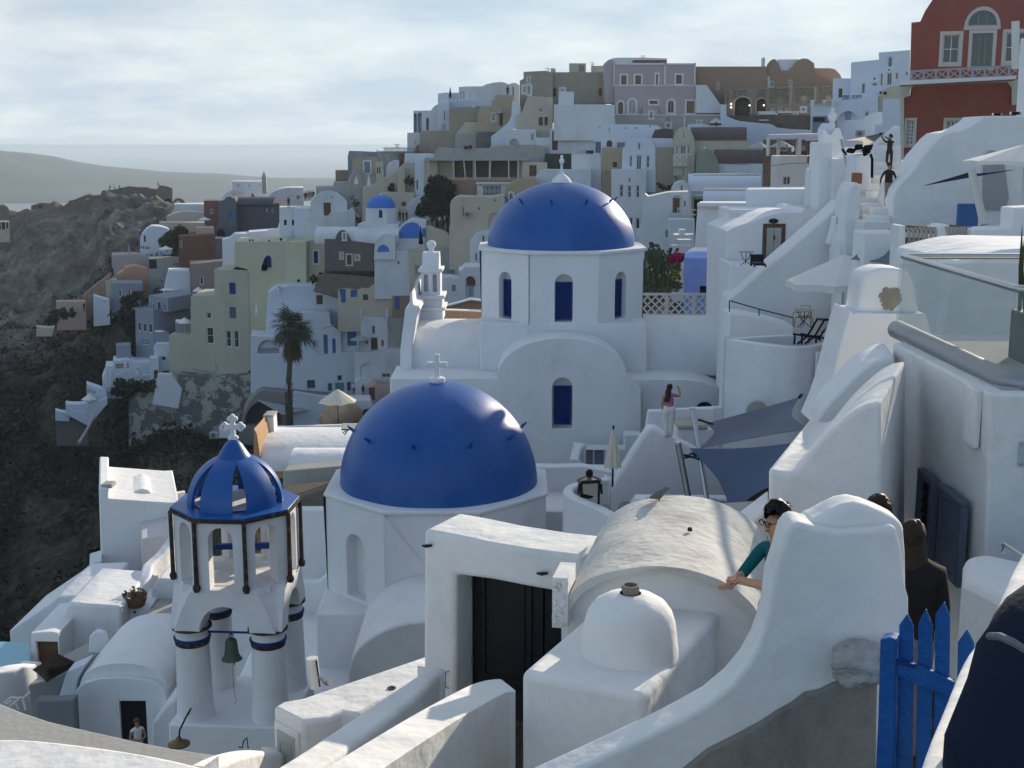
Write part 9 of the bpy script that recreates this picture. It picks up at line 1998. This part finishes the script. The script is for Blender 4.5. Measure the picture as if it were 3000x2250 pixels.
for(j,sx)in(('fr',1),('fl',-1)):
 mb=MB()
 b_=Vector((.04,-.385,1.29))if sx==1 else Vector((-.08,-.375,1.21))
 for k in range(4):a=(k-1.5)*0.22;ln=(0.055,0.068,0.065,0.05)[k];d=Vector((math.sin(a)-0.15*sx,-math.cos(a),-0.05));mb.tube([b_+Vector((0.014*(k-1.5),0.02,0)),b_+Vector((0.014*(k-1.5),0,0))+d*ln*0.5,b_+Vector((0.014*(k-1.5),0,-0.008))+d*ln],[0.009,0.008,0.006],6)
 mb.tube([b_+Vector((-0.025*sx,0.04,0)),b_+Vector((-0.055*sx,0.0,0.0)),b_+Vector((-0.06*sx,-0.03,0))],[0.011,0.01,0.007],6)
 mb.build('fingers',SKIN,by,smooth=True)['kind']='stuff'
 # person behind the pillar
view(2200,1400,800,1561)
Yq=8.6;hq=P(745,150,Yq)
figure('curly haired person mostly hidden behind the rounded pillar',hq-Vector((0.02,0,1.71)),200,dict(shirt=CL['purple'],trou=CL['grey'],farm='shirt'),{},'short',HAIR,1.0)
pk=P(905,190,8.4)
p2,T_=figure('person in long black jacket with purple top behind the gate',pk-Vector((-.03,0,1.84)),155,dict(shirt=CL['black'],trou=CL['grey'],farm='shirt',uarm='shirt'),dict(er=(.22,-.02,1.12),wr=(.20,-.10,.90),fr=(.2,-.13,.83),el=(-.22,-.02,1.12),wl=(-.2,-.1,.9)),'long',HAIR,1.0,dict(che=(.24,.18),wai=(.23,.18),pel=(.24,.19),hl=(.14,.14),hr=(.14,.14),sl=(.12,.1),sr=(.12,.1),el=(.08,.07),er=(.08,.07),nkb=(.16,.12),nek=(.10,.09)))
MB().tube([(0.16,-0.16,1.2),(0.17,-0.18,1.0),(0.16,-0.16,0.8)],[0.07,0.09,0.08],10).build('purple_cloth',CL['purple'],p2,smooth=True)
# near person in the navy jacket: back and arm at the right edge
nj=root('person',P(1500,2200,2.7),'person in a dark navy jacket cut off by the lower right corner','person')
secs=[(1085,2900,.26,.18,2.5),(1090,2300,.27,.18,2.52),(1105,1850,.27,.18,2.55),(1108,1520,.27,.18,2.6),(1165,1390,.27,.18,2.66),(1240,1190,.27,.18,2.72),(1330,990,.26,.17,2.8),(1400,850,.25,.16,2.86),(1470,745,.22,.15,2.9),(1570,660,.17,.13,2.95),(1720,560,.11,.10,3.0),(1790,450,.075,.08,3.0),(1800,350,.09,.10,3.0),(1790,150,.11,.12,3.0),(1850,-50,.10,.11,3.0),(1980,-150,.04,.05,3.0)]
vs=[];n=24
for i,(x,y,rx,ry,Y)in enumerate(secs):
 c=P(x,y,Y)+Vector((rx,0,0))
 for k in range(n):a=2*math.pi*k/n;w_=1+0.05*noise.noise(Vector((math.cos(a)*2,math.sin(a)*2,i*0.7)))+0.03*math.sin(5*a+i);vs.append(c+Vector((rx*math.cos(a)*w_,ry*math.sin(a)*w_,0)))
MB().add(vs,[(i*n+k,i*n+(k+1)%n,(i+1)*n+(k+1)%n,(i+1)*n+k)for i in range(len(secs)-1)for k in range(n)]+[tuple(range(n))[::-1],tuple((len(secs)-1)*n+k for k in range(n))]).build('body',CL['navy'],nj,smooth=True,angle=180)
tr_=[P(1362,905,2.66),P(1420,905,2.62),P(1500,940,2.6),P(1580,990,2.6),P(1700,1060,2.62)]
MB().tube(tr_,0.009,6).build('jacket_piping',CL['grey'],nj,smooth=True)
# woman in front of the chapel door
view(0,1650,1000)
fw_=P(885,1230,36.6);hw_=P(885,1005,36.6)
figure('short haired woman in white sleeveless dress looking at her phone by the chapel door',hw_-Vector((0,0,1.77)),35,dict(shirt=CL['white'],trou=CL['white'],skin=SKIN2,uarm='skin',farm='skin',look=(0.1,-1,-0.5)),dict(el=(-.24,-.02,1.14),wl=(-.05,-.22,1.12),fl=(.03,-.26,1.15),er=(.23,-.05,1.14),wr=(.08,-.25,1.14),fr=(.02,-.28,1.18)),'short',HAIRG,1.0)
# reclining person in the deck chair
view(1600,1100,800)
dk2=root('deck_chair',P(350,1020,31.2),'dark framed deck chair with canvas back, a person reclining in it','deck chair')
f_=Face(P(350,1020,31.2))
for(xa,ya,xb,yb_)in((285,870,285,985),(430,855,425,1050),(270,880,262,960),(445,880,450,960)):mb=MB();barp(mb,f_,xa,ya,xb,yb_,0.06,0,0.06);mb.build('frame',DWOOD,dk2)
mb=MB();barp(mb,f_,285,868,430,860,0.07,-0.01,0.07);mb.build('top_bar',DWOOD,dk2)
MB().prism([f_.loc(*q)for q in[(296,880),(425,875),(415,985),(300,960)]],0.01,0.05,f_.w).build('sling',CUSH,dk2)
hh_=P(350,830,31.9)
figure('dark haired person reclining with raised elbows in the deck chair',hh_-Vector((0,0,1.64)),180,dict(shirt=CL['black'],trou=CL['black'],uarm='skin',farm='skin',skin=SKIN2,sit=1),dict(pel=(0,-.45,1.0),wai=(0,-.30,1.1),che=(0,-.12,1.28),nkb=(0,-.02,1.43),hl=(-.1,-.48,.98),hr=(.1,-.48,.98),kl=(-.12,-.85,1.1),kr=(.12,-.85,1.1),al=(-.12,-1.1,.75),ar=(.12,-1.1,.75),tl=(-.12,-1.25,.75),tr=(.12,-1.25,.75),el=(-.3,-.02,1.5),wl=(-.1,.02,1.6),fl=(-.04,.04,1.62),er=(.3,-.02,1.5),wr=(.1,.02,1.6),fr=(.04,.04,1.62)),'short',HAIRB,1.05)
# ---- small figures: one standing and one seated master each, copied
def small_master(kind):
 pose={}if kind=='s' else dict(hl=(-.1,-.05,.52),hr=(.1,-.05,.52),pel=(0,0,.55),wai=(0,.02,.68),che=(0,.02,.88),nkb=(0,0,1.05),nek=(0,0,1.12),hd1=(0,-.01,1.20),hd2=(0,-.015,1.29),kl=(-.1,-.45,.52),kr=(.1,-.45,.52),al=(-.1,-.45,.1),ar=(.1,-.45,.1),tl=(-.1,-.6,.04),tr=(.1,-.6,.04),sl=(-.17,0,1.0),sr=(.17,0,1.0),el=(-.23,-.08,.75),er=(.23,-.08,.75),wl=(-.15,-.32,.76),wr=(.15,-.32,.76),fl=(-.12,-.4,.77),fr=(.12,-.4,.77))
 return figure('x',(0,0,0),0,dict(shirt=CL['grey'],trou=CL['grey'],sit=1 if kind!='s' else 0)if kind!='s' else dict(shirt=CL['grey'],trou=CL['grey']),pose,'short',HAIR,1.0,face=False,sub=1)[0]
MS,MT=small_master('s'),small_master('t');first={'s':True,'t':True}
def small(kind,x,y,Y,rz,top,legs,lab,group):
 m0=MS if kind=='s' else MT
 if first[kind]:o=m0;first[kind]=False
 else:
  o=m0 .copy();col.objects.link(o)
  for ch in m0 .children:c=ch.copy();col.objects.link(c);c.parent=o
 o.location=P(x,y,Y);o.rotation_euler=(0,0,R(rz));o['label']=lab;o['group']=group;k=rnd.uniform(0.95,1.1);o.scale=(k,k,k)
 for ch in o.children:
  if ch.name.startswith('body'):
   ch.material_slots[1].link='OBJECT';ch.material_slots[1].material=CL[top];ch.material_slots[2].link='OBJECT';ch.material_slots[2].material=CL[legs]
view(950,450,400)
cs_=[(1690,1200,'white','blue'),(1740,1170,'blue','grey'),(1790,1200,'blue','white'),(1830,1160,'grey','navy'),(1870,1190,'white','grey'),(1910,1160,'purple','grey'),(1950,1195,'white','navy'),(1985,1150,'grey','black'),(1850,1120,'black','grey'),(1760,1110,'red','navy'),(1925,1110,'blue','black'),(1960,1240,'grey','white')]
desc=['leftmost','second','third','fourth','fifth','sixth','seventh','eighth','ninth','tenth','eleventh','twelfth']
for i,(x,y,a,b)in enumerate(cs_):small('s',x,y,103+(i%3)*0.8-(3 if y>1180 else 0)*0.3,rnd.uniform(-180,180),a,b,'person in %s top in the lane crowd below the dark bush'%a if[c[2]for c in cs_].count(a)==1 else 'person in %s top and %s bottoms in the lane crowd below the dark bush'%(a,b),'people crowding the lane below the bush')
view(2100,200,400)
for i,(x,a)in enumerate(((985,'black'),(1130,'grey'),(1225,'white'),(1290,'brown'),(1350,'khaki'),(1400,'grey'),(1500,'brown'),(1560,'black'),(1620,'blue'))):small('t',x,1455,68.8+(i%2)*1.4,(90,-90,100,60)[i%4],a,'black','%s diner from the left end under the white restaurant canopy'%('first','second','third','fourth','fifth','sixth','seventh','eighth','ninth')[i],'diners in the open restaurant')
view(900,100,800)
small('s',1624,512,151,180,'black','black','taller dark figure standing on the ochre roof at the skyline','people on the hill top roofs');small('s',1668,520,150.5,100,'black','black','shorter dark figure with a camera on the ochre roof at the skyline','people on the hill top roofs')
view(500,500,600)
small('s',1275,405,131.5,20,'black','black','lone dark figure walking beside the pale vaulted house','people in the far lanes')
for i,x in enumerate((1450,1468,1488,1505,1525,1545)):small('s',x,330-3*i,190,40*i,('black','brown','red','navy','grey','black')[i],'black','%s of six tiny people lined up beside the cream chapel roof'%desc[i].replace('leftmost','first'),'people in the far lanes')
view(0,500,600)
for i,(x,y)in enumerate(((1190,215),(1232,205),(1290,212),(1710,185),(1440,300))):small('t' if i<4 else 's',x,y,262 if i<4 else 259,40*i,('grey','white','black','black','black')[i],'black',('grey','white topped','dark','lone highest','standing')[i]+' tiny figure on the castle ridge, '+('leftmost of three','middle of three','rightmost of three','on the tower','before the bright gap')[i],'people on the castle ridge')
small('s',912,1525,166,0,'black','navy','dark figure at the end of the pink lookout wall','people in the far lanes')
view(600,1000,600)
small('s',1710,590,84,0,'black','black','dark dressed person by the domed huts above the lower dome','people near the palm');small('s',1608,572,84.4,20,'white','black','person in white top by the turquoise door','people near the palm')
view(950,450,400)
for i,(x,a)in enumerate(((1225,'black'),(1282,'brown'),(1336,'black'))):small('s',x,1120,99.5,30*i,a,'black',('left','middle','right')[i]+' of three dark people on the roof right of the small dome','people on the small church roof')
